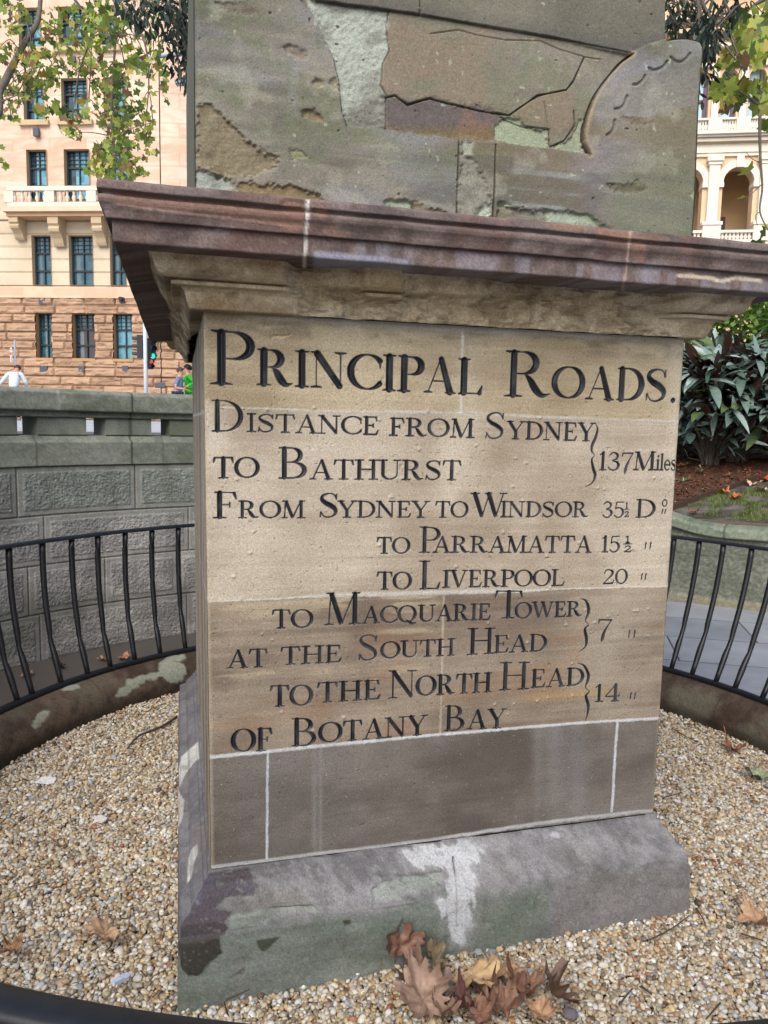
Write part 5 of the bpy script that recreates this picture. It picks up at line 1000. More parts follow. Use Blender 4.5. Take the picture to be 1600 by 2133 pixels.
for (a, b_, z0, z1, ri, k) in WIN:
    g = random.Random(int(ri * 31 + k * 7 + 99)); rec = -.32; f = MB(); f.cur = tuple(C8(212, 186, 148) if ri else C8(190, 150, 108))
    f.add([LW3(a, z0, .12), LW3(a, z1, .12), LW3(a, z1, rec), LW3(a, z0, rec)], [(0, 1, 2, 3)]); f.add([LW3(b_, z0, .12), LW3(b_, z1, .12), LW3(b_, z1, rec), LW3(b_, z0, rec)], [(3, 2, 1, 0)])
    f.add([LW3(a, z1, .12), LW3(b_, z1, .12), LW3(b_, z1, rec), LW3(a, z1, rec)], [(0, 1, 2, 3)]); f.add([LW3(a, z0, .12), LW3(b_, z0, .12), LW3(b_, z0, rec), LW3(a, z0, rec)], [(3, 2, 1, 0)])
    if ri in (3, 4): bxp(f, LW3, a - .3, b_ + .3, z0 - .28, z0, .0, .22)
    if ri == 0: bxp(f, LW3, a - .02, b_ + .02, z0 - .16, z0 - .002, .1, .26)
    wn = f.build('window', M_far); into(BL, wn)
    fr = MB(); w_ = .09; h = z1 - z0
    for x0, x1 in ((a, a + w_), (b_ - w_, b_), ((a + b_) / 2 - .03, (a + b_) / 2 + .03)): bxp(fr, LW3, x0, x1, z0, z1, rec + .02, rec + .10)
    for zq in (0, .3, .66, 1): bxp(fr, LW3, a, b_, z0 + h * zq - (.05 if zq else 0), z0 + h * zq + (.05 if zq < 1 else 0), rec + .025, rec + .095)
    for q in range(1, 4): bxp(fr, LW3, a, b_, z0 + h * (.66 + .085 * q) - .012, z0 + h * (.66 + .085 * q) + .012, rec + .03, rec + .07)
    for q in (1, 3): bxp(fr, LW3, a + (b_ - a) * q / 4 - .012, a + (b_ - a) * q / 4 + .012, z0 + h * .66, z1, rec + .03, rec + .07)
    fo = fr.build('frame', M_frame); fo.parent = wn
    gl = MB(); dark = C8(28, 42, 50); teal = C8(60, 120, 140); pale = C8(130, 196, 214)
    n_ = 6
    for i in range(n_):
        for j in range(8):
            q = g.random(); c = mix(dark, teal, .35 + .4 * q) if ri in (0, 1) else mix(teal, pale, .2 + .6 * q)
            if ri == 0 and k == 2: c = mix(teal, pale, .3 + .3 * q)
            if ri == 0 and k == 0 and i == 2: c = C8(120, 126, 128)
            if ri == 0 and k == 0 and i >= 4: c = C8(240, 176, 70) if j == 3 else C8(84, 52, 48)
            if ri == 0 and k == 1: c = C8(108, 120, 126) if i == 1 and j < 5 else mix(C8(62, 46, 50), C8(50, 90, 110), .5 * q + (.5 if j > 5 else 0))
            if ri == 1 and i == 1: c = C8(96, 116, 124)
            if ri >= 2 and i < 2: c = mix(dark, teal, .4 * q)
            gl.cur = tuple(c); quad(gl, LW3, a + (b_ - a) * i / n_, a + (b_ - a) * (i + 1) / n_, z0 + h * j / 8, z0 + h * (j + 1) / 8, rec)
    go = gl.build('pane', M_glass); go.parent = wn
# balcony with corbels, balustrade
u0 = pl(4, 434, 1.2)[0]; u1 = pl(330, 434, 1.2)[0]; zs0 = pl(60, 440, 1.2)[1]; zs1 = pl(60, 430, 1.2)[1]; zr1 = pl(60, 388, 1.1)[1]; zr0 = pl(60, 397, 1.1)[1]; zbs = pl(60, 421, 1.1)[1]
b = MB(); b.cur = tuple(C8(226, 206, 178)); bxp(b, LW3, u0, u1, zs0, zs1, .1, 1.25); b.cur = tuple(C8(206, 166, 130)); bxp(b, LW3, u0 + .15, u1, zs0 - .22, zs0 - .003, .1, 1.05); into(BL, b.build('balcony_slab', M_far))
b = MB(); b.cur = tuple(C8(232, 222, 206)); bxp(b, LW3, u0 + .25, u1, zr0, zr1, .82, 1.14); bxp(b, LW3, u0 + .25, u1, zs1 + .002, zbs, .85, 1.10)
for px in (18, 103, 190, 275): q = pl(px, 410, 1.1)[0]; bxp(b, LW3, q - .28, q + .28, zbs + .002, zr0 - .002, .80, 1.12)
into(BL, b.build('balustrade', M_far))
prf = [(.06, 0), (.09, .05), (.07, .12), (.13, .35), (.12, .45), (.06, .72), (.09, .85), (.09, 1)]
for a, c in ((30, 93), (112, 182), (200, 262)):
    for k in range(6 if a > 40 else 5):
        q = a + (c - a) * k / (5 if a > 40 else 4); uq = pl(q, 410, 1.0)[0]; p = LW3(uq, zbs, .97); b = MB(); b.cur = tuple(C8(228, 214, 194)); b.lathe(p, [(r, t * (zr0 - zbs)) for r, t in prf], 10); into(BL, b.build('baluster', M_far, smooth=True))
for x0, x1, yb in ((14, 50, 500), (95, 134, 514), (186, 224, 512), (282, 320, 512)):
    a, c = pl(x0 + 3, 460, 1.0)[0], pl(x1 - 14, 460, 1.0)[0]; zt_ = zs0 - .222; zl = pl((x0 + x1) / 2, yb, .3)[1]; h = zt_ - zl
    P = [(0.05, zt_), (.98, zt_), (.98, zt_ - .25 * h), (.86, zt_ - .32 * h), (.92, zt_ - .42 * h), (.86, zt_ - .52 * h), (.66, zt_ - .58 * h), (.48, zt_ - .72 * h), (.40, zt_ - .88 * h), (.30, zl + .03), (.16, zl), (.05, zl + .02)]
    b = MB(); b.cur = tuple(C8(206, 184, 150)); b.prism(P, lambda o, z: LW3(a, z, o), lambda o, z: LW3(c, z, o)); into(BL, b.build('corbel', M_far))
for x0, y0, x1, y1 in ((83, 762, 98, 774), (164, 762, 176, 774), (255, 762, 267, 774), (81, 621, 94, 633), (323, 797, 344, 807), (69, 266, 80, 283), (64, 116, 72, 132), (146, 116, 156, 128)):
    (a, za), (c, zc) = pl(x0, y1, .25), pl(x1, y0, .25); b = MB(); b.cur = tuple(C8(84, 84, 96)); bxp(b, LW3, a, c, za, zc, .1, .27); into(BL, b.build('vent', M_plain))
(q, zq) = pl(254, 627, .3); b = MB(); b.cur = tuple(C8(54, 56, 66)); b.tube([LW3(q, zq + .15, .25), LW3(q, zq + .1, .55)], [.09, .11], 10); bxp(b, LW3, q - .16, q + .16, zq - .06, zq + .2, .2, .33); into(BL, b.build('security_camera', M_plain))
b = MB(); b.cur = tuple(C8(200, 160, 120)); D0 = 14
b.add([LW3(uL, ST_Z, -.6), LW3(uL, ztop, -.6), LW3(uL, ztop, -D0), LW3(uL, ST_Z, -D0)], [(0, 1, 2, 3)]); b.add([LW3(uL, ztop, .1), LW3(uR, ztop, .1), LW3(uR + 4, ztop, -4), LW3(uR + 4, ztop, -D0), LW3(uL, ztop, -D0)], [(0, 1, 2, 3, 4)]); quad(b, LW3, uL, uR + 3, ST_Z, ztop, -.9); into(BL, b.build('building_core', M_far))

# ------------------------------------------------------------------ right arcaded building
RO = np.array([31.9, 41.6, 0.]); RU = np.array([.92, -.392, 0.]); RU /= np.linalg.norm(RU); RNR = np.array([RU[1], -RU[0], 0.]); pr = plf(RO, RU, RNR)
def RW3(u_, z_, off=0.0): return RO + RU * u_ + RNR * off + np.array([0, 0, z_])
BR = empty('arcaded_building', RW3(0, 1), 'cream stone building with arched loggias, balustrades and tall arched windows, seen beside the obelisk', 'building')
xc = 1535; uc = pr(xc, 420)[0]; hw = (pr(1567, 420)[0] - pr(1503, 420)[0]) / 2; per = pr(1590, 420)[0] - pr(1484, 420)[0]; zsp = pr(xc, 380)[1]; zb0 = pr(xc, 508)[1]; zen = pr(xc, 326)[1]; zbal0, zbal1 = pr(xc, 505)[1], pr(xc, 482)[1]
cream, peach = tuple(C8(246, 236, 220)), tuple(C8(240, 208, 172))
def arch(u_, h_, z0, zs, ztop_, half_, off0, off1, b):
    n_ = 14; o = [(u_ - half_, z0), (u_ - h_, z0)] + [(u_ - h_ * math.cos(math.pi * k / n_), zs + h_ * math.sin(math.pi * k / n_)) for k in range(n_ + 1)] + [(u_ + h_, z0), (u_ + half_, z0), (u_ + half_, ztop_), (u_ - half_, ztop_)]
    nn = len(o); f0 = [RW3(x, z, off0) for x, z in o]; f1 = [RW3(x, z, off1) for x, z in o]
    # front as strips above the arch plus two piers
    q = [(0, 1, 2, nn - 1), (nn - 2, nn - 3, nn - 4, nn - 5)]; m_ = n_ // 2
    for base in (0, nn):
        b_v = f0 if base == 0 else f1
    v = f0 + f1; top = [RW3(u_ - half_ + 2 * half_ * k / n_, ztop_, off0) for k in range(n_ + 1)]; i0 = 2 * nn; v += top
    fs = [(0, 1, 2, i0), (i0 + n_, 2 + n_, nn - 4, nn - 3)] + [(i0 + k, 2 + k, 3 + k, i0 + k + 1) for k in range(n_)] + [(k, nn + k, nn + k + 1, k + 1) for k in range(1, nn - 4)]
    b.add(v, fs)
for k in range(-3, 4):
    u_ = uc + per * k; b = MB(); b.cur = peach; arch(u_, hw, zb0, zsp, zen, per / 2, 0, -.8, b); into(BR, b.build('arch_bay', M_far))
    b = MB(); b.cur = cream; n_ = 16
    for s0, s1 in ((hw, hw + .42),):
        for q in range(n_):
            a0, a1 = math.pi * q / n_, math.pi * (q + 1) / n_; P = [(-s0 * math.cos(a0), s0 * math.sin(a0)), (-s0 * math.cos(a1), s0 * math.sin(a1)), (-s1 * math.cos(a1), s1 * math.sin(a1)), (-s1 * math.cos(a0), s1 * math.sin(a0))]
            b.prism(P, lambda x, z: RW3(u_ + x, zsp + z, .02), lambda x, z: RW3(u_ + x, zsp + z, .14))
    bxp(b, RW3, u_ - .22, u_ + .22, zsp + hw - .05, zen, .05, .24)
    for sgn in (-1, 1):
        x = u_ + sgn * (hw + .32); bxp(b, RW3, x - .36, x + .36, zsp - .3, zsp, -.78, .16)
    into(BR, b.build('archivolt', M_far))
    x = u_ - per / 2; b = MB(); b.cur = cream; bxp(b, RW3, x - .32, x + .32, zbal0, zen - .35, .02, .32); bxp(b, RW3, x - .48, x + .48, zen - .35, zen, .02, .46); bxp(b, RW3, x - .4, x + .4, zen - .55, zen - .36, .02, .38); bxp(b, RW3, x - .55, x + .55, zbal0, zbal1 + .3, .02, .5); bxp(b, RW3, x - .62, x + .62, zbal1 + .3, zbal1 + .5, .02, .56); into(BR, b.build('pilaster', M_far))
    b = MB(); b.cur = cream; bxp(b, RW3, u_ - hw - .4, u_ + hw + .4, zbal1 - .16, zbal1, .1, .42); bxp(b, RW3, u_ - hw - .4, u_ + hw + .4, zbal0 - .3, zbal0 + .1, .1, .42); bo = b.build('balustrade', M_far); into(BR, bo)
    for q in range(8):
        b = MB(); b.cur = cream; b.lathe(RW3(u_ - hw + (q + .5) * 2 * hw / 8, zbal0 + .1, .26), [(r * 1.0, t * (zbal1 - zbal0 - .26)) for r, t in prf], 8); o = b.build('baluster', M_far, smooth=True); o.parent = bo
    # inner wall of the loggia with a purple framed window
    b = MB(); b.cur = tuple(C8(216, 180, 136)); quad(b, RW3, u_ - per / 2, u_ + per / 2, zb0 - 1, zen + .5, -3.2); b.cur = tuple(C8(206, 170, 130)); b.add([RW3(u_ - per / 2, zen, -.8), RW3(u_ + per / 2, zen, -.8), RW3(u_ + per / 2, zen, -3.2), RW3(u_ - per / 2, zen, -3.2)], [(0, 1, 2, 3)]); into(BR, b.build('loggia_wall', M_far))
    b = MB(); b.cur = tuple(C8(84, 62, 84)); x = u_ - .6; bxp(b, RW3, x - .8, x + .8, zbal0 - .5, zsp - 1.3, -3.2, -3.05); wn = b.build('window', M_plain); into(BR, wn)
    b = MB(); b.cur = tuple(C8(60, 54, 66)); quad(b, RW3, x - .55, x + .5, zbal0, zsp - 1.6, -3.045); b.cur = tuple(C8(250, 170, 60)); quad(b, RW3, x - .5, x + .45, zbal0 + .1, zbal0 + 1.5, -3.04); o = b.build('pane', M_glass); o.parent = wn
z_ = lambda y: pr(1535, y)[1]
b = MB(); ua, ub = uc - 3.5 * per, uc + 3.5 * per
for (y0, y1, o1, c) in ((326, 319, .14, cream), (319, 313, .22, cream), (313, 300, .16, cream), (300, 290, .30, tuple(C8(216, 190, 150))), (290, 286, .62, cream), (286, 281, .78, cream), (281, 277, .6, cream), (140, 134, .2, cream), (100, 92, .3, cream), (75, 66, .7, peach), (50, 44, .9, cream), (-40, -52, 1.2, cream)):
    b.cur = c; bxp(b, RW3, ua, ub, z_(y0) + .002, z_(y1), -.3, o1)
n_ = 150
for q in range(n_):
    x = ua + (ub - ua) * (q + .5) / n_; b.cur = cream; bxp(b, RW3, x - .07, x + .07, z_(298), z_(291), .3, .45)
into(BR, b.build('entablature', M_far))
p2 = per * 58 / 106.; w0 = pr(1518, 200)[0]; hw2 = (pr(1535, 200)[0] - pr(1500, 200)[0]) / 2; zu0 = z_(277); zus = z_(160)
for k in range(-6, 7):
    u_ = w0 + p2 * k; b = MB(); b.cur = peach if k % 2 else tuple(C8(236, 206, 164)); arch(u_, hw2, zu0, zus, z_(100), p2 / 2, 0, -.5, b); into(BR, b.build('window_bay', M_far))
    b = MB(); b.cur = tuple(C8(100, 76, 96)); bxp(b, RW3, u_ + hw2 - .24, u_ + hw2, zu0, zus + .3, -.5, -.36); bxp(b, RW3, u_ - hw2, u_ - hw2 + .1, zu0, zus, -.5, -.36); bxp(b, RW3, u_ - hw2, u_ + hw2, zus - 1.3, zus - 1.15, -.48, -.38); wn = b.build('window', M_plain); into(BR, wn)
    b = MB(); b.cur = tuple(C8(190, 222, 240)); quad(b, RW3, u_ - p2 * .48, u_ + p2 * .48, zu0, z_(104), -.505); o = b.build('pane', M_glass); o.parent = wn
    b = MB(); b.cur = cream; bxp(b, RW3, u_ + p2 / 2 - .2, u_ + p2 / 2 + .2, z_(277), z_(134), .02, .2); bxp(b, RW3, u_ + p2 / 2 - .4, u_ + p2 / 2 + .4, z_(276.9), z_(252), .2, .62); into(BR, b.build('pilaster', M_far))
b = MB(); b.cur = cream; bxp(b, RW3, ua, ub, z_(255), z_(251), .22, .58)
into(BR, b.build('balustrade_rail', M_far))
for q in range(64):
    x = w0 - p2 * 3 + p2 * 6 * q / 63; b = MB(); b.cur = cream; b.lathe(RW3(x, z_(277), .4), [(r * .8, t * (z_(255) - z_(277))) for r, t in prf], 6); into(BR, b.build('baluster', M_far, smooth=True))
b = MB(); b.cur = peach; quad(b, RW3, ua, ub, z_(92), z_(-120), 0); b.cur = tuple(C8(226, 190, 146)); quad(b, RW3, ua, ub, 1, z_(506), .0); bxp(b, RW3, ua, ub, 1, z_(-120), -3.6, -14); into(BR, b.build('wall', M_far))

# ------------------------------------------------------------------ trees: trunk out of frame, limbs and hanging sprays in view
LOBE = [(0, 0)]
for k in range(20):
    a = math.pi / 2 + 2 * math.pi * k / 20; r = [1.0, .72, .58, .74, .95, .70, .52, .62, .72, .46, .2, .46, .72, .62, .52, .70, .95, .74, .58, .72][k]; LOBE.append((r * math.cos(a), r * math.sin(a) + .1))
LOBE = np.array(LOBE); LF = np.array([(0, 1 + k, 1 + (k + 1) % 20) for k in range(20)])
LAN = np.array([(0, 0), (.13, .25), (.17, .5), (.12, .78), (0, 1.02), (-.12, .78), (-.17, .5), (-.13, .25)]); LANF = np.array([(0, 1, 7), (1, 2, 7), (2, 6, 7), (2, 3, 6), (3, 5, 6), (3, 4, 5)])
def leaves(pts, sizes, cols, g, shape='lobe', hang=.6):
    B, F0 = (LOBE, LF) if shape == 'lobe' else (LAN, LANF); n = len(pts); nb = len(B)
    yaw = g.uniform(0, 6.28, n); nrm = np.c_[g.normal(0, .8, n), g.normal(0, .8, n), g.normal(.35, .5, n)]; nrm /= np.linalg.norm(nrm, axis=1)[:, None]
    dn = np.c_[g.normal(0, .6, n), g.normal(0, .6, n), np.full(n, -hang * 1.6)]; ydir = dn - nrm * (dn * nrm).sum(1)[:, None]; ydir /= np.linalg.norm(ydir, axis=1)[:, None] + 1e-9; xdir = np.cross(ydir, nrm)
    bend = g.uniform(-.35, .5, n); bx, by = B[:, 0], B[:, 1]
    V = pts[:, None, :] + sizes[:, None, None] * (bx[None, :, None] * xdir[:, None] + by[None, :, None] * ydir[:, None] + (bend[:, None] * (bx ** 2 + .5 * by ** 2)[None])[..., None] * nrm[:, None])
    F = (F0[None] + (np.arange(n) * nb)[:, None, None]).reshape(-1, 3); return V.reshape(-1, 3), F, np.repeat(cols[:, None], nb, 1).reshape(-1, 3)
def spray_tree(name, trunk_xy, H, label, blobs, D, dj, size, pal, pw, shape, seed, limbs, tw=60, hang=.6, group=None, base_z=0, extra=None):
    g = np.random.RandomState(seed); t = empty(name, (*trunk_xy, base_z), label, 'tree', group); P, Q = [], []
    for (x, y, rx, ry, n) in blobs:
        n = int(n * (1.2 if name == 'plane_tree' and n > 6 else 1) + .5)
        dd = D + g.normal(0, dj * .5)
        for k in range(n):
            a = g.uniform(0, 6.28); r = math.sqrt(g.rand()) ; P.append(at_d(x + rx * r * math.cos(a), y + ry * r * math.sin(a), dd + g.normal(0, dj * .4)))
    if extra is not None:
        for (c3, r3, n) in extra:
            q = g.normal(0, 1, (n, 3)); q /= np.linalg.norm(q, axis=1)[:, None]; P += list(np.array(c3) + q * (np.array(r3) * (.6 + .4 * g.rand(n, 1))))
    P = np.array(P); n = len(P); sz = size * g.uniform(.55, 1.15, n); pal = np.array(pal); col = pal[g.choice(len(pal), n, p=np.array(pw) / sum(pw))] * g.uniform(.75, 1.15, (n, 1))
    V, F, c = leaves(P, sz, col, g, shape, hang); into(t, mesh_np('foliage', V, F, M_leaf, None, c, True))
    b = MB(); tx, ty = trunk_xy; top = np.array([tx, ty, base_z + H]); tr = crv([(tx, ty, base_z), (tx + .12, ty, base_z + H * .4), (tx, ty + .1, base_z + H)], 5); b.tube(tr, list(np.linspace(.38, .2, len(tr))), 12); into(t, b.build('trunk', M_bark, smooth=True))
    nodes = [top]; b = MB()
    for L in limbs:
        pts = [at_d(x, y, d) for x, y, d in L['p']]; pts = ([top, (top + pts[0]) / 2 + np.array([0, 0, .5])] if L.get('join', True) else []) + pts; pc = crv(pts, 6); r0, r1 = L['r']; b.tube(pc, list(np.linspace(r0, r1, len(pc))), 8); nodes += list(pc[3:])
    into(t, b.build('limb', M_bark, smooth=True))
    b = MB(); N = np.array(nodes)
    for k in range(tw):
        p = P[g.randint(0, len(P))]; dist = np.linalg.norm(N - p, axis=1); q = N[np.argmin(dist + g.rand(len(N)) * .4)]
        if np.linalg.norm(q - p) > 3.5: continue
        md = (p + q) / 2 + g.normal(0, .12, 3) + np.array([0, 0, .12]); pc = crv([q, md, p], 5); b.tube(pc, list(np.linspace(.012, .004, len(pc))), 5, False); N = np.vstack([N, pc])
    into(t, tag(b.build('twigs', M_bark), kind='stuff'))
PG = [C8(116, 142, 58), C8(158, 178, 76), C8(186, 196, 88), C8(92, 114, 58), C8(196, 174, 80), C8(150, 112, 80), C8(212, 212, 116)]
spray_tree('plane_tree', (-10.5, 12.5), 7.2, 'autumn plane tree with yellow-green leaves hanging in front of the peach building', [
    (20, 30, 38, 48, 70), (30, 112, 60, 30, 50), (100, 50, 40, 40, 26), (150, 60, 60, 50, 80), (215, 50, 50, 60, 110), (60, 170, 66, 40, 90), (20, 215, 30, 40, 40), (95, 140, 40, 40, 45), (150, 262, 28, 32, 32), (165, 130, 40, 36, 40), (215, 150, 45, 40, 70), (238, 205, 40, 62, 95), (300, 110, 46, 56, 50), (262, 262, 58, 40, 66), (285, 240, 40, 30, 26), (238, 322, 46, 40, 130), (302, 310, 26, 28, 22), (250, 360, 60, 16, 60), (312, 160, 40, 56, 30), (345, 205, 14, 36, 7), (4, 328, 12, 26, 9), (200, 345, 22, 20, 26), (110, 230, 36, 24, 24), (190, 215, 26, 30, 20), (270, 20, 60, 40, 60)],
    14.5, 1.6, .10, PG, [.24, .24, .12, .16, .08, .1, .06], 'lobe', 800, [dict(p=[(-60, 250, 13.5), (0, 185, 14), (25, 140, 14.2), (50, 92, 14.4), (78, 45, 14.6), (86, -20, 14.8)], r=(.10, .04)), dict(p=[(86, -30, 14.8), (150, -10, 14.8), (230, -20, 14.8), (240, 60, 14.7), (236, 160, 14.6), (232, 260, 14.5), (244, 340, 14.5)], r=(.045, .010), join=False), dict(p=[(150, -10, 14.8), (190, 60, 14.6), (165, 150, 14.5), (150, 250, 14.4)], r=(.03, .008), join=False), dict(p=[(230, -20, 14.8), (290, 60, 14.6), (310, 150, 14.5), (300, 300, 14.5)], r=(.03, .006), join=False), dict(p=[(40, 25, 14.6), (60, 60, 14.4), (66, 100, 14.4)], r=(.02, .006), join=False)], 170, .5, 'plane trees with hanging sprays', 0, [((-8.5, 13.5, 8.5), (2.6, 2.6, 1.6), 900)])
spray_tree('plane_tree', (13.2, 6.5), 6.2, 'plane tree with large bright yellow-green leaves at the upper right, before the arcaded building', [
    (1545, 70, 36, 46, 42), (1572, 98, 28, 30, 22), (1500, 182, 20, 22, 11), (1545, 188, 46, 22, 40), (1582, 192, 20, 36, 16), (1522, 212, 24, 14, 12), (1530, 120, 30, 28, 20), (1590, 40, 20, 50, 20), (1561, 355, 3, 3, 1), (1543, 414, 3, 3, 1), (1590, 474, 8, 8, 2), (1577, 505, 6, 3, 2), (1600, 240, 12, 20, 6), (1690, 200, 70, 120, 130), (1600, -60, 90, 50, 120)],
    9.2, .9, .118, PG, [.2, .3, .22, .06, .1, .06, .06], 'lobe', 820, [dict(p=[(1660, -40, 9.4), (1610, 30, 9.3), (1590, 120, 9.2), (1583, 240, 9.2), (1584, 330, 9.2), (1588, 390, 9.2), (1583, 440, 9.2), (1600, 480, 9.2)], r=(.035, .007)), dict(p=[(1650, -20, 9.3), (1560, 20, 9.2), (1530, 120, 9.2), (1520, 200, 9.1)], r=(.02, .006), join=False), dict(p=[(1584, 340, 9.2), (1566, 330, 9.2), (1555, 318, 9.2)], r=(.006, .003), join=False), dict(p=[(1586, 385, 9.2), (1570, 400, 9.2), (1548, 420, 9.2)], r=(.006, .003), join=False), dict(p=[(1584, 440, 9.2), (1574, 450, 9.2), (1578, 470, 9.2)], r=(.006, .003), join=False)], 50, .5, 'plane trees with hanging sprays', .9, [((12.0, 6.4, 7.6), (2.0, 2.0, 1.3), 500)])
DG = [C8(34, 48, 36), C8(50, 66, 46), C8(26, 36, 30), C8(66, 82, 60), C8(84, 98, 90)]
spray_tree('dark_fig_tree', tuple(at_d(640, 900, 14.0)[:2]), 6.6, 'dark green tree with drooping narrow leaves hanging left of the obelisk', [
    (330, 38, 50, 44, 150), (378, 88, 26, 84, 260), (300, 26, 44, 30, 70), (392, 152, 12, 30, 36), (366, 16, 36, 30, 110), (270, 6, 40, 20, 40), (350, 110, 12, 30, 22), (400, 60, 20, 80, 90), (470, 40, 50, 60, 60)], 10.0, .9, .13, DG, [.3, .25, .2, .15, .1], 'lan', 840,
    [dict(p=[(420, -60, 10.6), (390, -20, 10.3), (380, 50, 10.1), (384, 120, 10.0), (392, 175, 10.0)], r=(.05, .008)), dict(p=[(400, -30, 10.3), (340, -6, 10.1), (310, 30, 10.0), (296, 50, 10)], r=(.02, .006), join=False)], 70, 1.1, 'dark fig trees', 1.0, [((2.6, 12.0, 9.0), (1.7, 1.7, 1.0), 500)])
spray_tree('dark_fig_tree', tuple(at_d(1230, 900, 11.0)[:2]), 6.4, 'dark green narrow leaved tree hanging right of the obelisk top', [
    (1430, 40, 44, 52, 230), (1472, 76, 24, 50, 230), (1502, 30, 30, 42, 70), (1476, 132, 16, 36, 50), (1530, 12, 28, 20, 30), (1400, 30, 14, 60, 60), (1462, 200, 6, 18, 8)], 8.4, .7, .115, DG, [.3, .25, .2, .15, .1], 'lan', 860,
    [dict(p=[(1440, -80, 8.6), (1450, -20, 8.5), (1462, 50, 8.4), (1474, 130, 8.4)], r=(.05, .008)), dict(p=[(1446, -40, 8.5), (1490, 10, 8.4), (1512, 50, 8.4)], r=(.02, .006), join=False)], 60, 1.1, 'dark fig trees', .9, [((6.4, 9.0, 8.2), (1.3, 1.3, .8), 400)])

# ------------------------------------------------------------------ street furniture
def lamp(px, py, qx, qy, D, label, pole_x):
    a, c = at_d(px, py, D), at_d(qx, qy, D); e = at_d(pole_x, qy - 8, D); t = empty('street_lamp', (e[0], e[1], ST_Z), label, 'street lamp', 'grey street lamps behind the obelisk')
    b = MB(); b.cur = tuple(C8(120, 132, 146)); b.tube([(e[0], e[1], ST_Z), (e[0], e[1], e[2] - .3)], [.10, .06], 10); into(t, b.build('pole', M_plain, smooth=True))
    b = MB(); b.cur = tuple(C8(136, 148, 164)); b.tube(crv([(e[0], e[1], e[2] - .35), e, c, a + (c - a) * .42], 5), .045, 8); into(t, b.build('arm', M_plain, smooth=True))
    d = (a - c) / np.linalg.norm(a - c); sd = np.cross(d, [0, 0, 1.]); sd /= np.linalg.norm(sd); up = np.cross(sd, d); L = np.linalg.norm(a - c); b = MB(); b.cur = tuple(C8(110, 126, 146)); V = []
    for f, w_, h0, h1 in ((.40, .05, -.05, .05), (.34, .09, -.07, .08), (.26, .15, -.10, .08), (0, .15, -.07, .05), (-.01, .10, -.05, .03)):
        p = a + (c - a) * f; V += [p - sd * w_ + up * h0, p + sd * w_ + up * h0, p + sd * w_ * .8 + up * h1, p - sd * w_ * .8 + up * h1]
    F = [(4 * i + j, 4 * i + (j + 1) % 4, 4 * i + 4 + (j + 1) % 4, 4 * i + 4 + j) for i in range(4) for j in range(4)] + [(3, 2, 1, 0), (16, 17, 18, 19)]; b.add(V, F); hd = b.build('lamp_head', M_plain); into(t, hd)
    b = MB(); b.cur = tuple(C8(170, 184, 196)); p0, p1 = a + (c - a) * .05, a + (c - a) * .24; b.add([p0 - sd * .11 - up * .09, p0 + sd * .11 - up * .09, p1 + sd * .11 - up * .118, p1 - sd * .11 - up * .118], [(0, 1, 2, 3)]); o = b.build('lens', M_glass); o.parent = hd
lamp(260, 134, 352, 116, 20.0, 'grey street lamp head on an arm, larger one above the dark hanging leaves', 520)
lamp(366, 172, 420, 162, 26.0, 'second street lamp arm, thinner and lower, close beside the obelisk edge', 560)
def tl():
    D = 29.0; f = at_d(304, 812, D); t = empty('traffic_light', (f[0], f[1], ST_Z), 'traffic light on a pale pole with green and red lamps lit, left of the obelisk', 'traffic light'); tp = at_d(296, 690, D); rt = np.array([RM[0, 0], RM[1, 0], 0]); rt /= np.linalg.norm(rt); fw = np.array([rt[1], -rt[0], 0])
    b = MB(); b.cur = tuple(C8(206, 214, 220)); b.tube([(f[0], f[1], ST_Z), (f[0], f[1], tp[2] + .5)], .075, 12); into(t, b.build('pole', M_plain, smooth=True))
    b = MB(); b.cur = tuple(C8(214, 226, 232)); p = at_d(305, 727, D); b.box(p - fw * .10, (.20, .10, .62), math.atan2(rt[1], rt[0])); into(t, b.build('control_box', M_plain))
    def head(c, w_, h, ax, n, lit, vis_dir):
        ang_ = math.atan2(ax[1], ax[0]); b = MB(); b.cur = tuple(C8(40, 44, 54)); b.box(c, (w_, .20, h), ang_)
        for k in range(n):
            zq = c[2] + h / 2 - h * (k + .5) / n; q = np.array([c[0], c[1], zq]) + vis_dir * .10; r = min(w_, h / n) * .42; prev = [q + np.array([ax[0] * r * math.cos(a), ax[1] * r * math.cos(a), r * math.sin(a)]) for a in np.linspace(-.5, math.pi + .5, 10)]; nx = [p_ + vis_dir * .20 for p_ in prev]
            b.add(prev + nx, [(i, i + 1, 10 + i + 1, 10 + i) for i in range(9)])
        h_ = b.build('signal_head', M_plain); into(t, h_)
        for k in range(n):
            zq = c[2] + h / 2 - h * (k + .5) / n; q = np.array([c[0], c[1], zq]) + vis_dir * .105; r = min(w_, h / n) * .38; b = MB(); on_ = lit == k; col_ = {'g': (C8(20, 200, 140)), 'r': (C8(230, 30, 40))}
            b.cur = tuple(C8(24, 28, 30)); b.add([q + np.array([ax[0] * r * math.cos(a), ax[1] * r * math.cos(a), r * math.sin(a)]) for a in np.linspace(0, 2 * math.pi, 13)[:-1]], [tuple(range(12))])
            m_ = M_green if (on_ and n == 3) else M_red if (on_ and n == 2) else M_plain; o = b.build('lamp', m_); o.parent = h_
    head(at_d(292.5, 722, D), .20, .86, fw, 3, -1, -rt); dv = fw * .80 + rt * .6; dv /= np.linalg.norm(dv); ax = np.array([-dv[1], dv[0], 0])
    head(at_d(316, 727, D), .26, .80, ax, 3, 2, dv); head(at_d(313.5, 758.5, D) + fw * .05, .20, .38, ax, 2, 0, dv)
def emit(name, c, s):
    M = bpy.data.materials.new(name); M.use_nodes = True; p = M.node_tree.nodes['Principled BSDF']; p.inputs['Base Color'].default_value = (*c, 1); p.inputs['Emission Color'].default_value = (*c, 1); p.inputs['Emission Strength'].default_value = s; return M
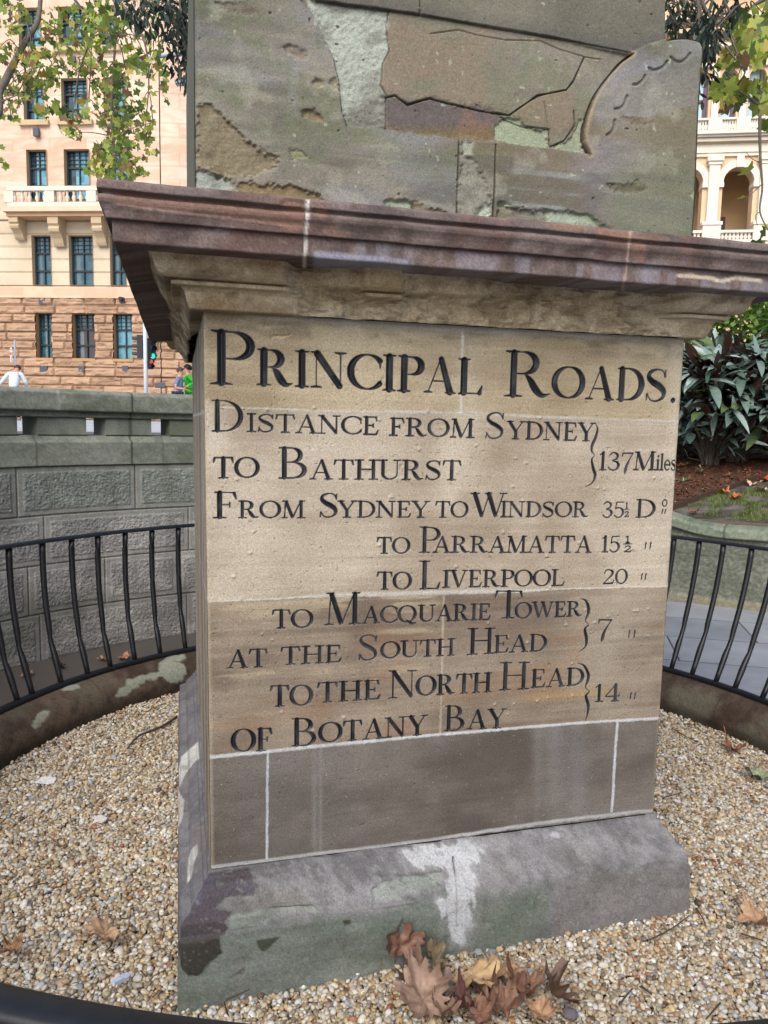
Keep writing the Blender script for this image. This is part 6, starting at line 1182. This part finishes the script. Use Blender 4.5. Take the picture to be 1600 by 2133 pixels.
M_green, M_red = emit('green_signal', (.01, .55, .30), 1.2), emit('red_signal', (.8, .03, .04), 1.2)
tl()
def psign():
    D = 21.5; f = at_d(34, 810, D); tp = at_d(35.5, 709, D); t = empty('parking_sign', (f[0], f[1], ST_Z), 'red and white parking sign on a thin grey pole at the left edge', 'sign'); rt = np.array([RM[0, 0], RM[1, 0], 0]); rt /= np.linalg.norm(rt); fw = np.array([rt[1], -rt[0], 0]); rz = math.atan2(rt[1], rt[0]) - .9
    b = MB(); b.cur = tuple(C8(170, 178, 188)); b.tube([(f[0], f[1], ST_Z), (f[0], f[1], tp[2])], .026, 8); into(t, b.build('pole', M_plain, smooth=True))
    top, bot = at_d(29, 725, D), at_d(29, 755, D); h = top[2] - bot[2]; c = np.array([f[0], f[1], 0]) - rt * .10 + fw * .03
    b = MB(); b.cur = tuple(C8(240, 244, 246)); b.box((c[0], c[1], bot[2] + h * .82), (.20, .012, h * .36), rz); b.cur = tuple(C8(244, 240, 244)); b.box((c[0], c[1], bot[2] + h * .30), (.20, .012, h * .58), rz); pn_ = b.build('sign_plate', M_plain); into(t, pn_)
    b = MB(); nf_ = np.array([math.sin(rz), -math.cos(rz), 0]) * .009; ax = np.array([math.cos(rz), math.sin(rz), 0])
    for x, z, w_, hh, cc in ((0, .88, .12, .05, (70, 160, 140)), (0, .56, .19, .12, (226, 60, 84)), (.04, .26, .06, .34, (230, 90, 130)), (-.03, .70, .10, .025, (226, 70, 90))):
        b.cur = tuple(C8(*cc)); p = c + nf_ + ax * x; b.box((p[0], p[1], bot[2] + h * z), (w_, .004, h * hh), rz)
    o = b.build('markings', M_plain); o.parent = pn_
psign()

# ------------------------------------------------------------------ people beyond the wall
def skin_mesh(name, verts, edges, rad, M, parent, root=0, sub=1, col=None):
    me = bpy.data.meshes.new(name); me.from_pydata([tuple(v) for v in verts], edges, []); o = bpy.data.objects.new(name, me); COL.objects.link(o); md = o.modifiers.new('skin', 'SKIN')
    if not me.skin_vertices: 
        bpy.context.view_layer.objects.active = o
    for i, r in enumerate(rad): me.skin_vertices[0].data[i].radius = (r, r) if not hasattr(r, '__len__') else r
    me.skin_vertices[0].data[root].use_root = True; sm = o.modifiers.new('sub', 'SUBSURF'); sm.levels = sub; sm.render_levels = sub
    dg = bpy.context.evaluated_depsgraph_get(); m2 = bpy.data.meshes.new_from_object(o.evaluated_get(dg)); o.modifiers.clear(); o.data = m2; bpy.data.meshes.remove(me); m2.name = name
    m2.materials.clear(); m2.materials.append(M); m2.polygons.foreach_set('use_smooth', np.full(len(m2.polygons), True))
    a = m2.color_attributes.new('Col', 'FLOAT_COLOR', 'POINT'); cc = np.ones((len(m2.vertices), 4), np.float32); cc[:, :3] = col if col is not None else (.5, .5, .5); a.data.foreach_set('color', cc.ravel()); o.parent = parent; return o
def person(loc, yaw, H, label, arms, lean, shirt, trousers, hair, hair_r=1.0, dress=False, long_sleeve=False, head_fwd=0.0):
    """arms: ((elbow, wrist) left, right) in body units, x right, y forward, z up, height 1"""
    t = empty('person', loc, label, 'person'); t.rotation_euler = (0, 0, yaw); s = H; L = lean
    sp = lambda z: np.array([0, L * (z - .52), z])
    V = {'pel': (0, 0, .53), 'wai': sp(.62), 'che': sp(.74), 'nb': sp(.82), 'nk': sp(.86) + (0, head_fwd * .3, 0), 'hd': sp(.93) + (0, head_fwd + .005, -head_fwd * .3), 'cr': sp(.985) + (0, head_fwd, -head_fwd * .5)}
    R = {'pel': .085, 'wai': .075, 'che': (.098, .07), 'nb': .06, 'nk': .034, 'hd': (.052, .062), 'cr': .034}; E = [('pel', 'wai'), ('wai', 'che'), ('che', 'nb'), ('nb', 'nk'), ('nk', 'hd'), ('hd', 'cr')]
    for sd, nm in ((-1, 'l'), (1, 'r')):
        V.update({nm + 'h': (sd * .055, 0, .50), nm + 'k': (sd * .06, .015 + .02 * sd, .28), nm + 'a': (sd * .06, -.01 + .03 * sd, .05), nm + 't': (sd * .065, .07 + .03 * sd, .018)}); R.update({nm + 'h': .058, nm + 'k': .036, nm + 'a': .024, nm + 't': .022}); E += [('pel', nm + 'h'), (nm + 'h', nm + 'k'), (nm + 'k', nm + 'a'), (nm + 'a', nm + 't')]
        sh = sp(.81) + (sd * .105, 0, 0); el, wr = arms[0 if sd < 0 else 1]; el = sh + el; wr = el + wr; V.update({nm + 's': sh, nm + 'e': el, nm + 'w': wr}); R.update({nm + 's': .034, nm + 'e': .024, nm + 'w': .016}); E += [('nb', nm + 's'), (nm + 's', nm + 'e'), (nm + 'e', nm + 'w')]
        d = (wr - el) / np.linalg.norm(wr - el); sdv = np.cross(d, (0, 0, 1.)); sdv /= np.linalg.norm(sdv) + 1e-6; V[nm + 'm'] = wr + d * .035; R[nm + 'm'] = (.018, .012); E.append((nm + 'w', nm + 'm'))
        for f, (o_, l_) in enumerate(((-.016, .038), (-.006, .045), (.005, .042), (.015, .033))):
            a = wr + d * .05 + sdv * o_; c = a + d * l_ * .55; e = c + d * l_ * .35 - np.array([0, 0, .012]); 
            for q, p, r in (('1', a, .0065), ('2', c, .0058), ('3', e, .0048)): V[nm + 'f%d' % f + q] = p; R[nm + 'f%d' % f + q] = r
            E += [(nm + 'm', nm + 'f%d1' % f), (nm + 'f%d1' % f, nm + 'f%d2' % f), (nm + 'f%d2' % f, nm + 'f%d3' % f)]
        a = wr + d * .018 + sdv * .024; c = a + d * .022 + sdv * .012; V[nm + 'p1'], V[nm + 'p2'] = a, c; R[nm + 'p1'] = .0072; R[nm + 'p2'] = .006; E += [(nm + 'w', nm + 'p1'), (nm + 'p1', nm + 'p2')]
    ks = list(V); ix = {k: i for i, k in enumerate(ks)}; sc = lambda r: tuple(q * s for q in r) if hasattr(r, '__len__') else r * s
    skin_mesh('body', [np.array(V[k], float) * s for k in ks], [(ix[a], ix[b_]) for a, b_ in E], [sc(R[k]) for k in ks], M_skin, t, 0, 2)
    tv = [('pel', .092), ('wai', .082), ('che', (.106, .078)), ('nb', .058), ('ls', .042), ('rs', .042)]; te = [('pel', 'wai'), ('wai', 'che'), ('che', 'nb'), ('nb', 'ls'), ('nb', 'rs')]; P = {k: np.array(V[k], float) for k in V}; P['nb'] = P['nb'] - (0, 0, .015)
    for nm in 'lr':
        P[nm + 'z'] = P[nm + 's'] + (P[nm + 'e'] - P[nm + 's']) * (1.0 if long_sleeve else .72); tv.append((nm + 'z', .034)); te.append((nm + 's', nm + 'z'))
        if long_sleeve: P[nm + 'y'] = P[nm + 'e'] + (P[nm + 'w'] - P[nm + 'e']) * .92; tv.append((nm + 'y', .024)); te.append((nm + 'z', nm + 'y'))
    if dress: P['hem'] = np.array((0, -.02, .36)); tv.append(('hem', .16)); te.append(('pel', 'hem'))
    kx = {k: i for i, (k, _) in enumerate(tv)}; skin_mesh('dress' if dress else 'shirt', [P[k] * s for k, _ in tv], [(kx[a], kx[b_]) for a, b_ in te], [sc(r) for _, r in tv], M_cloth, t, 0, 2, shirt)
    tv = [('pel', .088), ('lh', .064), ('rh', .064), ('lk', .044), ('rk', .044), ('la', .034), ('ra', .034)]; te = [('pel', 'lh'), ('pel', 'rh'), ('lh', 'lk'), ('rh', 'rk'), ('lk', 'la'), ('rk', 'ra')]; kx = {k: i for i, (k, _) in enumerate(tv)}; P['pel'] = P['pel'] - (0, 0, .03)
    skin_mesh('trousers', [P[k] * s for k, _ in tv], [(kx[a], kx[b_]) for a, b_ in te], [sc(r) for _, r in tv], M_cloth, t, 0, 1, trousers)
    hc = (np.array(V['hd']) + np.array(V['cr'])) / 2 * s; b = MB(); b.cur = tuple(hair); vs, fs = [], []; nu, nv = 18, 10
    for i in range(nv):
        th = math.pi * .62 * i / (nv - 1)
        for j in range(nu):
            ph = 2 * math.pi * j / nu; fr_ = max(0, math.sin(ph)); cut = min(th, math.pi * (.62 - .27 * fr_)); r = .064 * s * hair_r * (1 + .05 * math.sin(5 * ph + 3 * th)); vs.append(hc + np.array([r * .92 * math.sin(cut) * math.cos(ph), r * 1.06 * math.sin(cut) * math.sin(ph) - .006 * s, r * .98 * math.cos(cut)]))
    for i in range(nv - 1):
        for j in range(nu): fs.append((i * nu + j, i * nu + (j + 1) % nu, (i + 1) * nu + (j + 1) % nu, (i + 1) * nu + j))
    b.add(vs, fs); b.build('hair', M_hair, t, True)
    h = np.array(V['hd']) * s; b = MB(); b.cur = (.02, .015, .012)
    for sd in (-1, 1): b.lathe(h + np.array([sd * .020 * s, .060 * s, .010 * s]), [(.001, -.006 * s), (.006 * s, 0), (.001, .006 * s)], 8)
    b.build('eyes', M_hair, t); b = MB(); b.add([h + np.array(p) * s for p in ((0, .062, .012), (-.010, .060, -.014), (.010, .060, -.014), (0, .078, -.012))], [(0, 1, 3), (0, 3, 2), (1, 2, 3)]); b.build('nose', M_skin, t)
    b = MB(); b.cur = (.3, .1, .09); b.box(h + np.array([0, .058, -.030]) * s, (.026 * s, .008 * s, .005 * s)); b.build('mouth', M_cloth, t)
    for sd in (-1, 1): b = MB(); b.lathe(h + np.array([sd * .053, 0, 0]) * s, [(.004 * s, -.014 * s), (.009 * s, 0), (.006 * s, .012 * s), (.001, .014 * s)], 8); b.build('ear', M_skin, t)
    return t
fx = math.atan2(RM[1, 0], RM[0, 0])
p = at_d(370, 800, 18.5); person((p[0], p[1], ST_Z), fx - math.pi / 2, 1.35, 'boy in a grey-blue t-shirt walking beside the obelisk edge, forearm held forward', ((np.array([-.03, -.05, -.15]), np.array([.03, .13, -.03])), (np.array([.03, -.04, -.16]), np.array([-.02, .14, -.02]))), .12, C8(120, 146, 178), C8(60, 66, 80), C8(84, 66, 54))
p = at_d(396, 800, 18.9); person((p[0], p[1], ST_Z), fx + math.pi / 2 + .3, 1.44, 'dark-haired person in bright green clothes partly hidden by the obelisk', ((np.array([-.08, -.10, -.10]), np.array([-.05, .12, -.06])), (np.array([.10, .10, -.06]), np.array([.02, .10, -.03]))), .10, C8(60, 196, 66), C8(70, 200, 76), C8(28, 24, 28), 1.12, True, True)
p = at_d(28, 800, 20.6); person((p[0], p[1], ST_Z - .02), fx + .15, 1.58, 'person in a loose white shirt seen from behind under the parking sign', ((np.array([-.10, 0, -.13]), np.array([-.10, .04, -.10])), (np.array([.07, .02, -.14]), np.array([-.02, .10, -.08]))), .34, C8(226, 238, 244), C8(40, 44, 60), C8(70, 52, 46), 1.0, False, True, .11)

# ------------------------------------------------------------------ litter on the gravel, pavement and lawn
def leaf_mesh(name, size, seed, curl, fold, col, col2, serr=.20):
    g = np.random.RandomState(seed); nA, nR = 80, 10; a = np.linspace(0, 2 * math.pi, nA, endpoint=False); base = np.array([1.0, .80, .66, .84, .95, .76, .60, .70, .70, .44, .20, .44, .70, .70, .60, .76, .95, .84, .66, .80]); ro = np.interp(a / (2 * math.pi) * 20, np.arange(21), np.r_[base, base[0]]); ro = ro * (1 + serr * np.sin(a * 15 + g.rand() * 6) * .5 + g.uniform(-.06, .06, nA)) * (1 + .12 * np.sin(a * 2 + g.rand() * 6))
    V, C_ = [(0, 0, 0)], [col * .8]; lob = [0, 2 * math.pi * 4 / 20, 2 * math.pi * 16 / 20, 2 * math.pi * 8 / 20, 2 * math.pi * 12 / 20]; ph = g.rand(6) * 6.28
    for r in range(1, nR + 1):
        t = r / nR
        for i in range(nA):
            x, y = ro[i] * t * math.sin(a[i]), ro[i] * t * math.cos(a[i]); dl_ = min(abs((a[i] - l + math.pi) % (2 * math.pi) - math.pi) for l in lob)
            z = curl * (x * x * .9 * math.cos(ph[0]) ** 2 + y * y * .9 * math.sin(ph[0]) ** 2) + fold * abs(x) + .10 * curl * math.sin(3 * a[i] + ph[1]) * t * t + .05 * math.sin(5 * x + ph[2]) * math.sin(6 * y + ph[3]) + .02 * min(dl_ * t, .3) + .30 * abs(curl) * max(0, t - .5) * math.sin(7 * a[i] + ph[4]) + .16 * (float(vn(x * 4.5 + seed, y * 4.5, 5)) - .5) * (1 + t)
            V.append((x, y, z)); vein = math.exp(-(dl_ * t / .035) ** 2); C_.append((mix(col, col2, float(np.clip(vn(x * 3 + seed * 3, y * 3, 9) * 1.3 * t + .3 * (vn(x * 9, y * 9, 4) - .5), 0, 1))) * (1 - .25 * vein) * g.uniform(.92, 1.08)))
    F = [(0, 1 + i, 1 + (i + 1) % nA, 1 + (i + 1) % nA) for i in range(nA)]; tri = [(0, 1 + i, 1 + (i + 1) % nA) for i in range(nA)]; qd = []
    for r in range(nR - 1):
        for i in range(nA): p = 1 + r * nA; qd += [(p + i, p + nA + i, p + nA + (i + 1) % nA), (p + i, p + nA + (i + 1) % nA, p + (i + 1) % nA)]
    o = mesh_np(name, np.array(V) * size, np.array(tri + qd), M_leafdry, None, np.array(C_), True); b = MB(); b.cur = tuple(col * .55); b.tube([(0, 0, .002), (0, -size * .35, .006), (size * .05, -size * .8, .012)], [size * .012, size * .010, size * .014], 5); s_ = b.build('stalk', M_leafdry, o); return o
def dry(px, py, wpx, col, col2, yaw, curl, fold, label, seed, z=GZ + .012, tilt=(0, 0), lift=0.0, group='fallen plane leaves'):
    p = at_z(px, py, z); D = (p - CAM) @ RM[:, 1]; size = wpx / FPX * D / 1.8
    o = leaf_mesh('fallen_leaf', size, seed, curl, fold, mix(C8(*col), C8(*col).mean(), .18) * .92, mix(C8(*col2), C8(*col2).mean(), .2) * .9); o.location = (p[0], p[1], p[2] + lift); o.rotation_euler = (tilt[0], tilt[1], yaw); tag(o, label, 'leaf', group); return o
dry(217, 1950, 82, (198, 160, 114), (160, 120, 86), 2.4, .5, .25, 'tan plane leaf lying alone on the gravel left of the plinth', 1, lift=.01, tilt=(.1, -.1))
dry(28, 1987, 54, (168, 120, 72), (130, 92, 58), .8, .9, .3, 'small brown curled leaf at the left picture edge on the gravel', 2, lift=.012)
dry(832, 2000, 100, (150, 106, 82), (112, 76, 60), .2, 1.0, .45, 'red-brown curled leaf standing against the plinth', 3, lift=.045, tilt=(1.15, .1))
dry(905, 2022, 78, (140, 120, 82), (112, 92, 64), 1.0, 1.2, .5, 'olive-brown crumpled leaf behind the big tan leaf', 4, lift=.02, tilt=(.4, .2))
dry(880, 2100, 140, (176, 142, 116), (140, 104, 82), .15, .5, .35, 'large pinkish tan leaf at the front of the leaf pile', 5, lift=.022, tilt=(.25, .1))
dry(986, 2046, 118, (220, 184, 124), (188, 144, 92), 3.4, .25, .08, 'yellow plane leaf lying flat in the middle of the pile', 6, lift=.022, tilt=(.25, 0))
dry(1046, 2026, 84, (206, 164, 114), (176, 130, 88), 2.6, .45, .12, 'orange-tan leaf just right of the yellow leaf', 7, lift=.018, tilt=(.2, -.2))
dry(1086, 2082, 82, (152, 104, 76), (118, 76, 56), .9, 1.3, .3, 'rust leaf with curled lobes, right of the yellow leaf', 8, lift=.02, tilt=(.2, .3))
dry(1150, 2084, 96, (126, 94, 74), (92, 66, 52), 2.0, 1.5, .6, 'dark brown folded leaf at the right end of the pile', 9, lift=.02, tilt=(.5, -.5))
dry(935, 2072, 80, (150, 128, 112), (124, 104, 90), 5.0, .8, .3, 'grey-brown leaf tucked under the yellow leaf', 10, lift=.008)
dry(1000, 2126, 92, (158, 112, 84), (120, 82, 62), 4.4, 1.2, .3, 'rust leaf at the bottom edge below the yellow leaf', 11, lift=.015, tilt=(.2, 0))
dry(968, 2108, 54, (108, 62, 52), (88, 48, 42), 1.4, 1.6, .5, 'small dark red crumpled leaf below the yellow leaf', 12, lift=.012)
dry(1128, 2118, 70, (196, 150, 104), (170, 124, 84), .5, .9, .4, 'tan leaf fragment under the dark folded leaf', 13, lift=.006)
dry(862, 2046, 66, (146, 112, 86), (112, 84, 64), 3.9, 1.4, .5, 'brown curled leaf between the standing leaf and the big tan one', 22, lift=.014, tilt=(.3, .2))
dry(918, 2112, 70, (160, 124, 96), (124, 92, 70), 2.9, 1.3, .4, 'dull tan leaf under the tip of the big tan leaf', 23, lift=.010, tilt=(.2, -.3))
dry(1050, 2106, 74, (150, 108, 82), (116, 80, 60), 5.4, 1.4, .4, 'brown crumpled leaf between the two rust leaves', 24, lift=.014, tilt=(.3, .1))
dry(1112, 2056, 62, (170, 126, 92), (136, 98, 72), 4.1, 1.1, .4, 'light brown leaf behind the dark folded leaf', 25, lift=.010)
dry(1012, 2086, 58, (128, 84, 66), (98, 64, 52), .3, 1.5, .5, 'deep brown shrivelled leaf just below the yellow leaf', 26, lift=.010)
dry(1578, 1926, 74, (200, 156, 110), (166, 122, 84), 1.2, .8, .3, 'orange-tan leaf at the right picture edge on the gravel', 14, lift=.012)
dry(1586, 1622, 66, (156, 172, 132), (150, 120, 84), .9, .6, .3, 'pale green and brown leaf by the right kerb', 15, lift=.012)
dry(1530, 1568, 46, (176, 108, 76), (140, 84, 60), 2.2, 1.2, .4, 'small rust leaf against the right kerb', 16, lift=.014, tilt=(.4, 0))
dry(1319, 1896, 30, (140, 94, 64), (118, 78, 54), .2, .8, .3, 'tiny brown leaf touching the foot of the plinth', 17, lift=.006)
dry(58, 1407, 26, (178, 128, 82), (140, 100, 64), .7, .9, .3, 'brown leaf on the pavement nearest the left edge behind the railing', 18, z=-.285)
dry(128, 1391, 26, (70, 58, 50), (60, 50, 44), 1.7, 1.1, .3, 'blackish leaf on the pavement between two balusters', 19, z=-.285)
dry(216, 1374, 26, (190, 138, 90), (150, 104, 70), 2.7, .9, .3, 'tan leaf on the pavement behind the railing, left of its pair', 20, z=-.285)
dry(258, 1370, 36, (206, 140, 100), (170, 110, 80), 3.7, .7, .3, 'orange leaf on the pavement behind the railing, closest to the obelisk', 21, z=-.285)
def soil_leaf(px, py, wpx, col, label, seed):
    s, v = on_soil(px, py); p = gp(s, v, .02); D = (p - CAM) @ RM[:, 1]; o = leaf_mesh('fallen_leaf', wpx / FPX * D / 2, seed, .6, .2, C8(*col), C8(*col) * .8); o.location = tuple(p); o.rotation_euler = (.1, .1, seed); tag(o, label, 'leaf', 'leaves fallen on the lawn and mulch')
for i, (px, py, wp, col, lab) in enumerate(((1446, 1071, 26, (186, 96, 60), 'rust leaf on the lawn just above the curved coping'), (1506, 1030, 34, (216, 140, 84), 'orange leaf on the lawn beside the timber edging'), (1530, 1041, 34, (206, 120, 64), 'deep orange leaf lowest beside the timber edging'), (1568, 1013, 34, (224, 184, 150), 'pale pink leaf on the lawn near the right edge'), (1592, 1004, 34, (196, 84, 44), 'bright rust leaf at the right picture edge on the lawn'), (1588, 1026, 36, (230, 200, 170), 'cream leaf lowest at the right edge of the lawn'), (1420, 974, 22, (210, 140, 90), 'orange leaf on the mulch beside the stone'), (1512, 994, 20, (206, 150, 120), 'small pink leaf on the mulch above the edging'))): soil_leaf(px, py, wp, col, lab, 40 + i)
def flake(px, py, wpx, hpx, col, label, seed, thick=.004):
    p = at_z(px, py, GZ + .016); D = (p - CAM) @ RM[:, 1]; w_, h = wpx / FPX * D / 2, hpx / FPX * D / 2 * 1.5; g = random.Random(seed); o = [(w_ * (math.cos(a) * (.75 + .5 * g.random())), h * (math.sin(a) * (.75 + .5 * g.random()))) for a in np.linspace(0, 6.28, 10)[:-1]]
    b = MB(); b.cur = tuple(C8(*col)); b.prism(o, lambda x, y: (x, y, 0), lambda x, y: (x * .95, y * .95, thick)); ob = b.build('bark_flake', M_wall); ob.location = tuple(p); ob.rotation_euler = (.15, .1, .4 + YAW); tag(ob, label, 'bark flake', 'pale flakes on the gravel')
flake(98, 1626, 44, 18, (226, 226, 224), 'white bark flake on the left gravel, nearest the kerb', 1); flake(209, 1706, 24, 16, (214, 210, 206), 'small pale bark flake in the middle of the left gravel', 2)
p = at_z(252, 2043, GZ + .02); b = MB(); b.cur = tuple(C8(206, 214, 232)); b.prism([(-.028, -.007), (.018, -.010), (.030, -.002), (.022, .009), (-.026, .008)], lambda x, y: (x, y, 0), lambda x, y: (x, y, .011)); o = b.build('stone_chip', M_wall); o.location = tuple(p); o.rotation_euler = (.1, .2, .75); tag(o, 'oblong pale blue-white stone chip on the gravel by the left plinth corner', 'stone chip')
for i, (px, py, w_, col, lab) in enumerate(((1025, 1984, 16, (128, 138, 140), 'blue-grey stone under the plinth, rightmost of the pair above the leaves'), (996, 1983, 14, (150, 156, 160), 'small grey stone left of the blue-grey one, at the plinth foot'), (1188, 2112, 26, (112, 106, 112), 'purple-grey stone at the right end of the leaf pile'))):
    p = at_z(px, py, GZ + .012); D = (p - CAM) @ RM[:, 1]; r = w_ / FPX * D / 1.6; b = MB(); b.cur = tuple(C8(*col)); g = random.Random(i + 5); b.lathe((0, 0, 0), [(r * .05, -r * .6), (r * .8, -r * .4), (r, 0), (r * .75, r * .45), (r * .1, r * .62)], 9); b.v = [tuple(np.array(v) * (1 + .25 * (g.random() - .5))) for v in b.v]; o = b.build('grey_stone', M_wall); o.location = tuple(p); tag(o, lab, 'stone')
def stick(pts, r, label, z=GZ + .018, cat='stick', group=None):
    P = [at_z(x, y, z) + np.array([0, 0, .004 * rnd.random()]) for x, y in pts]; o0 = P[0]; b = MB(); b.cur = tuple(C8(86, 70, 60)); pc = crv([q - o0 for q in P], 5); b.tube(pc, list(np.linspace(r, r * .55, len(pc))), 7); o = b.build('stick', M_wall, smooth=True); o.location = tuple(o0); tag(o, label, cat, group)
stick([(368, 1494), (340, 1512), (312, 1524), (290, 1534), (275, 1548), (266, 1560)], .007, 'long dark bent stick on the gravel beside the plinth')
for i, (pts, lab) in enumerate((([(1400, 1518), (1430, 1536), (1452, 1545)], 'thin dark twig along the right kerb, highest of the right twigs'), ([(1420, 1652), (1380, 1664)], 'short twig with a green leaf end beside the right of the die'), ([(1352, 1960), (1396, 1938), (1436, 1908)], 'slender forked twig on the gravel right of the plinth'), ([(1450, 1892), (1464, 1915), (1470, 1930)], 'dark twig leaning by the right plinth corner'), ([(1290, 2095), (1310, 2070), (1318, 2060)], 'short twig low on the right gravel'), ([(1500, 2090), (1484, 2110), (1470, 2125)], 'twig close to the front rail at right'), ([(1545, 1945), (1590, 1960)], 'brown twig under the orange-tan leaf at right'), ([(880, 1952), (900, 1965)], 'tiny stalk against the plinth right of the standing leaf'), ([(60, 1850), (100, 1838)], 'faint twig on the left gravel'), ([(330, 1640), (352, 1662)], 'small twig on the gravel touching the left plinth side'), ([(470, 2085), (520, 2062)], 'thin twig along the front foot of the plinth'))): stick(pts, .0026, lab, cat='twig', group='small twigs on the gravel')
for i, (pts, lab) in enumerate((([(1500, 968), (1545, 962), (1598, 940)], 'bare pale twig arching under the leafy plants'), ([(1560, 940), (1575, 962), (1600, 980)], 'bare twig crossing the pale one at the right edge'))):
    P = [gp(*on_soil(x, y), .08 + .05 * k) for k, (x, y) in enumerate(pts)]; b = MB(); b.cur = tuple(C8(150, 124, 92)); pc = crv([q - P[0] for q in P], 5); b.tube(pc, .006, 5); o = b.build('bare_twig', M_wall, smooth=True); o.location = tuple(P[0]); tag(o, lab, 'twig')
